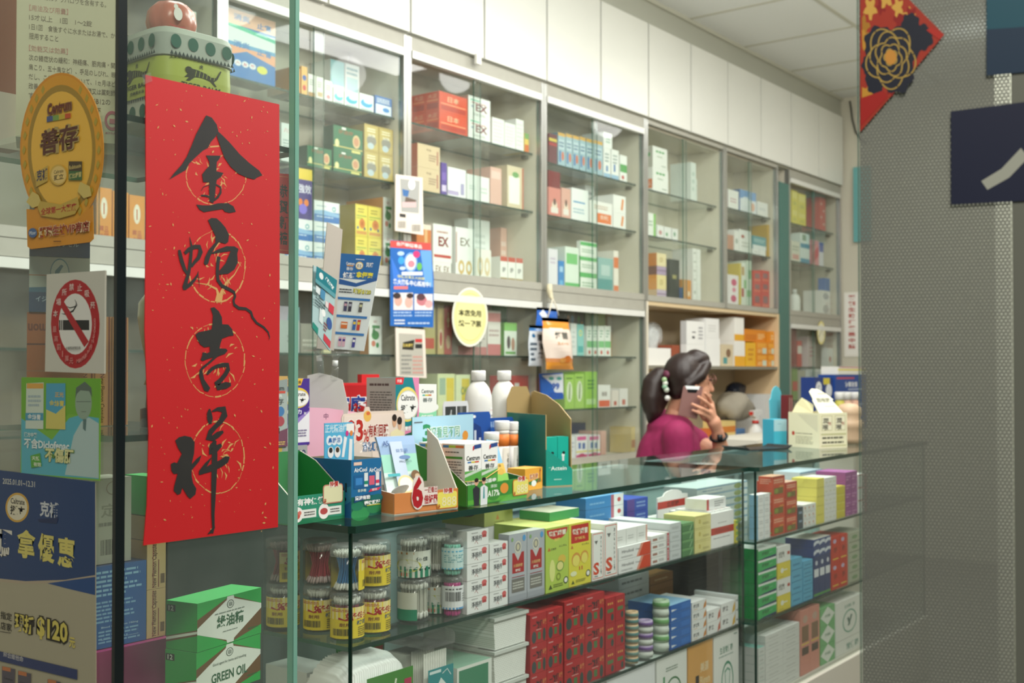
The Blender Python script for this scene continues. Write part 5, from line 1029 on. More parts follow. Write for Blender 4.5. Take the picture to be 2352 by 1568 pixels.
# ---------- second counter, middle shelf
M2 = 'middle shelf, far counter'
gr = [('r', 0, .82, 1, 1, 'e8ece6'), ('p', [(0, 0), (1, 0), (1, .2), (.3, .12)], '1d3560'), ('t', '舒胃錠', .4, .5, .34, '1f6a3c', .4, .02), ('g', .6, .42, .8, .54, 1, '8ac89a')]
stk(M2, Z2, Y2, 'green banded stomach carton', None, 1740, 1782, 1262, 6, '2fae5c', ncol=1, d=.12, front=gr, topcol='dfe6df', sidecol='2a9a50')
ky = [('t', '伏拉敏', .3, .5, .4, '4a4a42', .45, .02), ('r', .75, .4, .95, .6, 'c85a4a')]
xa_, xb_, _ = xat(1784, Y2), xat(1814, Y2), 0
hh = (zat(1784, 1258, Y2) - Z2) / 4
for j in range(4):
    carton('medicine_box', ('yellow carton with white key, ' if j % 2 == 0 else 'white carton with red mark, ') + ('lower one' if j < 2 else 'upper one') + ' beside the green banded cartons', xa_, xb_, Y2, .11, Z2 + hh * j, hh, 'e8d448' if j % 2 == 0 else 'efefea', 'alternating yellow and white cartons', front=[('e', .35, .5, .12, .16, 'f0f0e0'), ('r', .4, .46, .75, .54, 'f0f0e0'), ('g', .1, .08, .5, .16, 1, 'a89a30')] if j % 2 == 0 else ky)
stk(M2, Z2, Y2, 'light blue carton, nearer pile', None, 1816, 1841, 1285, 4, '5fb0d4', d=.1, front=[('g', .15, .3, .85, .6, 1, '3a88b0'), ('r', 0, 0, 1, .05, '3a88b0')])
stk(M2, Z2, Y2, 'light blue carton, farther pile', None, 1843, 1865, 1290, 5, '5fb0d4', d=.1, front=[('g', .15, .3, .85, .6, 1, '3a88b0'), ('r', 0, 0, 1, .06, '3a88b0')])
nb = [('r', .1, .5, .9, .7, 'e6e8ee'), ('r', 0, .02, 1, .08, '5aa050'), ('e', .5, .85, .2, .06, 'd8dce8')]
xa_, xb_, zt = stk(M2, Z2, Y2, 'tall navy carton with white window', None, 1867, 1906, 1282, 1, '243a74', 3, d=.1, front=nb)
h2 = .03
for j in range(2):
    for i in range(3):
        w3 = (xb_ - xa_) / 3
        carton('medicine_box', 'small navy and white carton, %s of the %s layer on navy ones' % (ORD[i], ('lower', 'upper')[j]), xa_ + w3 * i, xa_ + w3 * (i + 1), Y2, .1, zt + h2 * j, h2, '2a4484', 'small navy and white cartons', front=[('p', [(0, .2), (.6, .5), (1, .4), (1, .8), (.4, .8), (0, .6)], 'dfe4ee')], topcol='e8e4dc')
stk(M2, Z2, Y2, 'red carton with yellow line', None, 1908, 1945, 1235, 2, 'd03522', 2, d=.1, front=[('e', .4, .82, .2, .08, 'c8b8d8'), ('r', .15, .12, .85, .17, 'e8c84a'), ('t', '肝', .5, .48, .2, '5a1a14', .4)])
stk(M2, Z2, Y2, 'grey-green ribbed carton by the door film', None, 1948, 1985, 1225, 5, 'b4b8a4', d=.1, front=[('e', .35, .5, .18, .2, '7a9a70'), ('r', 0, 0, 1, .08, '8a8e7a')])
# ---------- second counter, floor
F2 = 'far counter floor'
stk(F2, Z0, Y2, 'white flat carton, main pile', None, 1756, 1834, 1462, 8, 'e4e4e0', 2, d=.12, front=[('g', .2, .3, .8, .6, 1, 'c4c4c0')], topcol='f0f0ec')
stk(F2, Z0, Y2, 'pale flat carton with teal top', None, 1740, 1755, 1490, 6, 'dcdeda', d=.12, front=[('g', .2, .3, .8, .6, 1, 'b4b4b0')], topcol='8ac0b4')
stk(F2, Z0, Y2, 'salmon pink syrup carton', None, 1836, 1880, 1405, 1, 'dc9484', 2, d=.1, front=[('r', .15, .5, .85, .75, '8a6a52'), ('r', .15, .3, .85, .42, '5a4a42'), ('e', .5, .85, .25, .06, 'c8a898'), ('r', .1, .46, .9, .48, 'e0c850')])
dg = [('p', [(.5, 1), (1, .5), (.5, 0), (0, .5)], 'e9ede4'), ('t', '綠油精', .5, .5, .16, '5a8a6a', .5, .02)]
stk(F2, Z0, Y2, 'green carton with white diamond', None, 1882, 1915, 1400, 3, '7cbc7e', d=.1, front=dg)
fa = [('t', '生活常備箱', .5, .82, .09, '6a9a8a', .6, .02), ('o', .5, .42, .26, .3, .88, '6aa890'), ('p', [(.42, .3), (.48, .3), (.6, .55), (.54, .58)], '5a7a70'), ('p', [(.4, .5), (.46, .54), (.52, .34), (.48, .3)], '5a7a70')]
carton('first_aid_box', 'white first-aid carton with ringed emblem beside the diamond cartons', xat(1917, Y2), xat(1979, Y2), Y2, .12, Z0 + .05, zat(1917, 1388, Y2) - Z0 - .05, 'f0f0ea', front=fa)
carton('first_aid_box', 'white first-aid carton lying under the ringed one', xat(1917, Y2), xat(1979, Y2), Y2, .13, Z0, .049, 'eeeee8', front=[('t', '常備箱', .6, .4, .5, '6a9a8a', .5, .02)])
# ================================================================== goods on the counter top
ZT = .9505
def frame2(pL, yaw):
    return Vector(pL), Vector((math.cos(yaw), math.sin(yaw), 0)), Vector((-math.sin(yaw), math.cos(yaw), 0))
def tbox(name, label, x, y, yaw, w, d, z, h, col, group=None, cat='box', **k):
    """x, y: front corner nearer the window"""
    o, e, n = frame2((x, y, z), math.radians(yaw)); c = o + e * (w / 2) + n * (d / 2)
    return tag(carton_mesh(w, d, h, col, **k).build(name, None, c, math.radians(yaw)), label, cat, group)
def tray(name, label, x, y, yaw, w, d, hf, hb, cout, cin, front=(), back=(), hl=None, hr=None, hk=None):
    """display tray: low printed front, side walls rising to the back card; origin at the front corner"""
    t = empty(name, label, 'display tray', (x, y, ZT), math.radians(yaw)); th = .0025
    mb = MB(); mb.box(0, w, .0005, d, 0, .002, cin); mb.build('base', t)
    mb = MB(); mb.box(0, w, 0, th, .0022, hf, cout, {'+y': cin})
    if front: art(mb, (0, 0, 0), (1, 0, 0), (0, 0, 1), front, lambda a, b: (a * w, b * hf))
    mb.build('front_panel', t)
    for s, hh in ((0, hl or hb), (1, hr or hb)):
        mb = MB(); a = 0 if s == 0 else w - th
        P = [(th + .0004, .0022), (d - th - .0004, .0022), (d - th - .0004, hh), (d * .62, hh * .86), (th + .0004, hf)]
        vs = [(a, p, q) for p, q in P] + [(a + th, p, q) for p, q in P]; n = len(P)
        mb.mesh(vs, [tuple(range(n))[::-1]], cout if s == 0 else cin); mb.mesh(vs, [tuple(range(n, 2 * n))], cin if s == 0 else cout)
        mb.mesh(vs, [(i, (i + 1) % n, n + (i + 1) % n, n + i) for i in range(n)], 'd8d2c4')
        mb.build('side_panel', t)
    mb = MB(); mb.box(0, w, d - th, d, .0022, hk or hb, cin)
    if back: art(mb, (0, d - th, 0), (1, 0, 0), (0, 0, 1), back, lambda a, b: (a * w, b * hb))
    mb.build('back_card', t)
    return t
def price(t, x0, x1, z0, z1, frame, fill, dig=True):
    mb = MB(); w, h = x1 - x0, z1 - z0
    def rr(a0, b0, a1, b1, r, c, y):
        P = []
        for cx, cy, s in ((a1 - r, b1 - r, 0), (a0 + r, b1 - r, 90), (a0 + r, b0 + r, 180), (a1 - r, b0 + r, 270)):
            P += [(cx + r * math.cos(math.radians(s + q)), cy + r * math.sin(math.radians(s + q))) for q in (0, 30, 60, 90)]
        mb.poly([(p, y, q) for p, q in P], c)
    rr(x0, z0, x1, z1, .006, frame, -.0012); rr(x0 + .002, z0 + .002, x1 - .002, z1 - .002, .005, fill, -.0016); rr(x0 + w * .3, z1 - h * .16, x0 + w * .78, z1 + h * .14, .003, 'f0e4d8', -.0018)
    ops = [('t', '特價', .54, 1.0, .3, 'b8281e', .42, .03), ('t', '$', .1, .17, .2, 'b8402a', .12, .03)]
    if dig: ops += [('t', '888', .58, .4, .5, 'f4ecc0', .68, .0)]
    art(mb, (x0, -.0018, z0), (1, 0, 0), (0, 0, 1), ops, lambda a, b: (a * w, b * h)); mb.build('price_tag', t)
# green tray by the pane
t = tray('display_tray', 'empty green display tray at the counter end beside the window glass', 1.408, 1.577, 0, .137, .128, .052, .125, '2f8f72', '2c8a48',
    [('p', [(0, 0), (1, 0), (1, .12), (0, .2)], '1f7a52'), ('t', '有神保健', .36, .78, .26, 'f4f6f2', .5, .035), ('r', .14, .2, .46, .5, 'e9ece6'), ('e', .12, .35, .1, .27, 'f4f2ee'), ('e', .12, .32, .05, .13, 'c8584a'), ('e', .16, .4, .03, .08, 'd8786a'), ('g', .24, .26, .44, .44, 2, '5a5a58'), ('r', .62, .2, .93, .5, 'e9ece6'), ('e', .6, .36, .1, .28, 'f4f2ee'), ('e', .6, .36, .07, .12, 'b84a4a'), ('g', .72, .26, .9, .44, 2, '5a5a58')])
price(t, .079, .131, .032, .068, 'd08a78', 'e4e2b8', False)
# blue inhaler box
ac = [('r', 0, 0, 1, .36, '15604f'), ('e', .3, .06, .3, .12, '2f8f52'), ('e', .75, .14, .25, .1, '2a8250'), ('e', .2, .2, .2, .08, '1f7a5a'), ('e', .85, .3, .2, .07, '1a6a6a'), ('r', .08, .9, .34, .955, 'e8c8b8'), ('t', 'AirCool', .3, .82, .075, 'eef4f6', .42, .02), ('t', 'AirCool', .78, .8, .075, 'eef4f6', .4, .02), ('r', .08, .5, .96, .73, '1a5f96'), ('r', .14, .56, .36, .68, '3a86c8'), ('r', .42, .52, .54, .76, 'dfe8e8'), ('r', .42, .56, .54, .62, '1f8a6a'), ('r', .58, .54, .76, .7, 'd8607a'), ('r', .8, .52, .92, .76, 'e8e4e6'), ('r', .8, .56, .92, .62, 'd83a5a'), ('t', '芬多精', .34, .46, .05, 'dfeee0', .28), ('p', [(.56, .42), (.9, .44), (.98, .49), (.62, .47)], 'd83a5a'), ('t', '櫻花', .76, .455, .04, 'f4e8ea', .2), ('p', [(.08, .26), (.6, .32), (.62, .4), (.1, .36)], '1a4a7a'), ('t', '清涼有勁', .36, .335, .075, 'f4f6f4', .5, .035), ('t', '暢快甦醒', .68, .235, .075, 'f4f6f4', .52, .035), ('r', .5, .185, .95, .195, 'e8dc4a')]
t = empty('inhaler_box', 'open blue carton of inhaler sticks with mint leaf print', 'box', (1.5475, 1.562, ZT))
w, d, h = .083, .13, .112
mb = MB(); mb.box(0, w, 0, .002, 0, h, '1b6a9e'); art(mb, (0, 0, 0), (1, 0, 0), (0, 0, 1), ac, lambda a, b: (a * w, b * h))
mb.box(0, .002, .0021, d, 0, h, '1f5f96'); mb.box(w - .002, w, .0021, d, 0, h, 'b8a888', {'+x': '1f5f96'}); mb.box(.002, w - .002, d - .002, d, 0, h, 'b8a888'); mb.box(.002, w - .002, .0021, d - .002, 0, .002, 'b8a888')
art(mb, (0, d, 0), (0, -1, 0), (0, 0, 1), [('p', [(0, 0), (.5, 0), (1, .3), (1, .55), (.4, .4), (0, .6)], '2f7fa8'), ('t', 'Cool', .66, .52, .16, '12263a', .5, .03), ('e', .8, .32, .1, .05, '12263a')], lambda a, b: (a * d, b * h)); mb.build('carton', t)
tl = empty('pack_card', 'light blue hanging card of nose sticks leaning in the inhaler carton', 'card', (1.551, 1.64, ZT + .0025), math.radians(-4))
mb = MB(); w, h = .078, .178
mb.prism([(0, .04), (w, .04), (w * .96, h * .96), (w * .92, h), (0, h * 1.0)], 'y', 0, .0015, '58b4dc'); art(mb, (0, 0, .04), (1, 0, 0), (0, 0, 1), [('r', 0, 0, 1, .3, 'b8d8ec'), ('t', '正光精油棒', .38, .92, .12, 'cfe8f4', .72, .02), ('r', .72, .85, .98, .98, 'f0f0ec'), ('e', .16, .75, .1, .07, 'e8f2f8'), ('e', .32, .75, .1, .07, 'e8f2f8'), ('e', .48, .75, .1, .07, 'e8f2f8'), ('t', '鼻舒涼', .32, .75, .08, '2a6ab0', .4, .02), ('p', [(.56, .5), (.64, .5), (.74, .78), (.64, .8)], 'eef2f4'), ('p', [(.78, .45), (.9, .45), (.92, .75), (.82, .76)], 'eef0f0'), ('e', .74, .84, .05, .04, 'd83a8a'), ('e', .88, .84, .05, .04, 'e88a3a'), ('e', .2, .58, .1, .08, 'f2f0ee'), ('e', .2, .61, .06, .04, '2a2a2a'), ('e', .42, .58, .1, .08, 'f2f0ee'), ('e', .42, .61, .06, .04, '4a3a2a'), ('e', .2, .38, .1, .08, 'f2f0ee'), ('e', .2, .41, .06, .04, '2a2a2a'), ('e', .42, .38, .1, .08, 'f2f0ee'), ('t', '2合1', .68, .42, .09, 'e0d83a', .24, .02), ('t', '雙頭設計', .72, .3, .07, 'f4f4f4', .4, .02), ('r', 0, .05, .5, .1, 'c8404a')], lambda a, b: (a * w, b * (h - .04))); mb.build('card', tl)
# pink paper behind
t = empty('pink_leaflet', 'pink paper sheet with dark seal standing behind the inhaler carton', 'paper', (1.572, 1.735, ZT), math.radians(1)); mb = MB(); w, h = .165, .21
mb.prism([(0, 0), (w, 0), (w, h * .93), (w * .5, h * .98), (0, h)], 'y', 0, .0012, 'e6b0c4'); art(mb, (0, 0, 0), (1, 0, 0), (0, 0, 1), [('o', .86, .4, .12, .25, .86, '6a3a5a'), ('g', .8, .3, .95, .6, 4, '6a3a5a'), ('t', '中', .45, .9, .06, '7a4a6a', .08), ('g', .5, .8, .66, .84, 1, '8a5a7a')], lambda a, b: (a * w, b * h)); mb.build('sheet', t)
# ---- boxes behind the tray
tbox('supplement_box', 'mint carton marked in pen, beneath the silver carton by the glass', 1.474, 1.735, 0, .115, .1, ZT, .098, 'bfd8d4', front=[('r', 0, .72, 1, 1, 'dce6e4'), ('t', 'Y5', .3, .84, .2, '2a4a80', .16, .02), ('o', .1, .84, .05, .07, .8, '2a4a80'), ('t', '@', .1, .84, .1, '2a4a80', .08), ('r', .6, .4, .95, .7, 'e6ece8'), ('t', '收', .8, .56, .2, '7a8a86', .2), ('r', .45, .1, .95, .36, '4a9a8a'), ('t', '17%', .7, .24, .16, 'e0ece8', .3)])
tbox('supplement_box', 'silver-grey carton lying across the pen-marked one', 1.474, 1.73, 0, .115, .105, ZT + .0985, .034, 'a8a8a6', front=[('e', .2, .9, .22, .5, 'e0b83a'), ('t', '50', .86, .5, .5, '3a3a6a', .2, .02), ('g', .1, .1, .6, .3, 1, '4a4a4a')], topcol='bcbcba')
cb_ = [('r', 0, .52, 1, 1, '4a2f8e'), ('p', [(0, .3), (1, .58), (1, .5), (.5, .33), (0, .24)], '9a80c8'), ('p', [(0, .3), (0, .56), (1, .56), (1, .52)], '4a2f8e'), ('p', [(0, .88), (.62, .9), (.72, 1), (0, 1)], 'ecb83a'), ('t', '28', .14, .945, .06, 'c8304a', .2, .03), ('t', '大包裝', .48, .945, .05, '3a2a2a', .3, .02), ('e', .47, .71, .5, .155, 'e8c33a'), ('e', .5, .7, .47, .125, 'c8c8c8'), ('e', .5, .7, .46, .115, 'f2f0ee'), ('t', 'Caltrate', .5, .765, .06, '24201f', .64, .02), ('t', '挺 立', .5, .665, .085, '24201f', .7, .025), ('t', '鈣強力', .34, .5, .075, 'f0ecf4', .62, .03), ('t', '錠', .8, .475, .04, 'f0ecf4', .1), ('g', .1, .12, .88, .24, 3, '8a80a0'), ('r', 0, 0, 1, .04, '4a2f8e'), ('t', '28', .1, .02, .03, 'f0ecf4', .15)]
tbox('supplement_box', 'white and purple calcium carton with gold ring, topmost by the glass', 1.536, 1.734, 0, .062, .06, ZT + .133, .135, 'ece9ef', front=cb_, sidecol='6a58a0')
cs_ = [('r', 0, .78, 1, 1, '9aa0a0'), ('p', [(0, .9), (1, .96), (1, 1), (0, 1)], 'd8a860'), ('t', 'Centrum', .4, .83, .07, '20242a', .9, .03), ('r', .1, .755, .36, .79, 'd8d040'), ('r', .36, .755, .6, .79, 'e0803a'), ('r', .6, .755, .9, .79, 'd84a3a'), ('t', 'SILVER', .45, .72, .045, 'eef0ee', .8), ('t', '善存', .5, .64, .09, '3a3e42', .7), ('p', [(.2, .1), (.45, .1), (.42, .45), (.36, .55), (.26, .55), (.2, .4)], '6a4a72'), ('e', .3, .59, .08, .035, '6a4a72'), ('e', .7, .5, .16, .07, '3a78b8'), ('e', .7, .36, .16, .07, 'b83a4a'), ('p', [(0, 0), (1, 0), (1, .26), (0, .14)], '7a3a58'), ('g', .05, .02, .9, .08, 2, 'e8c060')]
tbox('supplement_box', 'silver vitamin carton with purple foot, half hidden by the red scroll', 1.471, 1.727, 0, .062, .06, ZT + .133, .14, 'b4bab8', front=cs_)
ctg = [('r', 0, 0, 1, .55, '5aa84a'), ('p', [(0, .5), (1, .58), (1, .54), (0, .45)], 'c8d8c8'), ('t', 'Centrum', .5, .76, .08, '1f2a24', .8, .03), ('r', .16, .68, .38, .705, '3a78b8'), ('r', .38, .68, .6, .705, 'd8c83a'), ('r', .6, .68, .84, .705, 'd85a3a'), ('t', '善存', .5, .6, .085, '2f3a34', .6), ('p', [(.5, .9), (.98, .92), (.98, .985), (.54, .97)], '2a4a8a'), ('p', [(.46, .88), (.54, .89), (.56, .96), (.48, .95)], 'c83a3a'), ('t', '葉黃素', .5, .34, .1, 'eef2ea', .8, .035), ('t', '20mg', .5, .22, .06, 'e4eede', .4), ('e', .75, .08, .18, .06, 'd8d0c0')]
ctl = [('r', .04, .93, .3, .975, '3a86c0'), ('r', .3, .93, .6, .975, 'a8c84a'), ('r', .6, .93, .96, .975, 'd87a3a'), ('g', .15, .84, .8, .88, 1, '5a5e5a'), ('r', .1, .75, .9, .79, '4a9a42'), ('g', .1, .42, .9, .72, 7, '7a7e7a'), ('r', .1, .34, .9, .38, '4a9a42'), ('g', .1, .06, .9, .31, 6, '6a6e6a')]
tbox('supplement_box', 'green and white vitamin carton beside the tray at the glass edge', 1.402, 1.716, 0, .06, .055, ZT, .118, 'eef2ec', front=ctg)
# acrylic stand with clips and price boards
t = empty('leaflet_stand', 'white curved plastic stand carrying clear sign clips', 'stand', at_d(762, 935, 2.40)); t.location.z = ZT
zl = lambda v: CAMZ - (v - 856) / FPX * 2.40 - ZT
ex_ = Vector((math.sin(TH), -math.cos(TH), 0))
def stp(u, v, dd=0): p = at_d(u, v, 2.40 + dd); return p - t.location
mb = MB(); P = [(705, 960), (798, 960), (800, 934), (786, 872), (760, 862), (733, 856), (706, 862)]
A = [stp(*p) for p in P]; B = [q + C_H * .004 for q in A]; n = len(P); mb.mesh(A + B, [tuple(range(n))[::-1], tuple(range(n, 2 * n))] + [(i, (i + 1) % n, n + (i + 1) % n, n + i) for i in range(n)], 'eceae6', rough=.25)
mb.build('back_plate', t)
mb = MB(); q0, q1 = stp(705, 960), stp(798, 960); mb.mesh([q0 + Vector((0, 0, -q0.z)), q1 + Vector((0, 0, -q1.z)), q1, q0, q0 + C_H * .05 + Vector((0, 0, -q0.z)), q1 + C_H * .05 + Vector((0, 0, -q1.z)), q1 + C_H * .05, q0 + C_H * .05], [(0, 1, 2, 3), (4, 7, 6, 5), (0, 3, 7, 4), (1, 5, 6, 2), (3, 2, 6, 7)], 'e4e2de'); mb.build('stand_foot', t)
def clip(u, v0, v1, ang):
    mb = MB(); a, b = stp(u, v1, -.006), stp(u + ang, v0, -.006); m = (a + b) / 2
    mb.tube([a, m], .0075, M_CLEAR, 8); mb.tube([m, m + (b - m) * .45], .0062, 'e8ecea', 8, rough=.2); mb.tube([m + (b - m) * .45, b], [.004, .011], M_CLEAR, 8)
    mb.tube([b - C_R * .03, b + C_R * .034], .0042, M_CLEAR, 8); return mb.build('clip', t)
clip(768, 812, 868, 3); clip(738, 800, 858, -8)
def board(name, label, quad, dists, col, edge, ops, thick=.0022):
    """stiff leaflet held in a clip: quad (top-left, top-right, bottom-right, bottom-left)"""
    P = [at_d(u, v, d) for (u, v), d in zip(quad, dists)]
    c = sum(P, Vector()) / 4; t = empty(name, label, 'sign', c); n = (P[1] - P[0]).cross(P[0] - P[3]).normalized()
    mb = MB(); A = [p - c for p in P]; B = [q - n * thick for q in A]
    mb.mesh(A + B, [(3, 2, 1, 0), (4, 5, 6, 7)], col); mb.mesh(A + B, [(i, (i + 1) % 4, 4 + (i + 1) % 4, 4 + i) for i in range(4)], edge)
    o = A[3]; eu = (A[2] - A[3]).normalized(); nn = n; ev = nn.cross(eu)
    def L(p): q = p - o; return (q.dot(eu), q.dot(ev))
    q = [L(x) for x in (A[3], A[2], A[1], A[0])]
    def fm(a, b): return tuple(q[0][i] * (1 - a) * (1 - b) + q[1][i] * a * (1 - b) + q[2][i] * a * b + q[3][i] * (1 - a) * b for i in (0, 1))
    art(mb, o, eu, ev, ops, fm); mb.build('printed_board', t); return t
pack = lambda a, c1, c2, b=.28, w=.09, h=.1: [('r', a, b, a + w, b + h, c1), ('r', a + .01, b + h * .55, a + w - .01, b + h * .8, c2)]
sign_ops = [('r', 0, .9, 1, 1, '2a6cb0'), ('r', 0, .74, 1, .9, '2a6cb0'), ('p', [(0, .74), (.5, .7), (1, .78), (1, .74), (.5, .66), (0, .68)], '2a5ca0'), ('g', .42, .94, .64, .96, 1, 'd8e4f0'), ('t', 'Centrum', .3, .9, .03, 'f0f2f4', .2, .02), ('r', .22, .872, .38, .882, 'e0a040'), ('t', '善存', .3, .845, .034, 'f0f2f4', .16), ('e', .52, .885, .09, .04, 'e8c860'), ('e', .52, .885, .075, .032, 'f4f2ea'), ('t', '挺立', .52, .882, .035, '3a3a3a', .1, .02), ('t', '克補', .76, .9, .05, 'f0f4f8', .17, .02), ('t', '條碼', .3, .775, .065, 'f4f6f8', .3, .03), ('t', '拿優惠', .68, .79, .065, 'ece04a', .42, .035), ('g', .1, .585, .44, .64, 2, '4a4e54'), ('t', '現折$120', .68, .615, .06, '2f2f14', .46, .05), ('t', '現折$120', .68, .618, .055, 'e6e04a', .44, .025), ('r', .05, .52, .92, .545, '3a7cc0'), ('r', .05, .335, .92, .36, '3a7cc0'), ('r', .05, .155, .92, .18, '3a7cc0')] + pack(.26, '4a4a6a', 'c8a0b0', .4) + pack(.38, '3a3a4a', 'b0b0c0', .4) + pack(.66, '5a5a5a', 'c8c8a0', .4) + pack(.24, 'd8743a', 'f0d8c0', .22, .18, .07) + pack(.56, '3a6ab0', 'e8c84a', .21, .09, .11) + pack(.68, 'c84a3a', 'e8c84a', .21, .09, .11) + pack(.22, 'd8b0c0', '4a3a8a', .03) + pack(.33, 'd8b0c0', '4a3a8a', .03) + pack(.62, '4a4a9a', 'f0f0f0', .03)
board('price_board', 'white and blue discount board leaning in the clips, price in yellow', [(778, 581), (876, 588), (836, 806), (758, 800)], (2.43, 2.43, 2.43, 2.43), 'e4ecee', 'eef0ee', sign_ops)
board('blank_board', 'plain grey back of a tall leaflet in the clips', [(752, 510), (787, 527), (767, 805), (728, 800)], (2.36, 2.39, 2.39, 2.36), 'bcb4aa', 'd4cec4', [])
board('leaflet_board', 'small teal-headed leaflet clipped in front of the grey board', [(720, 609), (774, 642), (758, 806), (717, 752)], (2.29, 2.34, 2.34, 2.29), 'a9c4c6', '4a8a90', [('r', 0, .8, 1, 1, '1f7a86'), ('e', .25, .9, .1, .05, 'e4e8e6'), ('t', '行動力專家', .66, .885, .07, 'dfeaea', .5, .03), ('r', 0, .74, 1, .8, '5a9aa4'), ('r', .28, .58, .5, .72, '4a8ab0'), ('r', .05, .6, .25, .7, 'dce4e6'), ('r', .72, .5, .98, .62, 'c8404e'), ('r', .55, .52, .7, .6, 'e0d0d0'), ('g', .05, .4, .6, .54, 3, '4a5a5e'), ('r', .3, .22, .5, .42, 'd4e0e0'), ('e', .5, .4, .1, .05, 'eef0ee'), ('e', .82, .34, .14, .08, '3a5a9a'), ('g', .55, .16, .75, .3, 3, '8a4a50'), ('r', .6, .03, .98, .13, 'c8404e'), ('r', 0, 0, .3, .1, '2a8a7a')])
# red carton, calcium cartons
tbox('paper_carton', 'plain grey stock carton hidden behind the trays', 1.66, 1.836, 0, .36, .095, ZT, .118, 'b8b2a6')
tbox('paper_carton', 'second grey stock carton under the calcium cartons', 1.815, 1.712, 0, .2, .1, ZT, .118, 'b8b2a6')
t = tbox('red_display', 'red pack with black eye-shaped emblem behind the orange tray', 1.668, 1.882, 0, .275, .03, ZT + .119, .137, 'b8141a', front=[('r', 0, 0, 1, .52, '8e1016'), ('r', 0, .96, 1, 1, 'd8242a'), ('p', [(.26, .4), (.3, .92), (.42, .75), (.48, .64), (.42, .5), (.32, .36)], 'd8d4d0'), ('p', [(.27, .44), (.31, .86), (.41, .71), (.46, .64), (.41, .53), (.32, .4)], '161414'), ('t', '悠幸痊', .36, .64, .09, 'e8e8e8', .14, .02), ('t', '家庭', .7, .62, .36, 'f0ecec', .4, .05), ('t', '家庭', .7, .62, .33, '1f3a8a', .37, .03)])
tbox('red_tab', 'small red carton peeping over the calcium carton', 1.93, 1.914, 0, .06, .014, ZT + .119, .157, 'd02428', front=[('e', .5, .55, .12, .08, 'f0e8e4')])
ct_ = [('p', [(0, 0), (1, 0), (1, .26), (0, .1)], 'f0f0ee'), ('p', [(.72, 1), (1, 1), (1, .3), (.9, .4), (.97, .6)], 'e088b0'), ('p', [(.2, .22), (.8, .3), (1, .5), (1, .36), (.8, .2), (.3, .14)], 'e088b0'), ('p', [(.3, .14), (.8, .2), (1, .36), (1, .3), (.7, .12)], '1f5a50'), ('p', [(.0, .9), (.3, .9), (.36, 1), (0, 1)], 'd83038'), ('t', '升級', .16, .95, .05, 'f4ecec', .2, .02), ('e', .5, .6, .47, .26, 'e8d468'), ('e', .52, .59, .45, .22, 'c8ccc8'), ('e', .52, .59, .43, .205, 'f4f3f0'), ('t', 'Caltrate', .52, .7, .09, '26302e', .6, .02), ('t', '挺 立', .54, .53, .13, '1f2422', .66, .025), ('t', '關鍵雙效錠', .46, .24, .07, 'f2f4f2', .66, .025)]
cts = [('g', .1, .86, .8, .93, 1, '5a4a4a'), ('g', .12, .5, .9, .8, 8, '6a6a68'), ('g', .12, .08, .92, .46, 10, '8a5a5a')]
tbox('supplement_box', 'teal calcium carton with gold ring and grey printed side', 1.84, 1.72, 3, .082, .085, ZT + .119, .15, '14808a', front=ct_, side=cts, sidecol='b8b4b0', topcol='2a8a90')
cz_ = [('r', 0, 0, 1, .6, '8fdcb0'), ('e', .5, .6, .6, .1, 'f2f3f0'), ('t', 'Centrum', .55, .88, .07, '3a4a48', .6, .02), ('r', .3, .8, .42, .825, '3ab0a8'), ('r', .42, .8, .58, .825, 'd8c83a'), ('r', .58, .8, .74, .825, 'd8743a'), ('t', '善存', .55, .73, .075, '6a7674', .5), ('t', '舒眠', .52, .42, .11, 'f4f8f4', .6, .025), ('t', '益生菌', .52, .3, .07, 'f4f8f4', .5, .02), ('e', .25, .1, .14, .08, '7ab8d0'), ('e', .55, .13, .15, .09, 'e8b85a'), ('e', .85, .1, .14, .08, 'd8507a')]
tbox('supplement_box', 'white and mint sleep vitamin carton beside the teal calcium carton', 1.936, 1.745, -2, .068, .055, ZT + .119, .134, 'f2f3f0', front=cz_)
# "93%" card
t = empty('header_card', 'beige standing card with large red 93% and two smiling people', 'card', (1.664, 1.708, ZT), math.radians(-1)); mb = MB(); w, h = .19, .197
P = [(0, 0), (w, 0), (w, h * .92), (w * .97, h), (w * .44, h * 1.0), (w * .42, h * 1.05), (w * .36, h * 1.05), (w * .34, h), (.004, h * .98), (0, h * .94)]
mb.prism(P, 'y', 0, .002, 'e4d2c4'); mb.prism([(w * .02, h * .02), (w * .99, h * .02), (w * .96, h * .97), (w * .03, h * .96)], 'y', -.0006, -.0001, 'ead8cc')
art(mb, (0, -.0006, 0), (1, 0, 0), (0, 0, 1), [('e', .39, .95, .06, .06, 'e8b85a'), ('e', .4, .98, .03, .02, 'd86a3a'), ('t', '93', .2, .8, .26, 'f4ece4', .28, .07), ('t', '93', .2, .8, .24, 'b8281e', .25, .035), ('t', '%', .37, .74, .14, 'b8281e', .09, .02), ('t', '有感回購', .56, .79, .15, 'f6efe8', .34, .06), ('t', '有感回購', .56, .79, .14, '9a2a1e', .32, .03), ('t', '消化順暢超給力', .56, .62, .11, '2a6aa0', .5, .03), ('p', [(.74, .62), (.92, .62), (.98, .75), (.86, .8), (.76, .76)], 'eee2b8'), ('e', .82, .88, .035, .065, 'd8a888'), ('e', .82, .92, .038, .04, '2a1f1c'), ('e', .91, .84, .032, .06, 'dcb094'), ('e', .905, .885, .04, .045, '2a1f1c'), ('g', .1, .3, .3, .5, 3, '5a6a8a')], lambda a, b: (a * w, b * h)); mb.build('card', t)
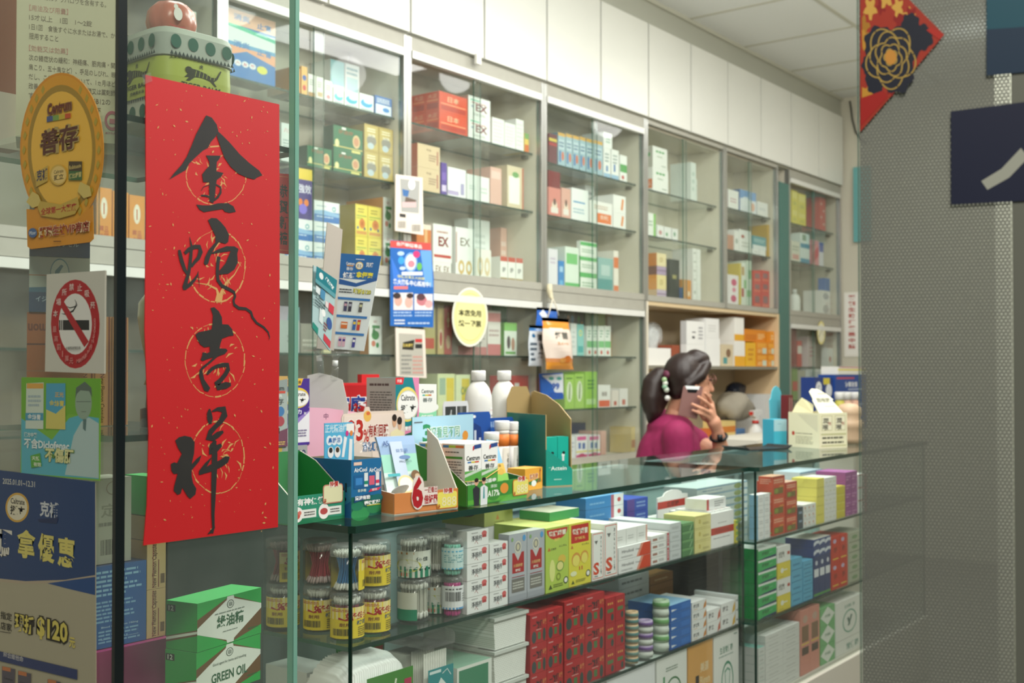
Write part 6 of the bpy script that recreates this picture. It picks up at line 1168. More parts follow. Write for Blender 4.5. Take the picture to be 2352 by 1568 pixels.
# orange tray "6"
t = tray('display_tray', 'orange-brown display tray with big red 6 and yellow price tag', 1.633, 1.529, -9, .165, .1, .042, .162, 'd98a4e', 'd6d0c0', [('r', .02, .05, .98, .09, 'c87a40')], hl=.055, hk=.05)
mb = MB()
art(mb, (.04, -.0022, -.002), (1, 0, 0), (0, 0, 1), [('e', .16, .62, .15, .46, 'f0e4dc'), ('e', .16, 1.0, .14, .4, 'f0e4dc'), ('r', .26, .3, .62, .95, 'f0e4dc'), ('t', '6', .15, .78, 1.16, 'b41f28', .26, .05), ('t', '一週養出', .46, .84, .22, 'a83a3a', .3, .02), ('t', '倍好菌', .46, .5, .34, 'b41f28', .32, .035)], lambda a, b: (a * .11, b * .055)); mb.build('number_sign', t)
price(t, .107, .163, .003, .039, 'e08a3a', 'f0e46a')
tl = empty('sachet', 'tall blue and mint sachet pack standing in the orange tray', 'packet', (1.672, 1.577, ZT + .0025), math.radians(-9)); mb = MB(); w, h = .105, .145
vs = []; fs = []
for i in range(9):
    b = i / 8; yo = .056 * b + .004 * math.sin(b * 5); wd = w * (.95 - .08 * math.sin(b * 3)); vs += [((w - wd) / 2, yo, h * b), (w - (w - wd) / 2, yo, h * b)]
fs = [(2 * i, 2 * i + 1, 2 * i + 3, 2 * i + 2) for i in range(8)]
mb.mesh(vs[:10], [(2 * i, 2 * i + 1, 2 * i + 3, 2 * i + 2) for i in range(4)], 'd6ece2'); mb.mesh(vs[8:14], [(0, 1, 3, 2), (2, 3, 5, 4)], 'a6e2cc'); mb.mesh(vs[12:], [(0, 1, 3, 2), (2, 3, 5, 4)], '9ab8dc')
mb.mesh([Vector(q) + Vector((0, .006, 0)) for q in vs], [f[::-1] for f in fs], 'c8d4d8'); mb.mesh([Vector(q) + Vector((0, .006 * (k > 1), 0)) for k, q in enumerate((vs[16], vs[17], vs[17], vs[16]))], [(0, 1, 2, 3)], '9ab8dc')
e_ = Vector((0, .05, .145)).normalized()
art(mb, (0, -.002, 0), (1, 0, 0), e_, [('r', .3, .3, .6, .95, 'c4d4e8'), ('t', 'A5', .2, .93, .07, '2a4a8a', .14), ('t', '益生菌', .56, .82, .05, '5a7ab0', .3), ('e', .6, .72, .14, .03, '6a8ab8'), ('t', 'PROBIO', .6, .66, .03, '5a6a7a', .3), ('e', .5, .34, .2, .13, 'e8d8a0'), ('e', .5, .34, .16, .1, 'f2f0e4'), ('e', .78, .46, .11, .07, '7a5a3a'), ('e', .82, .43, .07, .05, 'c8b090'), ('p', [(.55, .2), (.9, .3), (.85, .12), (.62, .08)], 'd0282a'), ('r', .1, .46, .4, .5, '4ab0b8')], lambda a, b: (a * w, b * .15)); mb.build('packet', tl)
t = empty('cup_stack', 'stack of clear plastic medicine cups behind the orange tray', 'cups', (1.677, 1.665, ZT))
rnd = random.Random(2); mb = MB()
for i in range(9): mb.lathe([(.0215, .0 + .011 * i), (.0235, .010 + .011 * i), (.0245, .0105 + .011 * i), (.0235, .0112 + .011 * i)], M_CLEAR, seg=20)
q = mb.build('plastic_cups', t)
mb = MB(); mb.lathe([(.025, .1), (.024, .115), (.018, .13), (.008, .138), (.0, .139)], M_CLEAR, seg=18); mb.build('bag_top', t)
t = empty('pill_bottle', 'ribbed white-necked clear bottle lying in the orange tray', 'bottle', (1.653, 1.561, ZT + .024), math.radians(-9)); mb = MB()
pr = [(.0, 0), (.017, .001), (.019, .006), (.0185, .02), (.0155, .026), (.0155, .046), (.0, .047)]
mb.lathe(pr[1:6], 'eef0f0', seg=18, rough=.25)
for i in range(3): mb.lathe([(.0162, .028 + .006 * i), (.0172, .030 + .006 * i), (.0162, .032 + .006 * i)], 'f4f4f2', seg=18)
for i, v in enumerate(mb.v): mb.v[i] = (v[0] + .02, -.012 + v[2] * .55 + .0 + v[1] * .8, v[1] * -.5 + (.047 - v[2]) * .55)
mb.build('bottle', t)
mb = MB(); mb.box(-.012, .0, -.012, .012, -.018, .012, '1c1a1c'); mb.build('cap', t)
# green tray of vitamin cartons
gt = [('r', 0, .1, 1, .3, '5aa83a'), ('p', [(.5, 0), (1, 0), (1, .5), (.7, .3)], '5fae45'), ('e', .42, .58, .125, .46, '3f8a36'), ('t', 'A17%', .42, .48, .3, 'eef4ea', .2, .025), ('t', '添加', .42, .82, .16, 'dfeedc', .14), ('e', .6, .66, .1, .36, '3a8a3a'), ('e', .6, .64, .07, .25, 'e0943a'), ('p', [(.1, 0), (.18, 0), (.19, .8), (.13, .95), (.08, .8)], '2b2b33'), ('e', .135, 1.1, .03, .16, 'd8a888'), ('p', [(.2, 0), (.31, 0), (.32, .8), (.26, .95), (.2, .85)], 'dfe4e6'), ('p', [(.24, .3), (.27, .3), (.265, .85), (.25, .85)], '4a9a9a'), ('e', .255, 1.12, .03, .16, 'd8a88c'), ('e', .255, 1.2, .034, .1, '241a18'), ('e', .135, 1.2, .034, .1, '241a18')]
t = tray('display_tray', 'green display tray of vitamin cartons, blue header reading three weeks', 1.822, 1.4985, 3.6, .226, .15, .045, .184, '3f8f3a', '2f6f2a', gt, [('r', 0, .5, 1, 1, 'a8d0e4'), ('r', 0, .5, 1, .66, 'cfe6ee'), ('e', .82, .62, .09, .08, 'e0a03a'), ('e', .72, .56, .08, .05, 'e8b85a'), ('e', .86, .74, .05, .06, 'd8903a'), ('t', '3', .23, .8, .22, '2f8a5a', .14, .04), ('t', '週看見不同', .52, .8, .15, 'f4f8f4', .5, .05), ('t', '週看見不同', .52, .8, .135, '5aa080', .48, .015), ('g', .03, .92, .16, .95, 1, '5a5a5a')], hr=.07, hl=.13)
price(t, .168, .232, .008, .044, 'e0843a', 'e8e070')
o, e, n = frame2((1.822, 1.4985, ZT + .0025), math.radians(3.6))
for i in range(2):
    for j in range(2):
        p = o + e * (.006 + .0615 * i) + n * (.012 + .062 * j)
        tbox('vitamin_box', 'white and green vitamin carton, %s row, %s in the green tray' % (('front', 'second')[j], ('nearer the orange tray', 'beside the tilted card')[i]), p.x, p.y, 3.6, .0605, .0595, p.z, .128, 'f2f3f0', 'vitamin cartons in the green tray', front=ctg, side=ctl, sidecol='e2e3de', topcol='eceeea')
p = o + e * .135 + n * .02
t = empty('tilted_card', 'folded card with green seventeen roundel and yellow grain picture', 'card', p, math.radians(3.6)); mb = MB(); w = .062
mb.mesh([(0, 0, 0), (w, 0, 0), (w * .72, .03, .125), (.004, .03, .13), (0, .06, 0), (w, .06, 0)], [(0, 1, 2, 3), (5, 4, 3, 2), (0, 3, 4), (1, 5, 2)], '8fc4e4')
art(mb, (0, 0, 0), (1, 0, 0), Vector((0, .03, .127)).normalized(), [('r', 0, 0, 1, .42, '8cc860'), ('p', [(0, .42), (.92, .42), (.85, .6), (0, .6)], 'e8c060'), ('e', .3, .5, .2, .06, 'e0a840'), ('e', .6, .46, .2, .06, 'd8b050'), ('e', .32, .82, .26, .12, '3f9a4a'), ('t', '17%', .32, .82, .08, 'eef4ea', .36, .02), ('t', '維C升級', .42, .56, .05, '7a5a2a', .5)], lambda a, b: (a * w, b * .13)); mb.build('card', t)
mb = MB()
p0 = o + e * .002 + n * .0085; pts = [p0 + Vector((0, 0, .05)), o + e * .066 + n * .0095 + Vector((0, 0, .047)), o + e * .132 + n * .0095 + Vector((0, 0, .068))]
mb.tube(pts, .0009, 'd8b45a', 6); tag(mb.build('rubber_band'), 'thin yellow rubber band stretched around the vitamin cartons', 'band')
# bottles, tubes, hang cards
def bottle(label, u, y, zb, h, r):
    t = empty('white_bottle', label, 'bottle', (xat(u, y), y, zb), 0, 'white plastic bottles')
    mb = MB(); mb.lathe([(r * .95, .001), (r, .006), (r, h * .55), (r * .97, h * .66), (r * .8, h * .77), (r * .5, h * .84), (r * .42, h * .85), (r * .42, h * .87)], 'e9e9e4', seg=28, rough=.3); mb.build('bottle_body', t)
    mb = MB(); mb.lathe([(r * .5, h * .872), (r * .53, h * .875), (r * .53, h * .975), (r * .5, h), (0, h)], 'f6f6f4', seg=24, rough=.35); mb.build('cap', t)
    mb = MB(); R = r + .0006; n = 6
    vs = []
    for i in range(n + 1):
        a = -2.0 + .55 * i / n; vs += [(R * math.cos(a + .5), R * math.sin(a + .5), h * .1), (R * math.cos(a + .5), R * math.sin(a + .5), h * .52)]
    mb.mesh(vs, [(2 * i, 2 * i + 2, 2 * i + 3, 2 * i + 1) for i in range(n)], 'f2f2f0')
    art(mb, vs[0], (Vector(vs[12]) - Vector(vs[0])).normalized(), (0, 0, 1), [('r', .2, .9, .9, .94, 'c83a30'), ('g', .2, .1, .9, .8, 8, 'a8a8a8')], lambda a, b: (a * .018, b * h * .42), .0012); mb.build('paper_label', t)
    return t
tbox('paper_carton', 'white stock carton under the pair of white bottles', 2.165, 1.816, 0, .27, .09, ZT, .085, 'dcdad2')
bottle('white plastic bottle beside the blue cards, nearer the window', 1099, 1.86, ZT + .0855, .2, .036)
bottle('white plastic bottle touching the kraft display header', 1158, 1.86, ZT + .0855, .2, .036)
bottle('white plastic bottle beyond the teal display', 1281, 1.80, ZT, .17, .034)
for lab, u, y, h, rr in (('short white tube with orange band behind the tilted card', 1129, 1.665, .139, .0178), ('tall white tube with orange band, nearer one', 1153, 1.70, .162, .0185), ('slim white tube with orange band against the teal display', 1179, 1.715, .157, .0125)):
    t = empty('tablet_tube', lab, 'tube', (xat(u, y), y, ZT), 0, 'white tubes with orange bands'); mb = MB()
    mb.lathe([(rr * .95, .001), (rr * .95, h * .62)], 'eceae4', seg=22); mb.lathe([(rr * .965, h * .62), (rr * .965, h * .8)], 'e88238', seg=22); mb.lathe([(rr * .95, h * .8), (rr * .95, h * .86)], 'eceae4', seg=22); mb.build('tube_body', t)
    mb = MB(); mb.lathe([(rr * 1.0, h * .865), (rr * 1.03, h * .87), (rr * 1.03, h * .98), (rr * .98, h), (0, h)], 'f4f4f2', seg=22); mb.build('cap', t)
    mb = label_mesh(rr, rr * 1.6, h * .1, h * .6, 'f0efea', [('t', '維他命C', .5, .5, .3, '5a5e5a', .8, .01, 1), ('g', .1, .1, .9, .2, 1, '9a9a9a')]); mb.build('paper_label', t)
def hcard(label, u0, u1, v0, y, col, ops, name='hang_card'):
    x0, x1 = xat(u0, y), xat(u1, y); t = empty(name, label, 'card', ((x0 + x1) / 2, y, ZT), 0, 'blue hanging cards' if col == '1f4f9e' else None); w = (x1 - x0) / 2; h = zat((u0 + u1) / 2, v0, y) - ZT
    mb = MB(); mb.prism([(-w, 0), (w, 0), (w, h * .95), (w * .9, h), (-w * .9, h), (-w, h * .95)], 'y', 0, .002, col); art(mb, (-w, 0, 0), (1, 0, 0), (0, 0, 1), ops, lambda a, b: (a * 2 * w, b * h)); mb.build('card', t)
    mb = MB(); mb.box(-w, w, .0025, .03, 0, .02, 'c8ccd0'); mb.build('card_foot', t)
hcard('blue hanging card with white slots behind the three-weeks header', 1050, 1127, 946, 1.735, '1f4f9e', [('e', .5, .94, .05, .02, 'e8ecf0'), ('r', .1, .86, .2, .95, 'c8b0c8'), ('r', .36, .5, .42, .66, 'c0ccdc'), ('r', .5, .56, .56, .76, 'c0ccdc'), ('r', .64, .5, .7, .66, 'c0ccdc'), ('p', [(.25, .4), (.8, .4), (.7, .8), (.5, .86), (.3, .75)], '17397a'), ('r', .36, .5, .42, .66, 'c0ccdc'), ('r', .5, .56, .56, .76, 'c0ccdc'), ('r', .64, .5, .7, .66, 'c0ccdc')])
hcard('blue hanging card with pale lettering beside the orange-banded tubes', 1104, 1180, 959, 1.765, '1f4f9e', [('t', '電鼻貼', .3, .9, .1, '9ab8dc', .3), ('r', .06, .4, .94, .8, '2a62b0')])
hcard('black and white photo card behind the blue cards', 1018, 1076, 921, 1.80, 'd8dadc', [('r', .08, .5, .5, .94, '3a3e3c'), ('r', .54, .5, .92, .94, '4a4c4a'), ('e', .3, .7, .14, .16, '8a8e8c'), ('p', [(.12, .55), (.3, .9), (.34, .9), (.2, .55)], 'b8bcba'), ('r', .66, .5, .76, .94, '7a7c7a')], 'photo_card')
# small yellow carton
tbox('probiotic_box', 'small yellow-orange carton with brown arrow beside the teal display', 2.155, 1.597, 4, .078, .05, ZT, .052, 'e8a83a', front=[('r', 0, .3, 1, .42, 'd8902a'), ('p', [(.1, .36), (.9, .52), (.9, .34), (.3, .22)], '3f7a3a'), ('t', '益生菌', .5, .62, .26, 'f4ece0', .5, .05), ('t', '益生菌', .5, .62, .24, 'b05a2a', .48, .02), ('e', .5, .3, .14, .14, 'e8ecec'), ('s', [(.7, .3, .004), (.85, .5, .004), (.86, .85, .004)], 'a0522a'), ('p', [(.8, .82), (.92, .82), (.87, .98)], 'a0522a')], topcol='eeb85a')
# teal display with kraft back
t = empty('display_tray', 'teal cardboard display with kraft header, white lettering on its front', 'display tray', (2.262, 1.612, ZT), math.radians(-27)); w, d = .073, .225
mb = MB(); mb.box(0, w, 0, d, 0, .002, 'b8a070'); mb.build('base', t)
mb = MB(); P = [(0, .0022), (w, .0022), (w, .04), (w * .96, .045), (.003, .091), (0, .091)]
mb.prism(P, 'y', 0, .0025, '1f9a8c'); art(mb, (0, 0, 0), (1, 0, 0), (0, 0, 1), [('t', 'Actein', .48, .45, .1, 'e8f2f0', .6, .02), ('g', .3, .15, .6, .2, 1, 'b0d8d0'), ('g', .1, .46, .2, .48, 1, 'b0d8d0')], lambda a, b: (a * w, b * .1)); mb.build('front_panel', t)
mb = MB(); mb.box(0, .0025, .0028, d - .003, .0022, .1765, '12705f', {'+z': 'b8a070', '-y': 'b8a070'}); mb.build('side_panel', t)
mb = MB(); P = [(.0028, .0022), (d - .003, .0022), (d - .003, .228), (d - .02, .232), (d * .6, .222), (d * .3, .2), (.004, .165)]
n = len(P); vs = [(w - .0025, a, b) for a, b in P] + [(w, a, b) for a, b in P]; mb.mesh(vs, [tuple(range(n))[::-1], tuple(range(n, 2 * n))] + [(i, (i + 1) % n, n + (i + 1) % n, n + i) for i in range(n)], 'b39a68'); mb.build('side_panel', t)
mb = MB(); mb.prism([(0, .0022), (w, .0022), (w, .21), (w * .8, .244), (w * .2, .244), (0, .21)], 'y', d - .0025, d, 'b39a68'); mb.build('back_card', t)
for i in range(2):
    o, e, n = frame2((2.262, 1.612, ZT + .0025), math.radians(-27)); p = o + e * (.006 + .0315 * i) + n * (.01)
    tbox('cough_remedy_box', 'slim teal carton with small figure, %s in the teal display' % ('nearer' if i == 0 else 'farther'), p.x, p.y, -27, .0305, .03, p.z, .118 if i == 0 else .119, '17b4a2', 'slim teal cartons', front=[('e', .5, .62, .14, .04, 'e8f0ee'), ('e', .55, .67, .14, .03, '1f2a2a'), ('r', .4, .5, .6, .6, 'dfeae8'), ('g', .3, .1, .6, .4, 3, 'c8ece4')], sidecol='139a8c')
# ---------- farther along the counter
t = empty('black_tray', 'thin black plastic tray on the counter by the cream carton', 'tray', (3.86, 1.80, ZT), math.radians(-20)); mb = MB()
mb.prism([(-.12, .012), (-.1, 0), (.1, 0), (.12, .012), (.115, .014), (.095, .004), (-.095, .004), (-.115, .014)], 'y', -.06, .06, '1d1f22', rough=.35); mb.build('tray', t)
t = empty('lozenge_carton', 'cream display carton with open lid card and ink characters', 'box', (4.002, 1.619, ZT), math.radians(-22.6)); w, d, h = .143, .159, .131
mb = MB(); mb.box(0, w, 0, .003, 0, h, 'e9e6c4'); mb.box(0, .003, .0031, d, 0, h, 'ece9c8'); mb.box(w - .003, w, .0031, d, 0, h, 'd8d0a0'); mb.box(.003, w - .003, d - .003, d, 0, h, 'd8d0a0'); mb.box(.003, w - .003, .0031, d - .003, 0, .003, 'd8d0a0')
art(mb, (0, 0, 0), (1, 0, 0), (0, 0, 1), [('r', .08, .5, .46, .93, 'c8c49a'), ('r', .1, .52, .44, .91, 'ece9cc'), ('r', .56, .5, .94, .93, 'c8c49a'), ('r', .58, .52, .92, .91, 'ece9cc'), ('t', '潤', .22, .78, .16, '3a3a34', .2), ('t', '喉', .22, .6, .16, '3a3a34', .2), ('t', '糖錠', .37, .7, .1, 'b06a5a', .1, .01), ('t', '潤', .7, .78, .16, '3a3a34', .2), ('t', '喉', .7, .6, .16, '3a3a34', .2), ('t', '糖錠', .85, .7, .1, 'b06a5a', .1, .01), ('r', .06, .38, .96, .42, 'c4c490'), ('r', .06, .06, .96, .09, 'c4c490'), ('g', .1, .25, .92, .35, 1, '6a6a58'), ('g', .1, .12, .92, .22, 1, '6a6a58')], lambda a, b: (a * w, b * h))
art(mb, (0, d, 0), (0, -1, 0), (0, 0, 1), [('e', .16, .4, .05, .06, 'c04a3a'), ('g', .24, .38, .8, .43, 1, '8a8870'), ('g', .24, .1, .84, .34, 5, 'b0ae90'), ('p', [(.3, .95), (.95, .95), (.95, .45), (.6, .7)], 'dcd9bc')], lambda a, b: (a * d, b * h)); mb.build('carton', t)
mb = MB(); mb.mesh([(.0, d - .02, h), (.0, d * .2, h), (.02, d * .3, h + .03), (.03, d * .75, h + .055), (.02, d - .02, h + .03)], [(0, 1, 2, 3, 4)], 'd9d3a8'); mb.build('flap', t)
mb = MB(); P = [(.01, 0), (w - .01, 0), (w * .78, .055), (w * .85, .058), (w * .7, .085), (w * .5, .105), (w * .3, .108), (w * .16, .095), (w * .14, .06), (w * .1, .058)]
lean = lambda p, q: (p - .004 - q * .1, .006 + q * .55, h + q * .83)
mb.mesh([lean(*p) for p in P] + [tuple(Vector(lean(*p)) + Vector((0, .003, -.001))) for p in P], [tuple(range(10)), tuple(range(10, 20))[::-1]] + [(i, (i + 1) % 10, 10 + (i + 1) % 10, 10 + i) for i in range(10)], 'f0eed6')
eu = Vector((1, 0, 0)); ev = Vector((-.1, .55, .83)).normalized(); ev = (ev - eu * ev.dot(eu)).normalized()
art(mb, (0.0, .0052, h), eu, ev, [('t', '潤喉糖', .4, .52, .2, '8a8a78', .5), ('g', .3, .75, .6, .82, 1, 'c0a890'), ('g', .35, .25, .75, .3, 1, 'c0beA8'.lower())], lambda a, b: (a * w, b * .108)); mb.build('lid_card', t)
tbox('tissue_box', 'tall light blue carton with rounded header behind the black tray', xat(1777, 1.83), 1.83, -20, .07, .06, ZT, .1, '45b4cc', front=[('r', 0, .55, 1, 1, 'a8cfd8'), ('g', .3, .8, .6, .86, 1, '7ab0c0')], sidecol='3aa4c0')
t = empty('blue_header', 'rounded light blue header card rising behind the cream carton', 'card', (xat(1776, 1.9), 1.9, ZT)); mb = MB(); zz = zat(1780, 886, 1.9) - ZT
mb.prism([(-.02, 0), (.09, 0), (.09, zz * .7)] + [(.03 + .05 * math.cos(a), zz * .78 + zz * .22 * math.sin(a)) for a in (0, .5, 1, 1.57, 2.1, 2.6, 3.1)] + [(-.035, zz * .75)], 'y', 0, .003, '58bdd2'); mb.build('card', t)
tbox('maroon_box', 'dark maroon carton with pale stripes in front of the blue header', xat(1783, 1.86) + .075, 1.845, 0, .05, .03, ZT, zat(1790, 908, 1.85) - ZT, '6a1f22', front=[('r', .3, .05, .4, .95, 'c8a8a0'), ('r', .7, .05, .8, .95, 'c8a8a0')])
# things on the base cupboard beyond the counter, far end
YQ = 2.70
t = empty('side_table', 'low white side cabinet behind the far counter', 'cabinet', (5.75, 2.55, 0)); mb = MB(); mb.box(-.62, .62, -.16, .16, 0, .9, 'e0dcd0'); mb.build('carcass', t)
for i, s in enumerate((-1, 1)):
    mb = MB(); mb.box(s * .31 - .3, s * .31 + .3, -.178, -.161, .05, .88, M_WHITE); mb.build('door', t)
ZQ = .9005
def far(name, label, u0, u1, v0, y, col, d=.08, z=ZQ, **k):
    x0, x1 = xat(u0, y), xat(u1, y); h = zat(u0, v0, y) - z
    return tag(carton_mesh(x1 - x0, d, h, col, **k).build(name, None, ((x0 + x1) / 2, y + d / 2, z)), label, 'box')
bw = [('r', .05, .55, .6, .62, 'c84a5a'), ('t', '欣克治痛', .5, .3, .3, 'e8ecf4', .85, .04), ('r', .4, .08, .9, .14, 'c8d4e8')]
xq = xat(1918, 2.42); wq = xat(1990, 2.42) - xq
o1 = tag(carton_mesh(wq, .1, .32 + .0, '1f4a9a', front=[('r', .05, .92, .6, .95, 'c84a5a'), ('t', '行軍治痛', .5, .82, .1, 'e8ecf4', .85, .04), ('r', .4, .72, .9, .74, 'c8d4e8'), ('r', .05, .64, .6, .67, 'c84a5a'), ('t', '行軍治痛', .5, .54, .1, 'e8ecf4', .85, .04), ('r', .4, .44, .9, .46, 'c8d4e8')]).build('plaster_carton', None, (xq + wq / 2, 2.47, ZQ)), 'tall blue carton with white slanted lettering by the door film', 'box')
tag(carton_mesh(wq * .9, .1, .045, 'f0efe8', front=[('r', 0, .5, 1, .7, 'e8d850'), ('r', .05, .85, .95, .95, 'c83a4a')]).build('plaster_carton', None, (xq + wq / 2 + .02, 2.47, ZQ + .3205)), 'white and yellow carton on top of the tall blue one', 'box')
far('vitamin_carton', 'navy carton with white roundel, nearer', 1871, 1890, 866, 2.43, '1d3a80', front=[('e', .5, .8, .36, .12, 'e8ecf0'), ('t', 'C', .5, .8, .1, '6a7a9a', .3), ('g', .1, .35, .9, .6, 3, 'c8d0e0')])
far('vitamin_carton', 'navy carton with white roundel and yellow cap print, farther', 1891, 1912, 868, 2.43, '1d3a80', front=[('r', 0, .88, .7, 1, 'd8c840'), ('e', .6, .76, .34, .13, 'e8ecf0'), ('g', .1, .3, .9, .5, 3, 'c8d0e0')])
tag(carton_mesh(.22, .06, .02, 'eceae4').build('bottle_rack', None, (xat(1945, 2.35) , 2.352, ZQ)), 'low white rack under the pill bottles', 'rack')
for i, (u, c) in enumerate(((1928, 'd8d060'), (1944, 'e8c0a8'), (1962, 'e8b8a0'))):
    y = 2.35; t = empty('pill_bottle', ('yellow', 'peach', 'pink')[i] + ' bottle with white cap beside the cream carton', 'bottle', (xat(u, y), y, ZQ + .0205)); hh = zat(u, 900, y) - ZQ - .02
    mb = MB(); mb.lathe([(.024, 0), (.026, .004), (.026, hh * .74), (.022, hh * .78)], c, seg=18); mb.build('bottle_body', t)
    mb = MB(); mb.lathe([(.027, hh * .785), (.027, hh * .98), (.024, hh), (0, hh)], 'f0f0ee', seg=18); mb.build('cap', t)
t = empty('clay_ornament', 'tan rounded clay ornament beside the cream carton', 'ornament', (xat(1972, 1.62), 1.66, ZT)); mb = MB()
mb.lathe([(.05, 0), (.062, .02), (.05, .05), (.058, .06), (.06, .085), (.045, .1), (.052, .115), (.05, .14), (.03, .155), (0, .16)], 'c0a487', seg=22); mb.build('body', t)
# spray bottle on the open unit's base
t = empty('spray_bottle', 'white trigger spray bottle with red collar', 'bottle', (xat(1731, 2.9), 2.89, ZL0 + .001)); zz = zat(1731, 941, 2.9) - ZL0; mb = MB()
mb.lathe([(.048, 0), (.05, .006), (.05, zz * .3), (.04, zz * .46), (.018, zz * .58), (.016, zz * .62)], 'e6e6e2', seg=22); mb.build('bottle_body', t)
mb = MB(); mb.lathe([(.02, zz * .622), (.02, zz * .7)], 'd0342a', seg=18); mb.build('collar', t)
mb = MB(); mb.prism([(-.05, zz * .98), (-.04, zz * .82), (-.015, zz * .8), (-.015, zz * .705), (.015, zz * .705), (.02, zz * .82), (.075, zz * .86), (.08, zz * .98), (.05, zz * 1.0)], 'y', -.014, .014, 'eeeeea'); mb.build('trigger_head', t)
mb = MB(); mb.box(-.062, -.0505, -.01, .01, zz * .86, zz * .95, 'd0342a'); mb.build('nozzle', t)
# ================================================================== goods in the window case
def wbox(name, label, uL, vL, uR, vR, z, vt, d, col, group=None, cat='box', **k):
    """box whose lower front edge runs between two picture points on the level z"""
    a, b = on_z(uL, vL, z), on_z(uR, vR, z); yaw = math.atan2(b.y - a.y, b.x - a.x)
    dist = (a - EYE).dot(C_F); h = CAMZ - (vt - 856) / FPX * dist - z
    o, e, n = frame2(a, yaw); w = (b - a).length; c = o + e * (w / 2) + n * (d / 2); c.z = z + .0005
    return tag(carton_mesh(w, d, h, col, **k).build(name, None, c, yaw), label, cat, group)
def pbox(name, label, x, y, yaw, w, d, z, h, col, **k):
    k.setdefault('group', None)
    return tbox(name, label, x, y, yaw, w, d, z + .0005, h, col, **k)
# large carton with Japanese print
jp = ['ガンマ-オリザノール', '添加物として、結晶セルロース、ヒドロキシプロピ', 'ルロース、カルメロースカルシウム、軽質無水ケ', 'タルク、ステアリン酸マグネシウム、ヒプロメロ', '白糖、酸化チタン、アラビアゴム末、ポビドン、リボ', 'ビン、カルナウバロウを含有する。', '【用法及び用量】', '15才以上　1回　1～2錠', '1日1回　食後すぐに水またはお湯で、かまずに', '服用すること', '【効能又は効果】', '次の諸症状の緩和：神経痛、筋肉痛・関節痛', '肩こり、五十肩など）、手足のしびれ、眼精疲労', 'だし、これらの症状について、1ヵ月ほど使用し', '改善がみられない場合は医師又は薬剤師に', 'すること。ビタミンB1B6B12の', '肉体疲労時、病中病後の体力低下', '衛署藥輸字第']
ops = []; b = .985
for i, l in enumerate(jp):
    red = l.startswith('【'); b -= .047 + (.012 if red else 0)
    wd = min(.9, .043 * len(l)); wd = wd if i else .5
    ops.append(('t', l, .11 + wd / 2, b, .03, 'c08a78' if red else '6f6248', wd, .004))
ops += [('o', .86, .115, .07, .05, .68, 'b03a5a'), ('r', .835, .1, .885, .125, 'c8506a'), ('t', 'MADE IN JAPAN', .86, .05, .014, 'b03a5a', .12)]
a = Vector((.7065, 1.272, 1.5085)); yaw = math.radians(-30)
pbox('vitamin_carton', 'large pale carton covered in Japanese small print, upper window shelf', a.x, a.y, math.degrees(yaw), .125, .075, 1.5085, .24, 'cfc8a8', front=ops, sidecol='8a4a2a')
pbox('medicine_carton', 'orange-brown carton standing behind the printed carton, upper window shelf', .7065, 1.352, -2, .05, .03, 1.5085, .2, '8a4a26', front=[('r', 0, 0, 1, .35, 'c8c0ae')])
# hexagon-cornered balm jar with dotted bands
t = empty('balm_jar', 'oversized square balm jar with green dotted lid and yellow label', 'jar', (.826, 1.128, 1.5085), math.radians(-4))
def rsq(r, k, n=48):
    """rounded square outline"""
    out = []
    for i in range(n):
        a = 2 * math.pi * i / n; c, s_ = math.cos(a), math.sin(a); q = (abs(c) ** k + abs(s_) ** k) ** (-1 / k); out.append((r * q * c, r * q * s_))
    return out
def loft(mb, prof, k, cols):
    n = 48; vs = []
    for r, z in prof: vs += [(x, y, z) for x, y in rsq(r, k, n)]
    for j in range(len(prof) - 1): mb.mesh(vs[j * n:(j + 2) * n], [(i, (i + 1) % n, n + (i + 1) % n, n + i) for i in range(n)], cols[j], True)
    mb.poly(vs[-n:], cols[-1]); mb.poly(vs[:n][::-1], cols[0])
mb = MB(); loft(mb, [(.034, .0), (.046, .004), (.0505, .012), (.0505, .038), (.0508, .0385), (.0515, .06), (.0508, .0815)], 5, ['b4b8a8', 'c0c4b6', 'c4c8ba', 'b8c25a', 'b8c25a', 'b8c25a'])
dots = lambda z: [('e', q, z, .052, .052, '1f5f4c') for q in (-.85, -.55, -.25, .05, .35, .65, .95)]
zig = lambda z, up: [('p', [(-1.0 + .1 * i, z), (-.9 + .1 * i, z), (-.95 + .1 * i, z + up)], '23342e') for i in range(20)]
R = .0507
for f in range(4):
    c, s_ = math.cos(f * math.pi / 2), math.sin(f * math.pi / 2); e = Vector((c, s_, 0)); n = Vector((s_, -c, 0))
    art(mb, n * R, e, (0, 0, 1), [('e', q, .022, .0068, .0082, '1f5f4c') for q in (-.032, -.011, .011, .032)] + [('p', [(-.04 + .005 * i, .038), (-.035 + .005 * i, .038), (-.0375 + .005 * i, .0335)], '23342e') for i in range(16)], lambda a, b: (a, b))
    art(mb, n * .0517, e, (0, 0, 1), [('t', 'TIGER BALM', 0, .052, .0052, '26261e', .052, .02), ('t', '虎標萬金油', 0, .0445, .004, '26261e', .03), ('p', [(-.022, .060), (-.017, .0655), (-.012, .0715), (-.004, .071), (.006, .069), (.014, .066), (.02, .0665), (.026, .076), (.0275, .0755), (.022, .065), (.017, .061), (.021, .0565), (.019, .056), (.012, .061), (.002, .063), (-.008, .0625), (-.015, .057), (-.02, .0565), (-.016, .061)], '3a3a24'), ('e', -.016, .069, .005, .0042, '3a3a24'), ('t', '虎', 0, .0755, .005, '26261e', .005)] + [('s', [(-.008 + .005 * i, .063, .0008), (-.0065 + .005 * i, .070, .0008)], 'a8b25a') for i in range(6)], lambda a, b: (a, b))
mb.build('jar_body', t)
mb = MB(); loft(mb, [(.051, .0818), (.0525, .083), (.053, .108), (.05, .115), (.044, .1175)], 5, ['a8b0a4', 'b4bab0', 'b8beb2', 'b4baae'])
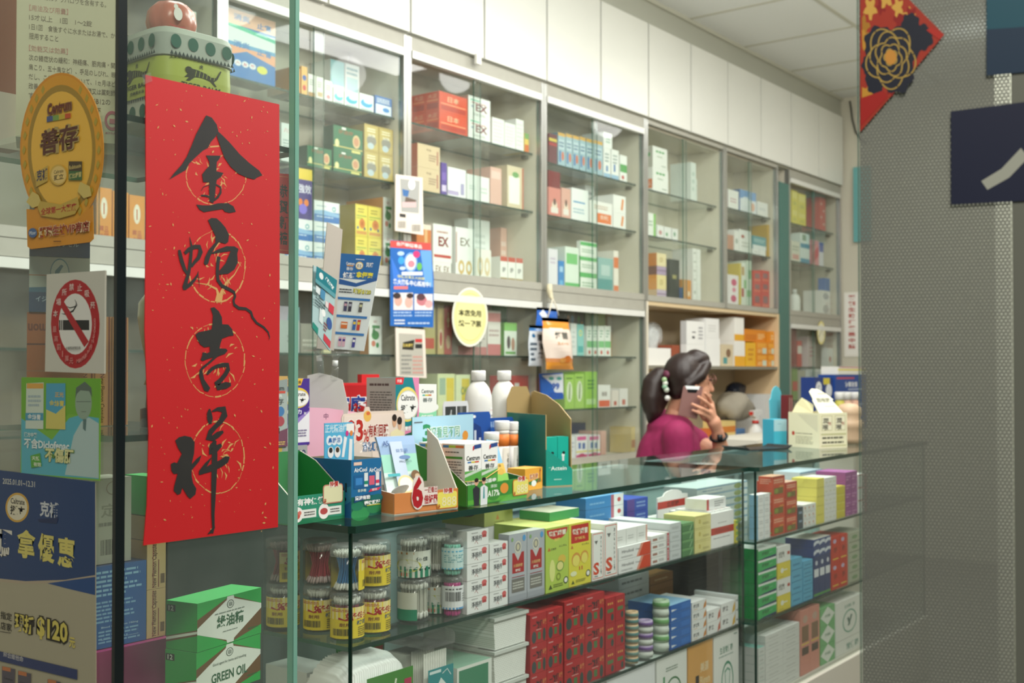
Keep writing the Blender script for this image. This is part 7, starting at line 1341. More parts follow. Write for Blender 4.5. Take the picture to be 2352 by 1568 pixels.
for f in range(4):
    c, s_ = math.cos(f * math.pi / 2), math.sin(f * math.pi / 2); e = Vector((c, s_, 0)); n = Vector((s_, -c, 0))
    art(mb, n * .0532, e, (0, 0, 1), [('e', q, .0985, .0068, .0078, '1f5f4c') for q in (-.034, -.0115, .0115, .034)] + [('p', [(-.042 + .005 * i, .0825), (-.037 + .005 * i, .0825), (-.0395 + .005 * i, .0875)], '23342e') for i in range(17)], lambda a, b: (a, b))
mb.build('lid', t)
t = empty('ribbed_ornament', 'coral pink ribbed ornament with white patch on the balm jar', 'ornament', (.82, 1.13, 1.627)); mb = MB(); n = 48; prof = [(.018, 0), (.026, .004), (.029, .016), (.027, .03), (.018, .039), (0.0, .041)]; vs = []
for r, z in prof:
    for i in range(n): a = 2 * math.pi * i / n; q = r * (1 + .07 * abs(math.cos(4 * a)) - .05); vs.append((q * math.cos(a), q * math.sin(a), z))
mb.mesh(vs, [(j * n + i, j * n + (i + 1) % n, (j + 1) * n + (i + 1) % n, (j + 1) * n + i) for j in range(5) for i in range(n)], 'c87a68', True, rough=.3)
art(mb, (-.012, -.0295, .02), (1, 0, 0), (0, 0, 1), [('e', 0, 0, .006, .0075, 'e8e4de'), ('e', -.003, .008, .003, .003, 'e8e4de'), ('s', [(-.012, -.014, .0012), (0, -.016, .0018), (.01, -.013, .0012)], 'a83228')], lambda a, b: (a, b)); mb.build('body', t)
# middle shelf: capsule cartons and statue
cap = [('r', 0, 0, 1, .4, '1a3f66'), ('p', [(0, .36), (1, .36), (1, .5), (0, .44)], '2f6a86'), ('r', 0, .66, 1, .675, 'b87a4a'), ('e', .5, .7, .16, .28, 'c4cdc0'), ('o', .5, .7, .16, .28, .92, '3a7a8a'), ('s', [(.54, .86, .003), (.46, .74, .005), (.45, .62, .006), (.52, .56, .004), (.56, .64, .003)], '1f6a7a'), ('t', 'イジン カプセル', .46, .24, .1, 'a8c0d0', .7)]
hem = [('t', 'New Flemon', .5, .72, .2, '6a2a1a', .88, .03), ('r', 0, .44, 1, .47, '5a2a1a'), ('g', .6, .08, .95, .2, 1, '6a3a20')]
y0 = 1.24; x0 = .7065
for j in range(3):
    pbox('capsule_box', 'dim blue and grey capsule carton, %s on the brown cartons' % ('lowest', 'middle one', 'topmost')[j], x0, y0, -30, .066, .06, 1.1635 + .137 + .0648 * j, .0642, 'b0b8ac', group='dim capsule cartons in the window', front=cap, sidecol='8a9088')
for j in range(2):
    pbox('iron_capsule_box', 'brown capsule carton with upside-down lettering, %s on the window shelf' % ('lower', 'upper')[j], x0, y0 + .004, -30, .062, .062, 1.1635 + .0685 * j, .068, 'a05a2c', group='brown capsule cartons in the window', front=hem[1:] + [('t', 'New Flemon', .5, .72, .2, '6a2a1a', .88, .03, 3)], sidecol='8a4a24', topcol='b87a4a')
for i in range(3):
    for j in range(2):
        pbox('iron_capsule_box', 'kraft capsule carton with sideways lettering, %s, %s from the brown ones' % (('lower row', 'upper row')[j], ORD[i]), .789 + .0215 * i, 1.2715 - .004 * i, -6, .021, .05, 1.1635 + .0685 * j, .068, 'c08a54', group='kraft capsule cartons on the window shelf', front=[('t', 'New Flemon Capsules', .4, .5, .36, '6a2a1a', .9, .02, 4), ('r', .8, 0, .9, 1, '7a3a22')])
t = empty('award_statue', 'pale jade award figure with red and gold logo, dark base', 'statue', (.858, 1.19, 1.1635)); mb = MB()
mb.lathe([(.026, .052), (.024, .058), (.021, .066), (.026, .09), (.031, .115), (.034, .135), (.033, .152), (.026, .163), (.012, .168), (0, .169)], 'b9b88a', seg=26, rough=.15)
mb.tube([(-.012, -.03, .125), (-.016, -.031, .112), (-.013, -.029, .098), (-.004, -.027, .09), (.003, -.026, .085)], [.004, .0065, .006, .0055, .004], 'b0ae80', 8, rough=.15)
art(mb, (-.0125, -.0345, .14), Vector((1, 0, 0)), (0, 0, 1), [('o', 0, 0, .0085, .0065, .6, 'b8522a'), ('t', '統一藥品', 0, -.011, .004, '4a3a22', .016, .02)], lambda a, b: (a, b)); mb.build('figure', t)
mb = MB(); mb.lathe([(.03, 0), (.03, .022), (.024, .024), (.022, .05), (.024, .0518)], '16181a', seg=24, rough=.2); mb.build('base', t)
mb = MB(); mb.tube([(.006, 0, .1685), (.006, .002, .178)], .007, '1a1a1a', 8); mb.build('knob', t)
# lower ledge
LZ = .8325
pbox('health_box', 'magenta carton under the blue and kraft cartons, window ledge', .774, 1.226, -1, .118, .1, LZ, .06, '8f2260', topcol='a02a6c', sidecol='7a1c50')
pbox('medicine_carton', 'blue carton covered in pale small print, window ledge', .789, 1.236, -1, .074, .07, LZ + .061, .1, '1f5a9e', front=[('g', .06, .62, .92, .95, 6, '8ab8d8'), ('g', .06, .3, .8, .58, 6, '7aa8cc'), ('t', 'Blood Circulation 100mg', .5, .25, .03, 'a8c8e0', .7), ('g', .1, .05, .9, .22, 4, '7aa8cc'), ('r', .15, .1, .85, .105, '9ac0dc')], topcol='1a3a6a', sidecol='173f70')
pbox('medicine_carton', 'grey-white carton with bar code on the blue carton', .797, 1.245, -1, .05, .05, LZ + .162, .105, 'a8a898', front=[('b', .15, .1, .7, .28, '4a4a44'), ('t', '定', .4, .62, .16, '8a8a7a', .5), ('o', .5, .88, .2, .08, .9, '8a7a6a'), ('g', .1, .42, .8, .5, 1, '7a7a70')])
for j in range(2):
    pbox('iron_capsule_box', 'tan capsule carton with upright sideways lettering, %s on the magenta one' % ('lower', 'upper')[j], .8645, 1.2355, -1, .0275, .06, LZ + .061 + .0615 * j, .061, 'd0b07a', group='tan capsule cartons on the window ledge', front=[('t', 'New Flemon Capsules', .42, .5, .3, '5a2a1a', .94, .02, 1), ('r', .3, .02, .34, .98, '8a3a2a'), ('b', .72, .1, .94, .3, '5a3a2a'), ('r', .6, .03, .64, .6, '8a3a2a')], topcol='d8bc8a', sidecol='b8945a')
pbox('kraft_packet', 'small kraft carton on the tan capsule cartons', .866, 1.238, -1, .027, .05, LZ + .1845, .03, 'b09a70')
gside = [('p', [(0, .26), (1, .46), (1, .34), (0, .14)], '6a4a26'), ('p', [(0, .24), (1, .43), (1, .38), (0, .18)], 'dfe4da'), ('r', .02, .78, .3, .92, '1c2a1e'), ('t', '12', .16, .85, .1, 'd8e0d4', .16)]
def gfront(en):
    o = [('p', [(0, .66), (.5, 1), (1, .66), (1, .2), (.5, 0), (0, .4)], '6a4a26'), ('p', [(.0, .48), (.44, .92), (.45, .99), (.55, .99), (.56, .92), (1, .66), (1, .56), (.56, .08), (.55, .01), (.45, .01), (.44, .08), (0, .36)], 'dfe4da'),
         ('e', .5, .82, .055, .09, '3a4a3e'), ('e', .5, .82, .045, .075, 'dfe4da'), ('r', .475, .78, .485, .86, '2a3a2e'), ('r', .495, .77, .505, .87, '2a3a2e'), ('r', .515, .78, .525, .86, '2a3a2e'), ('g', .78, .16, .95, .2, 1, '1f6a34')]
    return o + ([('t', 'GREEN OIL', .5, .36, .2, '1f5a38', .56, .02), ('t', 'Good agent for home and traveling', .5, .64, .07, '6a766c', .52)] if en else [('t', '綠油精', .5, .5, .26, '1f5a38', .42, .02), ('g', .26, .66, .74, .7, 1, '7a867c'), ('g', .38, .26, .62, .29, 1, '7a867c')])
for j in range(2):
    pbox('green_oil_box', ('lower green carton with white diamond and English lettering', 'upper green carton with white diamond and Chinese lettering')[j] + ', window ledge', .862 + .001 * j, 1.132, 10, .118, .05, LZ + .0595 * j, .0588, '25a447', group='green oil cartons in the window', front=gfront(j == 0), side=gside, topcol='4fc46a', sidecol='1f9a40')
pbox('green_oil_box', 'small green carton edge on the kraft carton, behind the scroll', .868, 1.24, -1, .026, .05, LZ + .2155, .05, '25a447', front=[('p', [(0, .4), (1, .5), (1, .4), (0, .28)], '6a4a26'), ('r', .1, .7, .6, .9, '1c2a1e'), ('t', '12', .35, .8, .12, 'd8e0d4', .3)], topcol='4fc46a')
t = empty('dark_block', 'dark grey narrow cabinet standing behind the window ledge', 'cabinet', (1.04, 1.37, 0)); mb = MB(); mb.box(-.088, .088, -.045, .05, 0, 1.055, '3c4540', rough=.25); mb.build('carcass', t)  # added block: its dark colour stands in for a dark glass reflection
mb = MB(); mb.box(-.084, .084, -.052, -.0455, .05, 1.04, '454f49', rough=.2); mb.build('door', t)
# ================================================================== paper on the glass
class Pl:
    def __init__(s, o, eu, ev): s.o, s.eu, s.ev = Vector(o), Vector(eu).normalized(), Vector(ev).normalized(); s.n = s.eu.cross(s.ev)
    def uv(s, u, v):
        d = ray(u, v); k = (s.o - EYE).dot(s.n) / d.dot(s.n); q = EYE + d * k - s.o; return (q.dot(s.eu), q.dot(s.ev))
def flat(name, label, cat, pl, P, col, ops, th=.0008, group=None, parts=(), lift=.00003):
    """thin sheet on a plane: outline and printing taken through the plane's own picture map"""
    A = [pl.uv(*p) for p in P]; cx = sum(a for a, b in A) / len(A); cy = sum(b for a, b in A) / len(A)
    c = pl.o + pl.eu * cx + pl.ev * cy; t = empty(name, label, cat, c, 0, group)
    mb = MB(); F_ = [pl.eu * (a - cx) + pl.ev * (b - cy) + pl.n * th for a, b in A]; n = len(F_); B = [q - pl.n * th for q in F_]
    if sum(A[i][0] * A[(i + 1) % n][1] - A[(i + 1) % n][0] * A[i][1] for i in range(n)) < 0: F_, B = F_[::-1], B[::-1]
    mb.poly(F_, col); mb.poly(B[::-1], col); mb.mesh(F_ + B, [(i, n + i, n + (i + 1) % n, (i + 1) % n) for i in range(n)], col)
    fm = lambda u, v: (lambda q: (q[0] - cx, q[1] - cy))(pl.uv(u, v))
    art(mb, pl.n * th, pl.eu, pl.ev, ops, fm, lift); mb.build('sheet', t)
    for nm, op in parts:
        m2 = MB(); art(m2, pl.n * (th + .0005), pl.eu, pl.ev, op, fm, lift); m2.build(nm, t)
    return t
PF = Pl((VX0, VY0 - .0004, 1.0), (1, 0, 0), (0, 0, 1)); PS = Pl((VX0 - .0016, 1.2, 1.0), (0, -1, 0), (0, 0, 1))
def ell(cx, cy, rx, ry, a0=0, a1=360, n=40): return [(cx + rx * math.cos(math.radians(a0 + (a1 - a0) * i / n)), cy + ry * math.sin(math.radians(a0 + (a1 - a0) * i / n))) for i in range(n + (a1 - a0 < 360))]
# --- red scroll: brush characters traced as outlines and strokes
INK = noisy('brush_ink', '1e1d1c', '2c2b29', 30, .65); GOLD = 'd9a868'
def X(o, s): return lambda pts: [(o[0] + p[0] * s, o[1] + p[1] * s) + tuple(p[2:]) for p in pts]
SP = .00046
def circ(o, s, cx, cy, rx, ry, seed):
    f = X(o, s); r = random.Random(seed); out = []; a = 0
    while a < 360:
        b = a + r.uniform(6, 22); q = f([(cx + (rx + r.uniform(-6, 6)) * math.cos(math.radians(w)), cy + (ry + r.uniform(-6, 6)) * math.sin(math.radians(w)), 0) for w in (a, (a + b) / 2, b)])
        wd = r.uniform(.6, 4.2); out.append(('s', [(x, y, wd) for x, y, _ in q], GOLD, SP)); a = b + r.uniform(0, 3)
    for i in range(26):
        w = r.uniform(0, 6.28); k = r.uniform(.1, .75); L_ = r.uniform(.12, .34); th = w + r.uniform(-.9, .9)
        q = f([(cx + rx * k * math.cos(w), cy + ry * k * math.sin(w), 0), (cx + rx * (k * math.cos(w) + L_ * .5 * math.cos(th)) + r.uniform(-8, 8), cy + ry * (k * math.sin(w) + L_ * .5 * math.sin(th)), 0), (cx + rx * (k * math.cos(w) + L_ * math.cos(th + .3)), cy + ry * (k * math.sin(w) + L_ * math.sin(th + .3)), 0)])
        ws = (.6, r.uniform(2, 6), .5); out.append(('s', [(q[j][0], q[j][1], ws[j]) for j in range(3)], GOLD, SP))
    return out
gold = circ((320, 240), .17857, 980, 915, 385, 375, 1) + circ((320, 480), .20408, 865, 645, 320, 400, 2) + circ((320, 690), .15308, 1125, 895, 445, 545, 3) + circ((320, 920), .21684, 820, 600, 285, 380, 4)
f = X((320, 480), .20408); gold += [('s', f([(870, 1045, 0), (880, 960, 0), (860, 900, 0), (760, 850, 0), (620, 830, 0)])[i:i + 2] and [(x, y, w) for (x, y, _), w in zip(f([(870, 1045, 0), (880, 960, 0), (860, 900, 0), (760, 850, 0), (620, 830, 0)]), (16, 10, 6, 3, 1))], GOLD, SP) for i in (0,)] + [('s', [(x, y, w) for (x, y, _), w in zip(f([(895, 1045, 0), (920, 930, 0), (970, 830, 0), (1060, 740, 0), (1140, 600, 0)]), (14, 9, 6, 3, 1))], GOLD, SP)]
rr = random.Random(11)
for i in range(230):
    u, v = rr.uniform(340, 634), rr.uniform(205, 1220); a = rr.uniform(0, 3.14); l = rr.choice((1, 1.4, 2, 2.6, 4)); w = l * rr.uniform(.3, .55)
    gold.append(('p', [(u + l * math.cos(a), v + l * math.sin(a)), (u - w * math.sin(a), v + w * math.cos(a)), (u - l * math.cos(a), v - l * math.sin(a)), (u + w * math.sin(a), v - w * math.cos(a))], GOLD))
P_ = lambda o, s, pts: ('p', X(o, s)(pts), INK)
S_ = lambda o, s, pts: ('s', [(x, y, w * s) for x, y, w in X(o, s)(pts)], INK, SP)
o1, s1 = (320, 240), .17857
jin = [P_(o1, s1, [(850, 140), (920, 170), (985, 260), (1005, 345), (975, 410), (910, 480), (870, 560), (810, 590), (700, 690), (630, 760), (590, 840), (520, 880), (375, 965), (430, 890), (530, 780), (600, 670), (660, 530), (720, 380), (800, 230), (835, 165)]),
       P_(o1, s1, [(1000, 345), (1060, 400), (1150, 490), (1280, 640), (1400, 750), (1530, 850), (1570, 910), (1500, 940), (1470, 965), (1370, 940), (1260, 890), (1160, 800), (1080, 680), (1030, 540), (985, 410)]),
       P_(o1, s1, [(845, 655), (1035, 660), (1020, 700), (985, 740), (980, 860), (1070, 880), (1040, 930), (985, 970), (975, 1030), (960, 1200), (940, 1270), (890, 1250), (885, 1100), (890, 1000), (810, 1000), (795, 900), (850, 830), (890, 790), (885, 730)]),
       S_(o1, s1, [(975, 1030, 20), (1035, 1065, 30), (1035, 1130, 36), (1000, 1190, 34), (950, 1235, 25)]), S_(o1, s1, [(885, 1035, 8), (815, 1060, 10), (785, 1110, 8)]), S_(o1, s1, [(780, 1170, 20), (850, 1175, 30), (890, 1190, 25)]),
       P_(o1, s1, [(720, 1285), (800, 1297), (900, 1297), (1000, 1270), (1130, 1268), (1200, 1310), (1230, 1380), (1150, 1395), (1090, 1380), (1060, 1345), (900, 1370), (820, 1385), (760, 1350)])]
o2, s2 = (320, 480), .20408
she = [P_(o2, s2, [(762, 125), (800, 100), (860, 105), (910, 150), (960, 210), (1000, 290), (990, 370), (960, 392), (885, 372), (830, 450), (790, 530), (765, 615), (735, 635), (715, 610), (730, 540), (770, 460), (845, 375), (845, 300), (800, 210)]),
       P_(o2, s2, [(805, 492), (870, 455), (970, 418), (1060, 420), (1107, 450), (1092, 500), (1098, 600), (1060, 680), (990, 728), (890, 738), (890, 695), (960, 610), (1018, 472), (900, 490), (810, 505)]),
       S_(o2, s2, [(885, 535, 52), (873, 620, 52), (868, 720, 50), (875, 800, 50), (920, 865, 48), (1000, 903, 42), (1055, 935, 40), (1068, 980, 36), (1050, 1030, 34), (1058, 1075, 40), (1110, 1115, 42), (1190, 1122, 36), (1245, 1160, 40), (1265, 1220, 36), (1310, 1280, 32), (1390, 1330, 30), (1440, 1385, 24), (1456, 1440, 15), (1450, 1476, 3)]),
       S_(o2, s2, [(556, 312, 4), (568, 370, 22), (580, 430, 36), (570, 520, 46), (560, 620, 48), (545, 720, 44), (520, 800, 50), (500, 880, 66), (500, 910, 40)]), S_(o2, s2, [(440, 460, 36), (446, 500, 52), (468, 590, 56), (500, 680, 50), (535, 740, 30)]),
       S_(o2, s2, [(500, 500, 40), (550, 455, 52), (610, 425, 50), (665, 425, 60), (680, 480, 66), (655, 550, 52), (610, 600, 40), (575, 650, 30)]), S_(o2, s2, [(500, 890, 50), (560, 850, 46), (615, 790, 34), (645, 740, 20), (655, 700, 6)]), S_(o2, s2, [(650, 720, 8), (660, 800, 12), (668, 880, 3)])]
o3, s3 = (320, 690), .15308
ji = [P_(o3, s3, [(1055, 112), (1110, 98), (1180, 160), (1225, 250), (1230, 355), (1320, 360), (1380, 430), (1402, 525), (1340, 530), (1230, 570), (1205, 640), (1190, 718), (1290, 722), (1312, 750), (1270, 800), (1180, 832), (1150, 850), (1050, 940), (930, 1040), (960, 1180), (1050, 1310), (1020, 1368), (960, 1350), (920, 1250), (880, 1120), (890, 1040), (930, 990), (1010, 930), (1100, 850), (1000, 880), (940, 908), (905, 890), (930, 820), (935, 775), (1000, 790), (1045, 770), (1040, 690), (960, 702), (900, 660), (850, 570), (828, 510), (870, 475), (1000, 450), (1070, 432), (1085, 330), (1090, 220)]),
      S_(o3, s3, [(1000, 1110, 30), (1030, 1070, 58), (1080, 1020, 58), (1150, 985, 60), (1240, 965, 70), (1310, 965, 84), (1318, 1030, 88), (1280, 1105, 80), (1210, 1190, 80), (1145, 1250, 104), (1160, 1300, 96), (1290, 1270, 112), (1360, 1255, 50)])]
o4, s4 = (320, 920), .21684
xi = [P_(o4, s4, [(370, 420), (410, 385), (470, 370), (540, 385), (577, 440), (570, 560), (545, 670), (600, 610), (648, 575), (625, 640), (545, 735), (545, 800), (560, 870), (595, 930), (585, 990), (530, 1037), (500, 1010), (470, 960), (445, 920), (430, 980), (395, 995), (353, 950), (360, 900), (395, 770), (355, 775), (330, 740), (323, 668), (360, 650), (390, 660), (440, 560), (400, 500)]),
      S_(o4, s4, [(735, 85, 20), (732, 130, 66), (738, 190, 80), (742, 245, 40)]), S_(o4, s4, [(760, 112, 16), (820, 88, 44), (885, 90, 84), (892, 150, 92), (850, 220, 66), (790, 280, 60), (745, 330, 70), (722, 400, 76), (760, 400, 60), (820, 360, 72), (880, 325, 30)]), S_(o4, s4, [(800, 420, 40), (750, 490, 60), (735, 550, 50), (800, 510, 80), (860, 465, 40)]),
      S_(o4, s4, [(790, 440, 40), (788, 560, 80), (786, 700, 80), (780, 850, 74), (775, 1030, 62), (770, 1200, 46), (775, 1330, 38), (768, 1405, 14)]), S_(o4, s4, [(785, 1330, 30), (760, 1380, 46), (715, 1410, 6)]), S_(o4, s4, [(755, 600, 8), (700, 670, 44), (640, 755, 56), (625, 780, 20)]), S_(o4, s4, [(630, 765, 40), (740, 715, 80), (850, 665, 84), (915, 620, 84), (945, 595, 14)])]
RED = noisy('scroll_red', 'd2121a', 'c40e15', 4, .6)
flat('new_year_scroll', 'red paper scroll with four large black brush characters and gold flecks, taped to the pane', 'scroll', PF, [(333, 172), (640, 240), (641, 700), (637, 1210), (328, 1252), (336, 1160), (340, 1000), (331, 760), (334, 500)], RED, gold, .0012, None, (('brush_lettering', jin + she + ji + xi),), 1e-6)
flat('tape_piece', 'clear tape holding the scroll corner on the pane', 'tape', Pl((VX0, VY0 - .0036, 1.0), (1, 0, 0), (0, 0, 1)), [(326, 172), (346, 166), (350, 186), (330, 194)], M_CLEAR, [], .0002)
flat('greeting_slip', 'small dark red slip with black characters beside the scroll', 'paper', Pl((VX0, VY0 + .0115, 1.0), (1, 0, 0), (0, 0, 1)), [(610, 395), (665, 400), (671, 408), (671, 585), (610, 578)], 'b01c1e', [('s', [(612, 402, .0006), (664, 407, .0006), (664, 576, .0006), (612, 570, .0006)], 'd8a060')] + [('t', ch, 651, 439 + 36 * i, 30, '1a1514', 20, .03) for i, ch in enumerate('恭賀新禧')], .0005)
# --- gold award sticker
gs = [('p', ell(143, 345, 92, 172), 'e2a02a'), ('o', 143, 345, 78, 150, .9, 'a8862e'), ('p', ell(143, 345, 70, 135), 'f0bc46')]
for i in range(11):
    for sd in (-1, 1):
        a = math.radians(60 - 12 * i); cx, cy = 143 + sd * 86 * math.cos(a), 345 - 160 * math.sin(a)
        gs.append(('p', [(cx, cy - 11), (cx + 4.5, cy - 2), (cx, cy + 11), (cx - 4.5, cy + 2)], 'b8a03a'))
gs += [('t', 'Centrum', 139, 246, 30, '8a6a3a', 58, .06), ('t', 'Centrum', 139, 246, 26, '6a2618', 54, .035), ('p', [(110, 268), (124, 266), (124, 278), (110, 281)], '4a5a8a'), ('p', [(124, 266), (138, 264), (138, 276), (124, 278)], '7aa04a'), ('p', [(138, 264), (152, 262), (152, 273), (138, 276)], 'c8b030'), ('p', [(152, 262), (165, 260), (165, 271), (152, 273)], 'c8542a'), ('t', '善存', 138, 320, 62, 'b09a5a', 92, .07), ('t', '善存', 138, 320, 58, '5a2a1c', 86, .025),
       ('p', [(84, 398), (113, 380), (113, 416), (86, 430)], 'c8a84a'), ('t', '克補', 100, 402, 26, '3a3a5a', 26, .03), ('e', 137, 402, 20, 24, 'd8b04a'), ('e', 138, 402, 17, 20, 'e8c878'), ('t', 'Caltrate', 138, 394, 8, '5a4a2a', 22), ('t', '挺立', 138, 407, 13, '4a3a1a', 22, .02), ('r', 161, 414, 192, 371, '4a3a22'), ('r', 161, 414, 192, 393, '3f6a3a'), ('t', 'Robitussin', 176, 383, 9, 'e0c878', 27), ('t', '諾比舒冒', 176, 403, 12, 'd8c880', 28, .02),
       ('p', [(78, 440), (92, 448), (100, 470), (78, 478), (64, 464)], 'd8c06a'), ('p', [(188, 418), (210, 428), (214, 450), (196, 456), (182, 440)], 'd8c06a'), ('p', [(90, 476), (96, 462), (143, 470), (182, 452), (186, 474), (176, 492), (140, 502), (98, 496)], 'c8a848'), ('t', '全球第一大藥廠', 138, 481, 17, 'b02418', 82, .025), ('t', '輝瑞生技VIP商店', 150, 527, 27, 'e8d0a0', 118, .06), ('t', '輝瑞生技VIP商店', 150, 527, 25, '9a2a1c', 114, .03), ('e', 79, 535, 10, 11, '4a6a9a'), ('t', 'Pfizer', 79, 535, 8, 'd8e0e8', 15), ('g', 127, 552, 146, 557, 1, '6a3a1a')]
flat('gold_award_sticker', 'gold oval award sticker with laurel rim on the window side pane', 'sticker', PS, ell(143, 345, 96, 178, 130, 410, 36) + [(214, 470), (216, 548), (208, 556), (72, 572), (64, 566), (62, 480)], 'dd9426', gs, .0006)
# --- no smoking sign
ns = [('e', 177, 744, 56, 102, 'b3131f'), ('e', 177, 744, 38, 70, 'e6e4dc'), ('r', 140, 758, 209, 735, '16161a'), ('r', 143, 758, 144.5, 735, 'e6e4dc'), ('r', 147, 758, 148.5, 735, 'e6e4dc'), ('s', [(176, 688, .0006), (181, 700, .0016), (172, 714, .0022), (155, 722, .0012), (146, 720, .0004)], '1a1a1c'), ('s', [(180, 692, .0004), (177, 704, .0014), (165, 707, .001), (156, 703, .0004)], '1a1a1c'), ('p', [(139, 696), (148, 688), (208, 784), (198, 797)], 'b3131f')]
for ch, a in zip('本場所禁止吸菸', (196, 216, 238, 260, 283, 306, 330)): ns.append(('t', ch, 177 + 47 * math.cos(math.radians(a)), 744 + 86 * math.sin(math.radians(a)), 16, 'e8c8c0', 11, .015))
for ch, a in zip('最高罰1萬元', (172, 157, 142, 127, 113, 100)): ns.append(('t', ch, 177 + 47 * math.cos(math.radians(a)), 744 + 86 * math.sin(math.radians(a)), 14, 'd88a84', 9))
for ch, a in zip('Maximum Fine NT$10,000', [82 - 4.2 * i for i in range(22)]):
    if ch != ' ': ns.append(('t', ch, 177 + 47 * math.cos(math.radians(a)), 744 + 86 * math.sin(math.radians(a)), 8, 'd88a84', 5))
ns += [('t', '台東縣政府衛生局', 174, 799, 7, '5a5a58', 34)]
flat('no_smoking_sign', 'white plastic no-smoking sign with red ring on the window side pane', 'sign', PS, [(111, 630), (245, 621), (243, 858), (107, 853)], 'cfcdbf', ns, .002)
# --- green leaflet with a man in a white coat
gl = [('p', [(50, 960), (120, 1010), (160, 960), (228, 940), (228, 1100), (50, 1086)], '5ab4c4'), ('p', [(50, 868), (232, 870), (230, 960), (160, 950), (110, 990), (50, 960)], '6fb02e'), ('p', [(170, 1000), (188, 968), (205, 958), (228, 972), (228, 1098), (150, 1090)], 'b4ccc8'), ('e', 193, 925, 19, 38, '93aa94'), ('p', [(174, 915), (176, 890), (196, 876), (211, 890), (213, 912), (206, 898), (186, 896), (178, 904)], '5a6c60'), ('s', [(177, 922, .0005), (210, 922, .0005)], '4a5a52'), ('s', [(188, 945, .0006), (199, 945, .0006)], '6a7a6a'), ('p', [(192, 962), (200, 962), (198, 990), (192, 984)], '5a7a78'), ('p', [(62, 880), (102, 878), (101, 985), (60, 984)], 'cfdccc'), ('r', 63, 892, 101, 880, 'e0a84a'), ('r', 60, 965, 101, 948, '4a9ab8'), ('t', '金絲膏', 80, 957, 13, 'e8eee8', 30, .02), ('g', 66, 935, 96, 905, 3, 'a8bcc0'), ('p', [(108, 880), (152, 880), (152, 986), (107, 984)], '4aa4c4'), ('p', [(108, 940), (130, 950), (152, 930), (152, 986), (107, 984)], 'd8cc6a'), ('t', '正光', 138, 906, 12, 'e0b04a', 20, .02), ('t', '金絲膏', 132, 926, 14, 'e0d060', 34, .02), ('t', '漢方中藥', 72, 998, 11, 'dfeee8', 30, .03), ('t', '不含Diclofenac', 108, 1020, 24, 'e4f0ec', 104, .035), ('t', '不傷肝', 138, 1046, 36, '5a8a3a', 70, .08), ('t', '不傷肝', 138, 1046, 34, 'e2e0a0', 66, .035), ('p', [(72, 1046), (94, 1040), (98, 1070), (74, 1074)], '5aa83a'), ('t', '天然', 84, 1052, 10, 'e8f0d8', 18, .02), ('t', '有效', 88, 1066, 10, 'e8f0d8', 18, .02)]
flat('green_leaflet', 'green and blue leaflet with a man in a white coat on the side pane', 'leaflet', PS, [(51, 866), (232, 869), (230, 1104), (48, 1088)], '7ab83a', gl, .0005)
# --- blue discount poster
bl_ = [('p', [(-60, 1072), (220, 1106), (220, 1320), (150, 1331), (60, 1334), (-60, 1322)], '1c3f72'), ('p', [(-60, 1330), (60, 1341), (150, 1338), (220, 1325), (220, 1320), (150, 1331), (60, 1334), (-60, 1322)], 'b8a890'), ('p', [(110, 1339), (220, 1324), (220, 1366), (160, 1352)], '1c4a86'), ('t', '2025.01.01~12.31', 44, 1108, 13, 'd4d4c8', 74, .01), ('e', 41, 1165, 27, 34, 'd8aa48'), ('e', 41, 1165, 23, 29, 'e4dcc0'), ('t', 'Caltrate', 42, 1151, 13, '2a2420', 32, .02), ('t', '挺立', 42, 1172, 22, '2a2420', 34, .025), ('t', '克補', 115, 1170, 36, 'd0d4d8', 44, .03), ('p', [(88, 1192), (136, 1188), (132, 1202), (92, 1198)], '142c5a'), ('t', '碼', 8, 1248, 66, 'dcd8cc', 44, .04), ('t', '拿', 62, 1249, 66, 'ddd070', 42, .04), ('t', '優', 108, 1258, 66, 'ddd070', 38, .04), ('t', '惠', 154, 1268, 68, 'ddd070', 40, .04), ('t', '指定', 16, 1414, 18, '2a261e', 26, .01), ('t', '店家', 16, 1438, 18, '2a261e', 26, .01), ('s', [(-20, 1446, .0006), (27, 1453, .0006)], '2a261e'), ('t', '現折', 58, 1432, 46, '1c160c', 48, .12), ('t', '$120', 122, 1448, 60, '1c160c', 76, .12), ('t', '現折', 58, 1432, 42, 'ddcc62', 44, .035), ('t', '$120', 122, 1448, 52, 'ddcc62', 70, .035), ('t', '元', 168, 1475, 24, 'ddcc62', 14, .03),
       ('p', [(-60, 1480), (180, 1537), (180, 1560), (-60, 1502)], '2a3a6c'), ('t', '綜合維他命', 33, 1507, 13, 'c8c4c0', 46, .01)]
for u in (7, 44, 112): bl_ += [('p', [(u, 1527 + u * .28), (u + 30, 1534 + u * .28), (u + 28, 1600 + u * .3), (u, 1600 + u * .3)], '5a5460'), ('p', [(u + 1, 1527 + u * .28), (u + 20, 1531 + u * .28), (u + 20, 1540 + u * .28), (u + 1, 1536 + u * .28)], 'c87a4a'), ('t', 'Centrum', u + 15, 1556 + u * .28, 6, '22242a', 20)]
flat('blue_poster', 'blue and cream discount poster low on the window side pane', 'poster', PS, [(-60, 1074), (212, 1105), (220, 1110), (222, 1700), (-60, 1660)], 'b4ac92', bl_, .0006)
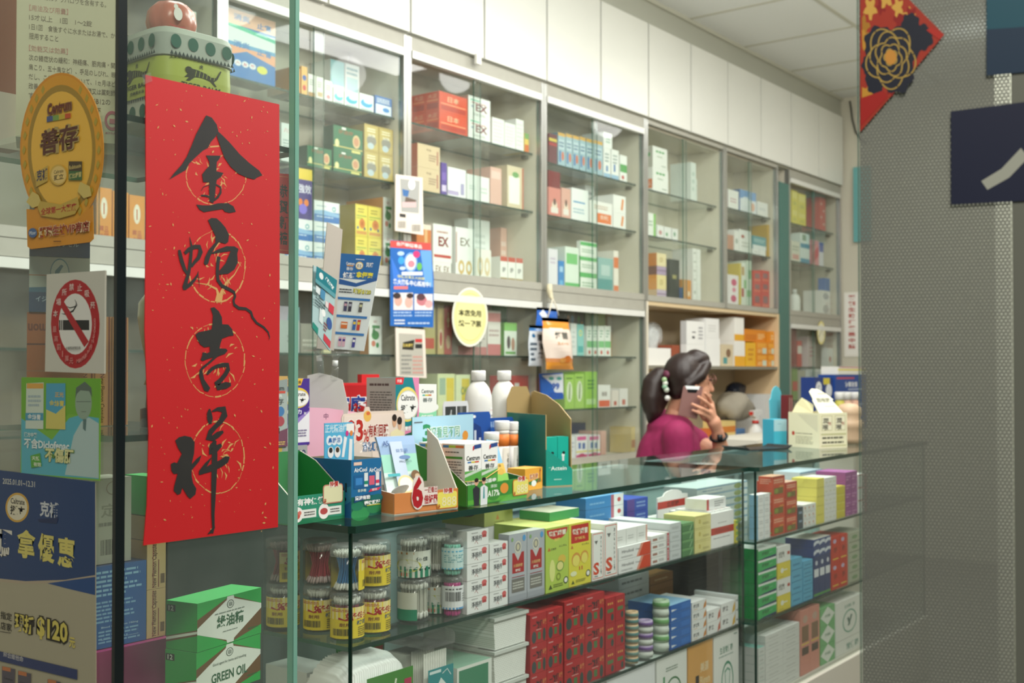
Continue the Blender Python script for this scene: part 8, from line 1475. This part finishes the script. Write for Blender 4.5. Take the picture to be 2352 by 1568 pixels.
# ================================================================== things hung on the wall cabinets
PC = Pl((3.2, YW - .012, 1.5), (1, 0, 0), (0, 0, 1))
bp = [('p', [(896, 552), (989, 558), (990, 575), (896, 568)], 'd0514c'), ('t', '台灣驗證專品', 940, 563, 9, 'f0e8e6', 74, .02), ('p', [(898, 590), (930, 655), (905, 660)], '3a7ad8'), ('p', [(965, 575), (990, 575), (994, 660), (975, 650)], '6aa4e8'), ('o', 943, 602, 15, 22, .84, '8ab4e8'), ('e', 943, 602, 12, 18, 'e6eaf2'), ('e', 944, 606, 8, 8, 'd88a9a'), ('e', 956, 584, 8, 8, 'd83a7a'), ('e', 963, 612, 6, 9, '6ab85a'), ('e', 921, 598, 7, 9, '3aa0e8'), ('e', 920, 582, 8, 5, 'b8d4f0'), ('e', 924, 616, 7, 4, 'c8dcf4'), ('r', 922, 632, 970, 624, 'dfe8f4'), ('t', '榮獲台灣各大試驗', 944, 637, 7, 'e0dca0', 80), ('t', '各大醫學中心採用中！', 946, 650, 13, 'f0f2f6', 86, .03), ('r', 904, 664, 936, 657, 'e87a7a'), ('r', 903, 712, 948, 672, 'e4dcdc'), ('e', 914, 690, 9, 13, 'd8a89a'), ('e', 911, 679, 9, 7, '3a2c2c'), ('e', 938, 694, 9, 13, 'dcb0a4'), ('e', 941, 679, 8, 6, '3a2c2c'), ('r', 951, 712, 993, 675, 'e8e4e4'), ('e', 968, 690, 12, 12, 'c87a84'), ('e', 966, 682, 10, 8, '5a3a40'), ('e', 984, 698, 9, 9, 'd8a8a8'), ('g', 903, 728, 948, 714, 2, 'a8c4e8'), ('g', 952, 728, 992, 714, 2, 'a8c4e8'), ('g', 905, 746, 930, 732, 2, 'dfe6f0'), ('g', 936, 746, 990, 738, 1, 'b8cce8')]
flat('blue_poster', 'bright blue medical poster with red header on the cabinet post', 'poster', PC, [(896, 551), (989, 559), (996, 640), (995, 752), (896, 748)], '1f66b8', bp, .001)
def calx(name, label, P, ops): flat(name, label, 'sign', PC, P, 'e8dcd0', ops, .004)
calx('calendar_card', 'pale card with photo of blister packs hung above the blue poster', [(907, 400), (969, 408), (971, 540), (906, 530)], [('p', [(917, 410), (962, 416), (960, 490), (920, 486)], 'a8a8a4'), ('e', 944, 424, 8, 12, 'eceeee'), ('p', [(922, 434), (938, 438), (935, 452), (924, 450)], '3f6ea8'), ('p', [(930, 452), (955, 460), (950, 470), (928, 464)], '6a5a50'), ('r', 922, 476, 954, 464, 'd8b8b8'), ('p', [(916, 490), (930, 492), (930, 500), (916, 498)], '3a3838'), ('p', [(944, 494), (962, 497), (962, 506), (944, 504)], 'f0eeea'), ('b', 912, 524, 930, 508, '8a867c'), ('b', 944, 532, 964, 516, '8a867c')])
calx('photo_sign', 'white framed card with dark yellow-lettered photo under the blue poster', [(907, 752), (974, 757), (978, 868), (909, 864)], [('p', [(914, 765), (968, 768), (972, 864), (916, 862)], 'b8b4a8'), ('p', [(924, 786), (950, 780), (948, 804), (922, 802)], '2c2a22'), ('t', '日本原裝', 936, 793, 8, 'd8c060', 24, .03), ('r', 952, 800, 968, 790, '2a2a2a'), ('r', 952, 786, 968, 778, 'c83a3a'), ('g', 920, 860, 944, 812, 5, '8a8a84'), ('g', 946, 860, 970, 815, 5, 'c8948a')])
flat('oval_sign', 'pale yellow oval sticker with two lines of characters on the lower cabinet', 'sticker', Pl((3.2, YW - .004, 1.5), (1, 0, 0), (0, 0, 1)), ell(1079, 728, 41, 68), 'f0eee0', [('p', ell(1079, 728, 38, 63), 'ece6a4'), ('o', 1079, 728, 33, 55, .97, 'd8cc70'), ('t', '本店免用', 1079, 719, 16, '4a4a2a', 52, .03), ('t', '統一發票', 1079, 743, 16, '4a4a2a', 52, .03), ('t', '本店免用', 1079, 719, 16, '4a4a2a', 52, .03)], .0012)
flat('small_oval_sign', 'small yellow oval sticker beyond the teal pillar', 'sticker', Pl((7, YW - .004, 1.5), (1, 0, 0), (0, 0, 1)), ell(1886, 764, 9, 27), 'e4d890', [('p', ell(1886, 764, 7, 22), 'f0ecd0'), ('s', [(1880, 775, .006), (1888, 755, .006), (1892, 772, .006)], '5a5a4a')], .0012)
# sweet bags on a hook
hk = on_y(1257, 668, YW - .01); t = empty('wall_hook', 'cream plastic hook with knotted string on the cabinet post', 'hook', hk); mb = MB()
mb.tube([(0, -.012, .03), (0, -.012, .0), (.004, -.018, -.03), (.0, -.03, -.04)], [.012, .014, .01, .006], 'd8cfb0', 8); mb.build('hook', t)
mb = MB(); mb.tube([(0, -.03, -.036), (-.02, -.03, -.08), (-.035, -.025, -.13)], .003, 'e0d8c4', 6); mb.tube([(0, -.03, -.036), (.02, -.035, -.07), (.03, -.04, -.11)], .003, 'e0d8c4', 6); mb.build('string', t)
def pouch(name, label, P, y, col, ops, th=.03):
    """puffed bag: flat weld at the head, belly below"""
    pl = Pl((4.1, y, 1.4), (1, 0, 0), (0, 0, 1)); q = [pl.uv(*p) for p in P]; w = (q[1][0] - q[0][0]); h = q[0][1] - q[3][1]; cx = (q[0][0] + q[1][0]) / 2
    t = empty(name, label, 'bag', pl.o + pl.eu * cx + pl.ev * q[3][1]); mb = MB(); N, Mv = 12, 14
    def S(a, b, s): k = max(0, math.sin(math.pi * min(1, max(0, (b - .02) / .9)))) ** .6 * max(0, 1 - abs(2 * a - 1) ** 2.4) ** .6; x = (a - .5) * w * (1 - .06 * math.sin(b * 9) * (abs(2 * a - 1) > .9)) + (q[3][0] - q[0][0]) * (1 - b); return (x, s * th * .5 * k + .003 * math.sin(7 * a + 11 * b) * k * s, b * h)
    g = lambda s: [S(i / N, j / Mv, s) for j in range(Mv + 1) for i in range(N + 1)]
    fs = [(j * (N + 1) + i, j * (N + 1) + i + 1, (j + 1) * (N + 1) + i + 1, (j + 1) * (N + 1) + i) for j in range(Mv) for i in range(N)]
    def cc(j): b = (j + .5) / Mv; return [c for b0, c in col if b >= b0][-1]
    A = g(-1)
    for j in range(Mv): mb.mesh(A[j * (N + 1):(j + 2) * (N + 1)], [(i, i + 1, N + 2 + i, N + 1 + i) for i in range(N)], cc(j), True, rough=.22)
    mb.mesh(g(1), [f[::-1] for f in fs], col[0][1], True); m0 = len(mb.v)
    art(mb, (-w / 2, 0, 0), (1, 0, 0), (0, 0, 1), ops, lambda a, b: (a * w, b * h))
    for i in range(m0, len(mb.v)): x, yy, z = mb.v[i]; r_ = S(x / w + .5, z / h, -1); mb.v[i] = (r_[0], r_[1] - .0012 + yy * .5, r_[2])
    mb.build('bag', t); return t
pouch('sweet_bag', 'orange and white sweet bag hanging from the post hook', [(1243, 728), (1307, 728), (1322, 848), (1254, 848)], YW - .105, [(0, 'e89a3a'), (.12, 'd8905a'), (.2, 'eeddd0'), (.78, 'ec9434')], [('t', '紅苗', .5, .66, .14, '3f4a44', .5, .03), ('t', 'スイート', .5, .5, .06, 'd8902a', .6, .03), ('e', .66, .2, .14, .07, 'd87a2a'), ('e', .5, .18, .1, .05, 'e0a050'), ('r', .15, .76, .6, .8, 'f4e8dc')], .06)
pouch('sweet_packet', 'white and blue packet with black characters hanging beside the sweet bag', [(1215, 746), (1250, 746), (1248, 840), (1214, 840)], YW - .055, [(0, 'd0d8e0'), (.88, '3a78b8')], [('t', '潤', .6, .7, .16, '2f3a42', .5, .03), ('t', '消', .66, .48, .16, '2f3a42', .5, .03), ('t', '飲', .6, .26, .16, '2f3a42', .5, .03), ('e', .2, .74, .1, .05, '2a6a9a'), ('g', .05, .1, .35, .6, 4, '4a5a6a')], .03)
pouch('sweet_packet', 'blue packet behind the orange sweet bag', [(1232, 705), (1281, 705), (1272, 800), (1232, 800)], YW - .022, [(0, '2a5ab0'), (.3, '2f66c0')], [('p', [(.1, .85), (.3, .95), (.5, .8), (.3, .7)], 'dfe6f0'), ('r', .1, .2, .5, .5, 'a8c0e0')], .02)
flat('lozenge_packet', 'blue and white packet with two nines taped to the post', 'packet', Pl((4.1, YW - .012, 1.2), (1, 0, 0), (0, 0, 1)), [(1238, 858), (1289, 856), (1290, 916), (1242, 918)], '2a66c0', [('p', [(1240, 862), (1262, 880), (1270, 900), (1290, 905), (1289, 858)], 'dfe8f0'), ('t', '99', 1272, 887, 16, '2a5ab0', 34, .05), ('e', 1262, 869, 6, 4, '5ab0a8'), ('e', 1280, 869, 6, 4, '5ab0a8'), ('r', 1258, 916, 1289, 901, '2a5ab0')], .01)
# more seen through the window case
L = 'cabinet behind the window case'
ob = [('o', .5, .62, .22, .2, .82, 'f0e4d0'), ('e', .5, .62, .17, .16, 'f2ead8'), ('r', .46, .5, .54, .72, 'c8622a'), ('t', '藥品', .5, .2, .18, 'b8521f', .6, .02), ('r', .0, 0, .02, 1, 'c8701f')]
row(L, 1.622, F, [('orange carton with white roundel, %s along' % ORD[i], None, 218 + 38 * i, 255 + 38 * i, 428 + 9 * i, 0, 'e0902f', dict(front=ob, topcol='c87a50', g='orange roundel cartons')) for i in range(3)])
row(L + ' middle shelf', SHZ[1], F, [('grey-green carton', None, 300, 330, 300, 0, 'a8ac9a', fr(('g', .1, .3, .9, .7, 3, '7a8a7a')))])
row(L + ' top shelf', SHZ[0], F, [('white carton with green leaf', None, 424, 447, 20, 0, 'd0d6cc', fr(('e', .5, .6, .3, .2, '4a8a4a'), ('r', .1, .1, .9, .3, 'b0b8a8')))])
row('first cabinet top shelf behind the shop window', SHZ[0], F, [('tall blue, white and orange carton stack', None, 517, 630, 14, 0, '2f76b8', dict(d=.1, front=[('r', 0, .0, 1, .36, '2470b8'), ('p', [(0, .3), (.4, .42), (1, .3), (1, .46), (0, .52)], 'e8a07a'), ('r', 0, .46, 1, .56, '5a9ac8'), ('r', 0, .52, 1, .74, 'dfe6e6'), ('p', [(0, .74), (1, .66), (1, .72), (0, .8)], '5ac0a0'), ('r', 0, .78, 1, 1, 'e8b49a'), ('t', '消炎', .3, .9, .1, '4a78b0', .34, .03), ('t', '止痛', .76, .86, .1, '4a78b0', .3, .03), ('t', '消炎', .3, .5, .1, '3a78b8', .36, .03), ('t', '止痛', .76, .46, .1, '3a78b8', .3, .03), ('e', .06, .24, .07, .045, 'c84a3a')] + [('e', q, .22, .07, .045, 'e6eaf0') for q in (.22, .37, .52)] + [('t', ch, q, .22, .05, 'c84a5a', .1, .02) for ch, q in zip('六友奧', (.22, .37, .52))] + [('e', .72, .2, .11, .06, 'd8d24a')]))])
row('first cabinet middle shelf by the pane edge', SHZ[1], F, [('pale carton with red top print', None, 644, 683, 280, 0, 'd4dad8', fr(('t', 'ハナミ', .5, .82, .14, 'c87a7a', .7, .02), ('g', .1, .2, .9, .6, 5, '9aa8a8')))])
row('first lower cabinet beside the pane edge', 1.3, F, [('wide grey carton with teal and mauve top band', None, 640, 688, 702, 0, 'a8b0ae', fr(('r', 0, .7, 1, 1, '7aa0a4'), ('p', [(0, .7), (.4, .7), (.5, 1), (0, 1)], 'b0a4b4'), ('g', .4, .2, .9, .4, 2, '7a8080')))])
# ================================================================== the person behind the counter
def smooth_obj(name, mb, parent, voxel, colour, it=6, **k):
    """fuses the limbs into one skin"""
    o = mb.build(name, parent); r = o.modifiers.new('fuse', 'REMESH'); r.mode = 'VOXEL'; r.voxel_size = voxel; r.use_smooth_shade = True
    s = o.modifiers.new('soften', 'SMOOTH'); s.iterations = it; s.factor = .5
    return o
def ballpts(mb, c, r, m, ax=None, nu=20, nv=14, f=None):
    """ellipsoid in the axes ax (three unit vectors) with radii r; f(a, t) scales"""
    ax = ax or (Vector((1, 0, 0)), Vector((0, 1, 0)), Vector((0, 0, 1))); vs = []
    for j in range(nv + 1):
        t = math.pi * j / nv
        for i in range(nu):
            a = 2 * math.pi * i / nu; q = (math.sin(t) * math.cos(a), math.sin(t) * math.sin(a), -math.cos(t)); p = Vector(c)
            for w, rr, d in zip(ax, r, q): p = p + w * (rr * d)
            vs.append(p)
    mb.mesh(vs, [(j * nu + i, j * nu + (i + 1) % nu, (j + 1) * nu + (i + 1) % nu, (j + 1) * nu + i) for j in range(nv) for i in range(nu)], m, True)
def limb(mb, pts, rs, m, seg=14):
    P, Q = [], []
    for i in range(len(pts) - 1):
        for q in range(4): t = q / 4; P.append(Vector(pts[i]).lerp(Vector(pts[i + 1]), t)); Q.append(rs[i] + (rs[i + 1] - rs[i]) * t)
    P.append(Vector(pts[-1])); Q.append(rs[-1]); mb.tube(P, Q, m, seg); ballpts(mb, P[0], (Q[0],) * 3, m, None, 14, 10); ballpts(mb, P[-1], (Q[-1],) * 3, m, None, 14, 10)
SKIN = noisy('skin', 'd9a184', 'd09377', 14, .5); HAIR = noisy('dark_brown_hair', '2e1a15', '1a0e0c', 60, .45, .3, (1, 1, 6)); CLOTH = noisy('magenta_knit', '9c1f58', '8a184c', 40, .8, .2)
fw = (C_R * .985 + C_H * .17).normalized(); lf = Vector((-fw.y, fw.x, 0)); up = Vector((0, 0, 1)); AX = (fw, lf, up)
hc = at_d(1587, 878, 4.88); neck = at_d(1552, 950, 4.9); hips = neck - fw * .06 - up * .50
person = empty('person', 'person with brown ponytail and magenta T-shirt, phone at the face, behind the counter', 'person', (hips.x, hips.y, 0))
B0 = Vector(person.location)
L = lambda p: Vector(p) - B0
hc, neck, hips = L(hc), L(neck), L(hips)
chest = neck - fw * .03 - up * .17; shR = neck - lf * .16 - up * .075 - fw * .045; shL = neck + lf * .165 - up * .045
elR = shR - up * .27 + fw * .03; wrR = elR + fw * .21 + up * .0 + lf * .06
elL = L(at_d(1660, 1056, 4.84)); wrL = L(at_d(1648, 990, 4.78)); kn = L(at_d(1630, 944, 4.75))
mb = MB()
limb(mb, [hips + up * .02, hips + up * .2, chest], [.12, .105, .115], SKIN); ballpts(mb, chest, (.10, .155, .14), SKIN, AX)
limb(mb, [neck - up * .05, neck + fw * .01 + up * .02, hc - fw * .025 - up * .06], [.058, .049, .05], SKIN)
ballpts(mb, hc + up * .02 - fw * .012, (.088, .072, .098), SKIN, AX); ballpts(mb, hc - up * .045 + fw * .022, (.06, .054, .07), SKIN, AX); ballpts(mb, hc - up * .098 + fw * .058, (.022, .024, .018), SKIN, AX)
limb(mb, [hc + fw * .078 + up * .012, hc + fw * .09 - up * .02, hc + fw * .095 - up * .032], [.008, .0105, .011], SKIN, 10)
limb(mb, [hc + fw * .082 - up * .058 - lf * .014, hc + fw * .088 - up * .058, hc + fw * .082 - up * .058 + lf * .014], [.006, .0085, .006], SKIN, 8)
for s in (-1, 1): limb(mb, [hc + lf * s * .074 - fw * .006 + up * .016, hc + lf * s * .078 - fw * .01 - up * .008, hc + lf * s * .074 - fw * .002 - up * .026], [.014, .012, .009], SKIN, 8)
limb(mb, [shR, elR, wrR], [.054, .042, .027], SKIN); limb(mb, [shL, elL, wrL], [.052, .042, .026], SKIN)
# left hand on the phone: palm, four bent fingers, thumb behind
limb(mb, [wrL, kn.lerp(wrL, .55)], [.024, .03], SKIN); c4 = lambda u, v, d: L(at_d(u, v, d))
for b, m_, e, r in (((1634, 926, 4.765), (1628, 912, 4.74), (1619, 903, 4.715), .0088), ((1635, 937, 4.75), (1620, 922, 4.715), (1604, 911, 4.7), .0092), ((1631, 948, 4.74), (1612, 938, 4.702), (1590, 928, 4.698), .009), ((1626, 958, 4.745), (1610, 950, 4.705), (1591, 942, 4.7), .0082)):
    limb(mb, [c4(*b), c4(*m_), c4(*e)], [r * 1.15, r, r * .8], SKIN, 8); limb(mb, [kn.lerp(wrL, .45), c4(*b)], [.02, .0125], SKIN, 8)
limb(mb, [kn.lerp(wrL, .5), c4(1618, 962, 4.775), c4(1606, 945, 4.775)], [.015, .011, .009], SKIN, 8)
# right hand resting on the lap
for i in range(4): q = wrR + fw * .05 + lf * (.03 - .02 * i); limb(mb, [wrR, q, q + fw * .04 - up * .015, q + fw * .06 - up * .035], [.022, .0105, .0092, .0075], SKIN, 8)
limb(mb, [wrR, wrR + fw * .03 + lf * .035, wrR + fw * .055 + lf * .045], [.018, .011, .009], SKIN, 8)
smooth_obj('body', mb, person, .0042, SKIN, 5)
mb = MB()                                                   # T-shirt
limb(mb, [hips + up * .0, hips + up * .2 - fw * .01, chest - fw * .01], [.135, .128, .128], CLOTH); ballpts(mb, chest + fw * .005 - up * .01, (.128, .18, .165), CLOTH, AX); ballpts(mb, chest + fw * .055 - up * .06, (.075, .125, .085), CLOTH, AX); ballpts(mb, neck - up * .06 - fw * .025, (.1, .13, .062), CLOTH, AX)
limb(mb, [shR - up * .01, shR.lerp(elR, .62)], [.068, .064], CLOTH); limb(mb, [shL - up * .01, shL.lerp(elL, .55)], [.072, .062], CLOTH)
smooth_obj('shirt', mb, person, .007, CLOTH, 6)
mb = MB()                                                   # trousers, seated
for s in (-1, 1):
    k = hips + fw * .4 + lf * s * .1; limb(mb, [hips + lf * s * .07 - up * .02, k, k - up * .42 - fw * .03], [.085, .065, .05], '2b2d36'); limb(mb, [k - up * .44 - fw * .03, k - up * .445 + fw * .12], [.045, .035], '2b2d36')
ballpts(mb, hips - up * .02, (.14, .17, .1), '2b2d36', AX); smooth_obj('trousers', mb, person, .01, '2b2d36', 4)
mb = MB()                                                   # hair: cap, swept-up front, side sweep, ponytail
ballpts(mb, hc + up * .036 - fw * .032, (.09, .082, .094), HAIR, AX); ballpts(mb, hc + up * .098 + fw * .028, (.056, .056, .04), HAIR, AX); ballpts(mb, hc + up * .112 + fw * .018, (.04, .045, .032), HAIR, AX)
for s in (-1, 1): limb(mb, [hc + up * .075 + fw * .058 + lf * s * .04, hc + up * .03 + fw * .02 + lf * s * .074, hc - up * .012 - fw * .038 + lf * s * .068], [.022, .026, .024], HAIR, 10)
ballpts(mb, hc - up * .02 - fw * .058, (.046, .062, .06), HAIR, AX); smooth_obj('hair', mb, person, .006, HAIR, 5)
pt = [L(at_d(*q)) for q in ((1533, 863, 4.88), (1516, 862, 4.88), (1502, 880, 4.88), (1496, 915, 4.87), (1498, 950, 4.86), (1490, 968, 4.86))]
mb = MB(); limb(mb, pt, [.028, .042, .05, .05, .036, .01], HAIR); limb(mb, [pt[1], pt[3] + fw * .045, pt[4] + fw * .03], [.03, .038, .014], HAIR); smooth_obj('ponytail', mb, person, .007, HAIR, 5)
mb = MB(); q = L(at_d(1529, 866, 4.85))
for i, (u, v) in enumerate(((1526, 872), (1528, 880), (1527, 888), (1531, 895), (1533, 914))): ballpts(mb, L(at_d(u, v, 4.82)), (.012, .012, .012), ('9ab88a', 'd8dcd0', '8fb89a', 'c8d0c0', 'e0e0dc')[i], None, 10, 8)
ballpts(mb, L(at_d(1531, 860, 4.85)), (.017, .03, .02), '6a3048', AX); mb.build('hair_tie', person)
mb = MB()
for s in (-1, 1):
    e = hc + fw * .08 + lf * s * .033 + up * .012; ring = [e + lf * .026 * math.cos(a) + up * .017 * math.sin(a) + fw * .012 for a in [2 * math.pi * i / 16 for i in range(17)]]; mb.tube(ring, .0016, '8a5a50', 6)
    mb.tube([hc + fw * .09 + lf * s * .06 + up * .016, hc - fw * .0 + lf * s * .08 + up * .014], .0016, '8a5a50', 6); ballpts(mb, e - fw * .004, (.006, .012, .007), '3a2a26', AX, 10, 8); mb.tube([e + up * .02 - lf * .016 + fw * .004, e + up * .024 + fw * .006, e + up * .02 + lf * .018 + fw * .003], .0022, '4a2f28', 6)
mb.build('glasses', person)
mb = MB(); w0 = wrL.lerp(elL, .2); d = (elL - wrL).normalized(); a_ = d.orthogonal().normalized(); b_ = d.cross(a_)
mb.tube([w0 + (a_ * math.cos(t) + b_ * math.sin(t)) * .034 for t in [2 * math.pi * i / 20 for i in range(21)]], .0065, '17181a', 8); mb.tube([w0 - C_H * .034 + C_U * .012, w0 - C_H * .034 - C_U * .012], .012, '202326', 8); mb.build('watch', person)
# phone held in the hand
Q = [at_d(*q) for q in ((1570, 886, 4.735), (1615, 888, 4.735), (1601, 962, 4.72), (1558, 953, 4.72))]; c = sum(Q, Vector()) / 4; t = empty('phone', 'mauve-cased phone held against the cheek of the seated person', 'phone', c)
n = (Q[1] - Q[0]).cross(Q[0] - Q[3]).normalized(); A = [q - c for q in Q]; Bk = [q - n * .009 for q in A]; mb = MB(); mb.mesh(A + Bk, [(3, 2, 1, 0), (4, 5, 6, 7)] + [(i, (i + 1) % 4, 4 + (i + 1) % 4, 4 + i) for i in range(4)], '7d5650', rough=.35); mb.build('case', t)
mb = MB(); e1, e2 = (A[1] - A[0]).normalized(), (A[3] - A[0]).normalized(); o = A[0] + n * .0012
mb.poly([o + e1 * a + e2 * b for a, b in ((.006, -.001), (.068, -.001), (.066, .014), (.016, .014))][::-1], 'e9edec', rough=.1); mb.poly([o + n * .0006 + e1 * a + e2 * b for a, b in ((.018, .0125), (.062, .0125), (.058, .027), (.022, .027))][::-1], '0c0c0e', rough=.2); mb.build('camera_plate', t)
t = empty('stool', 'round stool under the seated person behind the counter', 'stool', B0); mb = MB(); zh = hips.z - .16; mb.lathe([(.15, zh - .05), (.16, zh - .04), (.16, zh - .012), (.15, zh)], '3a3a3c', seg=24); mb.build('seat', t)
for i in range(4): a = math.pi / 4 + i * math.pi / 2; mb = MB(); mb.tube([(.11 * math.cos(a), .11 * math.sin(a), zh - .051), (.17 * math.cos(a), .17 * math.sin(a), 0.002)], .012, '8a8c8c'); mb.build('leg', t)
# ================================================================== glass door leaf with perforated film, nearest the camera
p0 = at_d(1978, 856, .95); dr = (C_R * .909 - C_H * .416).normalized(); PD = Pl((p0.x, p0.y, 1.0), dr, (0, 0, 1))
M_FILM = bpy.data.materials.new('perforated_film'); M_FILM.use_nodes = True; nt = M_FILM.node_tree; b = nt.nodes['Principled BSDF']; b.inputs['Roughness'].default_value = .7
tc = nt.nodes.new('ShaderNodeTexCoord'); sp = nt.nodes.new('ShaderNodeSeparateXYZ'); nt.links.new(tc.outputs['Object'], sp.inputs[0])
def mth(op, a, b_=None):
    n = nt.nodes.new('ShaderNodeMath'); n.operation = op
    for i, x in enumerate((a, b_)):
        if x is None: continue
        if isinstance(x, (int, float)): n.inputs[i].default_value = x
        else: nt.links.new(x, n.inputs[i])
    return n.outputs[0]
PITCH = .0031                                              # rows of round holes, every other row shifted
row_ = mth('FLOOR', mth('DIVIDE', sp.outputs['Z'], PITCH * .87)); sh = mth('MULTIPLY', mth('MODULO', mth('ABSOLUTE', row_), 2.0), .5)
fx = mth('SUBTRACT', mth('FRACT', mth('ADD', mth('DIVIDE', sp.outputs['X'], PITCH), sh)), .5); fz = mth('SUBTRACT', mth('FRACT', mth('DIVIDE', sp.outputs['Z'], PITCH * .87)), .5)
r2_ = mth('ADD', mth('MULTIPLY', fx, fx), mth('MULTIPLY', fz, fz)); hole = mth('LESS_THAN', r2_, .115)
b.inputs['Base Color'].default_value = (.15, .155, .138, 1); tr = nt.nodes.new('ShaderNodeBsdfTransparent'); mx = nt.nodes.new('ShaderNodeMixShader'); hm = mth('MULTIPLY', hole, .4)
nt.links.new(hm, mx.inputs[0]); nt.links.new(b.outputs[0], mx.inputs[1]); nt.links.new(tr.outputs[0], mx.inputs[2]); nt.links.new(mx.outputs[0], nt.nodes['Material Output'].inputs[0])
door = bpy.data.objects.new('door_1', None); COL.objects.link(door); door.location = (p0.x, p0.y, 0); door.rotation_euler = (0, 0, math.atan2(dr.y, dr.x)); door['kind'] = 'structure'
mb = MB(); mb.box(-.002, .40, 0, .008, .02, 2.4, G_SHOP, {'-x': E_MID}); mb.build('glass_leaf', door)
mb = MB(); mb.mesh([(0, -.0006, .02), (.1163, -.0006, .02), (.1163, -.0006, 2.4), (0, -.0006, 2.4)], [(0, 1, 2, 3)], M_FILM); mb.build('perforated_film', door)
mb = MB(); mb.box(.1166, .40, -.0016, -.0004, .02, 2.4, '6d6f66'); mb.build('frosted_film', door)
mb = MB(); mb.box(.41, .45, -.01, .02, .02, 2.4, M_ALU); mb.box(-.002, .45, -.01, .02, 0, .0195, M_ALU); mb.build('door_frame', door)
# stickers on the leaf
flat('navy_sticker', 'dark navy square sticker with a slanting pale stroke on the door film', 'sticker', Pl(PD.o + PD.n * .0022, PD.eu, PD.ev), [(2184, 256), (2420, 226), (2420, 458), (2184, 470)], '141b38', [('p', [(2254, 416), (2300, 388), (2345, 340), (2362, 362), (2318, 408), (2268, 436)], 'a9aba0')], .0006)
flat('navy_sticker', 'second navy sticker at the head of the door film', 'sticker', Pl(PD.o + PD.n * .0022, PD.eu, PD.ev), [(2266, -60), (2420, -80), (2420, 160), (2266, 174)], '14304a', [('p', [(2266, -60), (2420, -80), (2420, 58), (2266, 68)], '155062')], .0006)
r = random.Random(6); po = []
for i in range(26):
    u, v = r.uniform(1980, 2120), r.uniform(-50, 285); q = r.uniform(9, 24)
    if u - 1976 < (300 - v) * .85 and u < 2060 + v * .9: po.append(('p', [(u + q * (1 + .35 * math.sin(5 * a + i)) * math.cos(a) * .6, v + q * (1 + .35 * math.sin(5 * a + i)) * math.sin(a)) for a in [2 * math.pi * k / 18 for k in range(18)] if u + q * 1.4 * math.cos(a) * .6 > 1977], ('c8912e', 'b07a22', '8f1410', 'd8a84a')[i % 4]))
for cx, cy, q in ((2047, 130, 66), (2020, 165, 40), (2085, 95, 44), (2060, 170, 44), (2020, 100, 40), (2092, 55, 24), (2118, 86, 30), (2000, 150, 24), (2010, 195, 22)): po.append(('p', [(max(1978, cx + q * (1 + .1 * math.sin(7 * a + q)) * math.cos(a) * .86), cy + q * (1 + .1 * math.sin(7 * a + q)) * math.sin(a) * 1.0) for a in [2 * math.pi * k / 30 for k in range(30)]], '171c2e'))
for k in range(5):
    for j in range(5 + k): a0 = 6.283 * j / (5 + k) + k * .5; rad = 17 + 12 * k; po.append(('s', [(max(1979, 2046 + rad * (1 + .13 * (abs(math.sin(2.5 * a + k)) * 2 - 1)) * math.cos(a) * .8), 132 + rad * (1 + .13 * (abs(math.sin(2.5 * a + k)) * 2 - 1)) * math.sin(a), .0011) for a in [a0 + 1.05 * t / 6 * 6.283 / (5 + k) * .9 for t in range(7)]], 'b89a4a'))
po += [('e', 2046, 132, 13, 17, 'd0903a'), ('p', [(2140, 62), (2168, 80), (2158, 92), (2128, 70)], 'b8281c'), ('p', [(1977, 226), (2030, 208), (2040, 222), (1990, 276), (1977, 290)], 'a81a14')]
flat('peony_paper', 'red, gold and navy peony-pattern paper corner on the door leaf edge', 'paper', Pl(PD.o + PD.n * .0026, PD.eu, PD.ev), [(1976, 303), (1976, -70), (2000, -70), (2085, -4), (2169, 80)], 'a8301c', po, .0006, None, (), 4e-6)
bpy.data.objects.remove(_to)
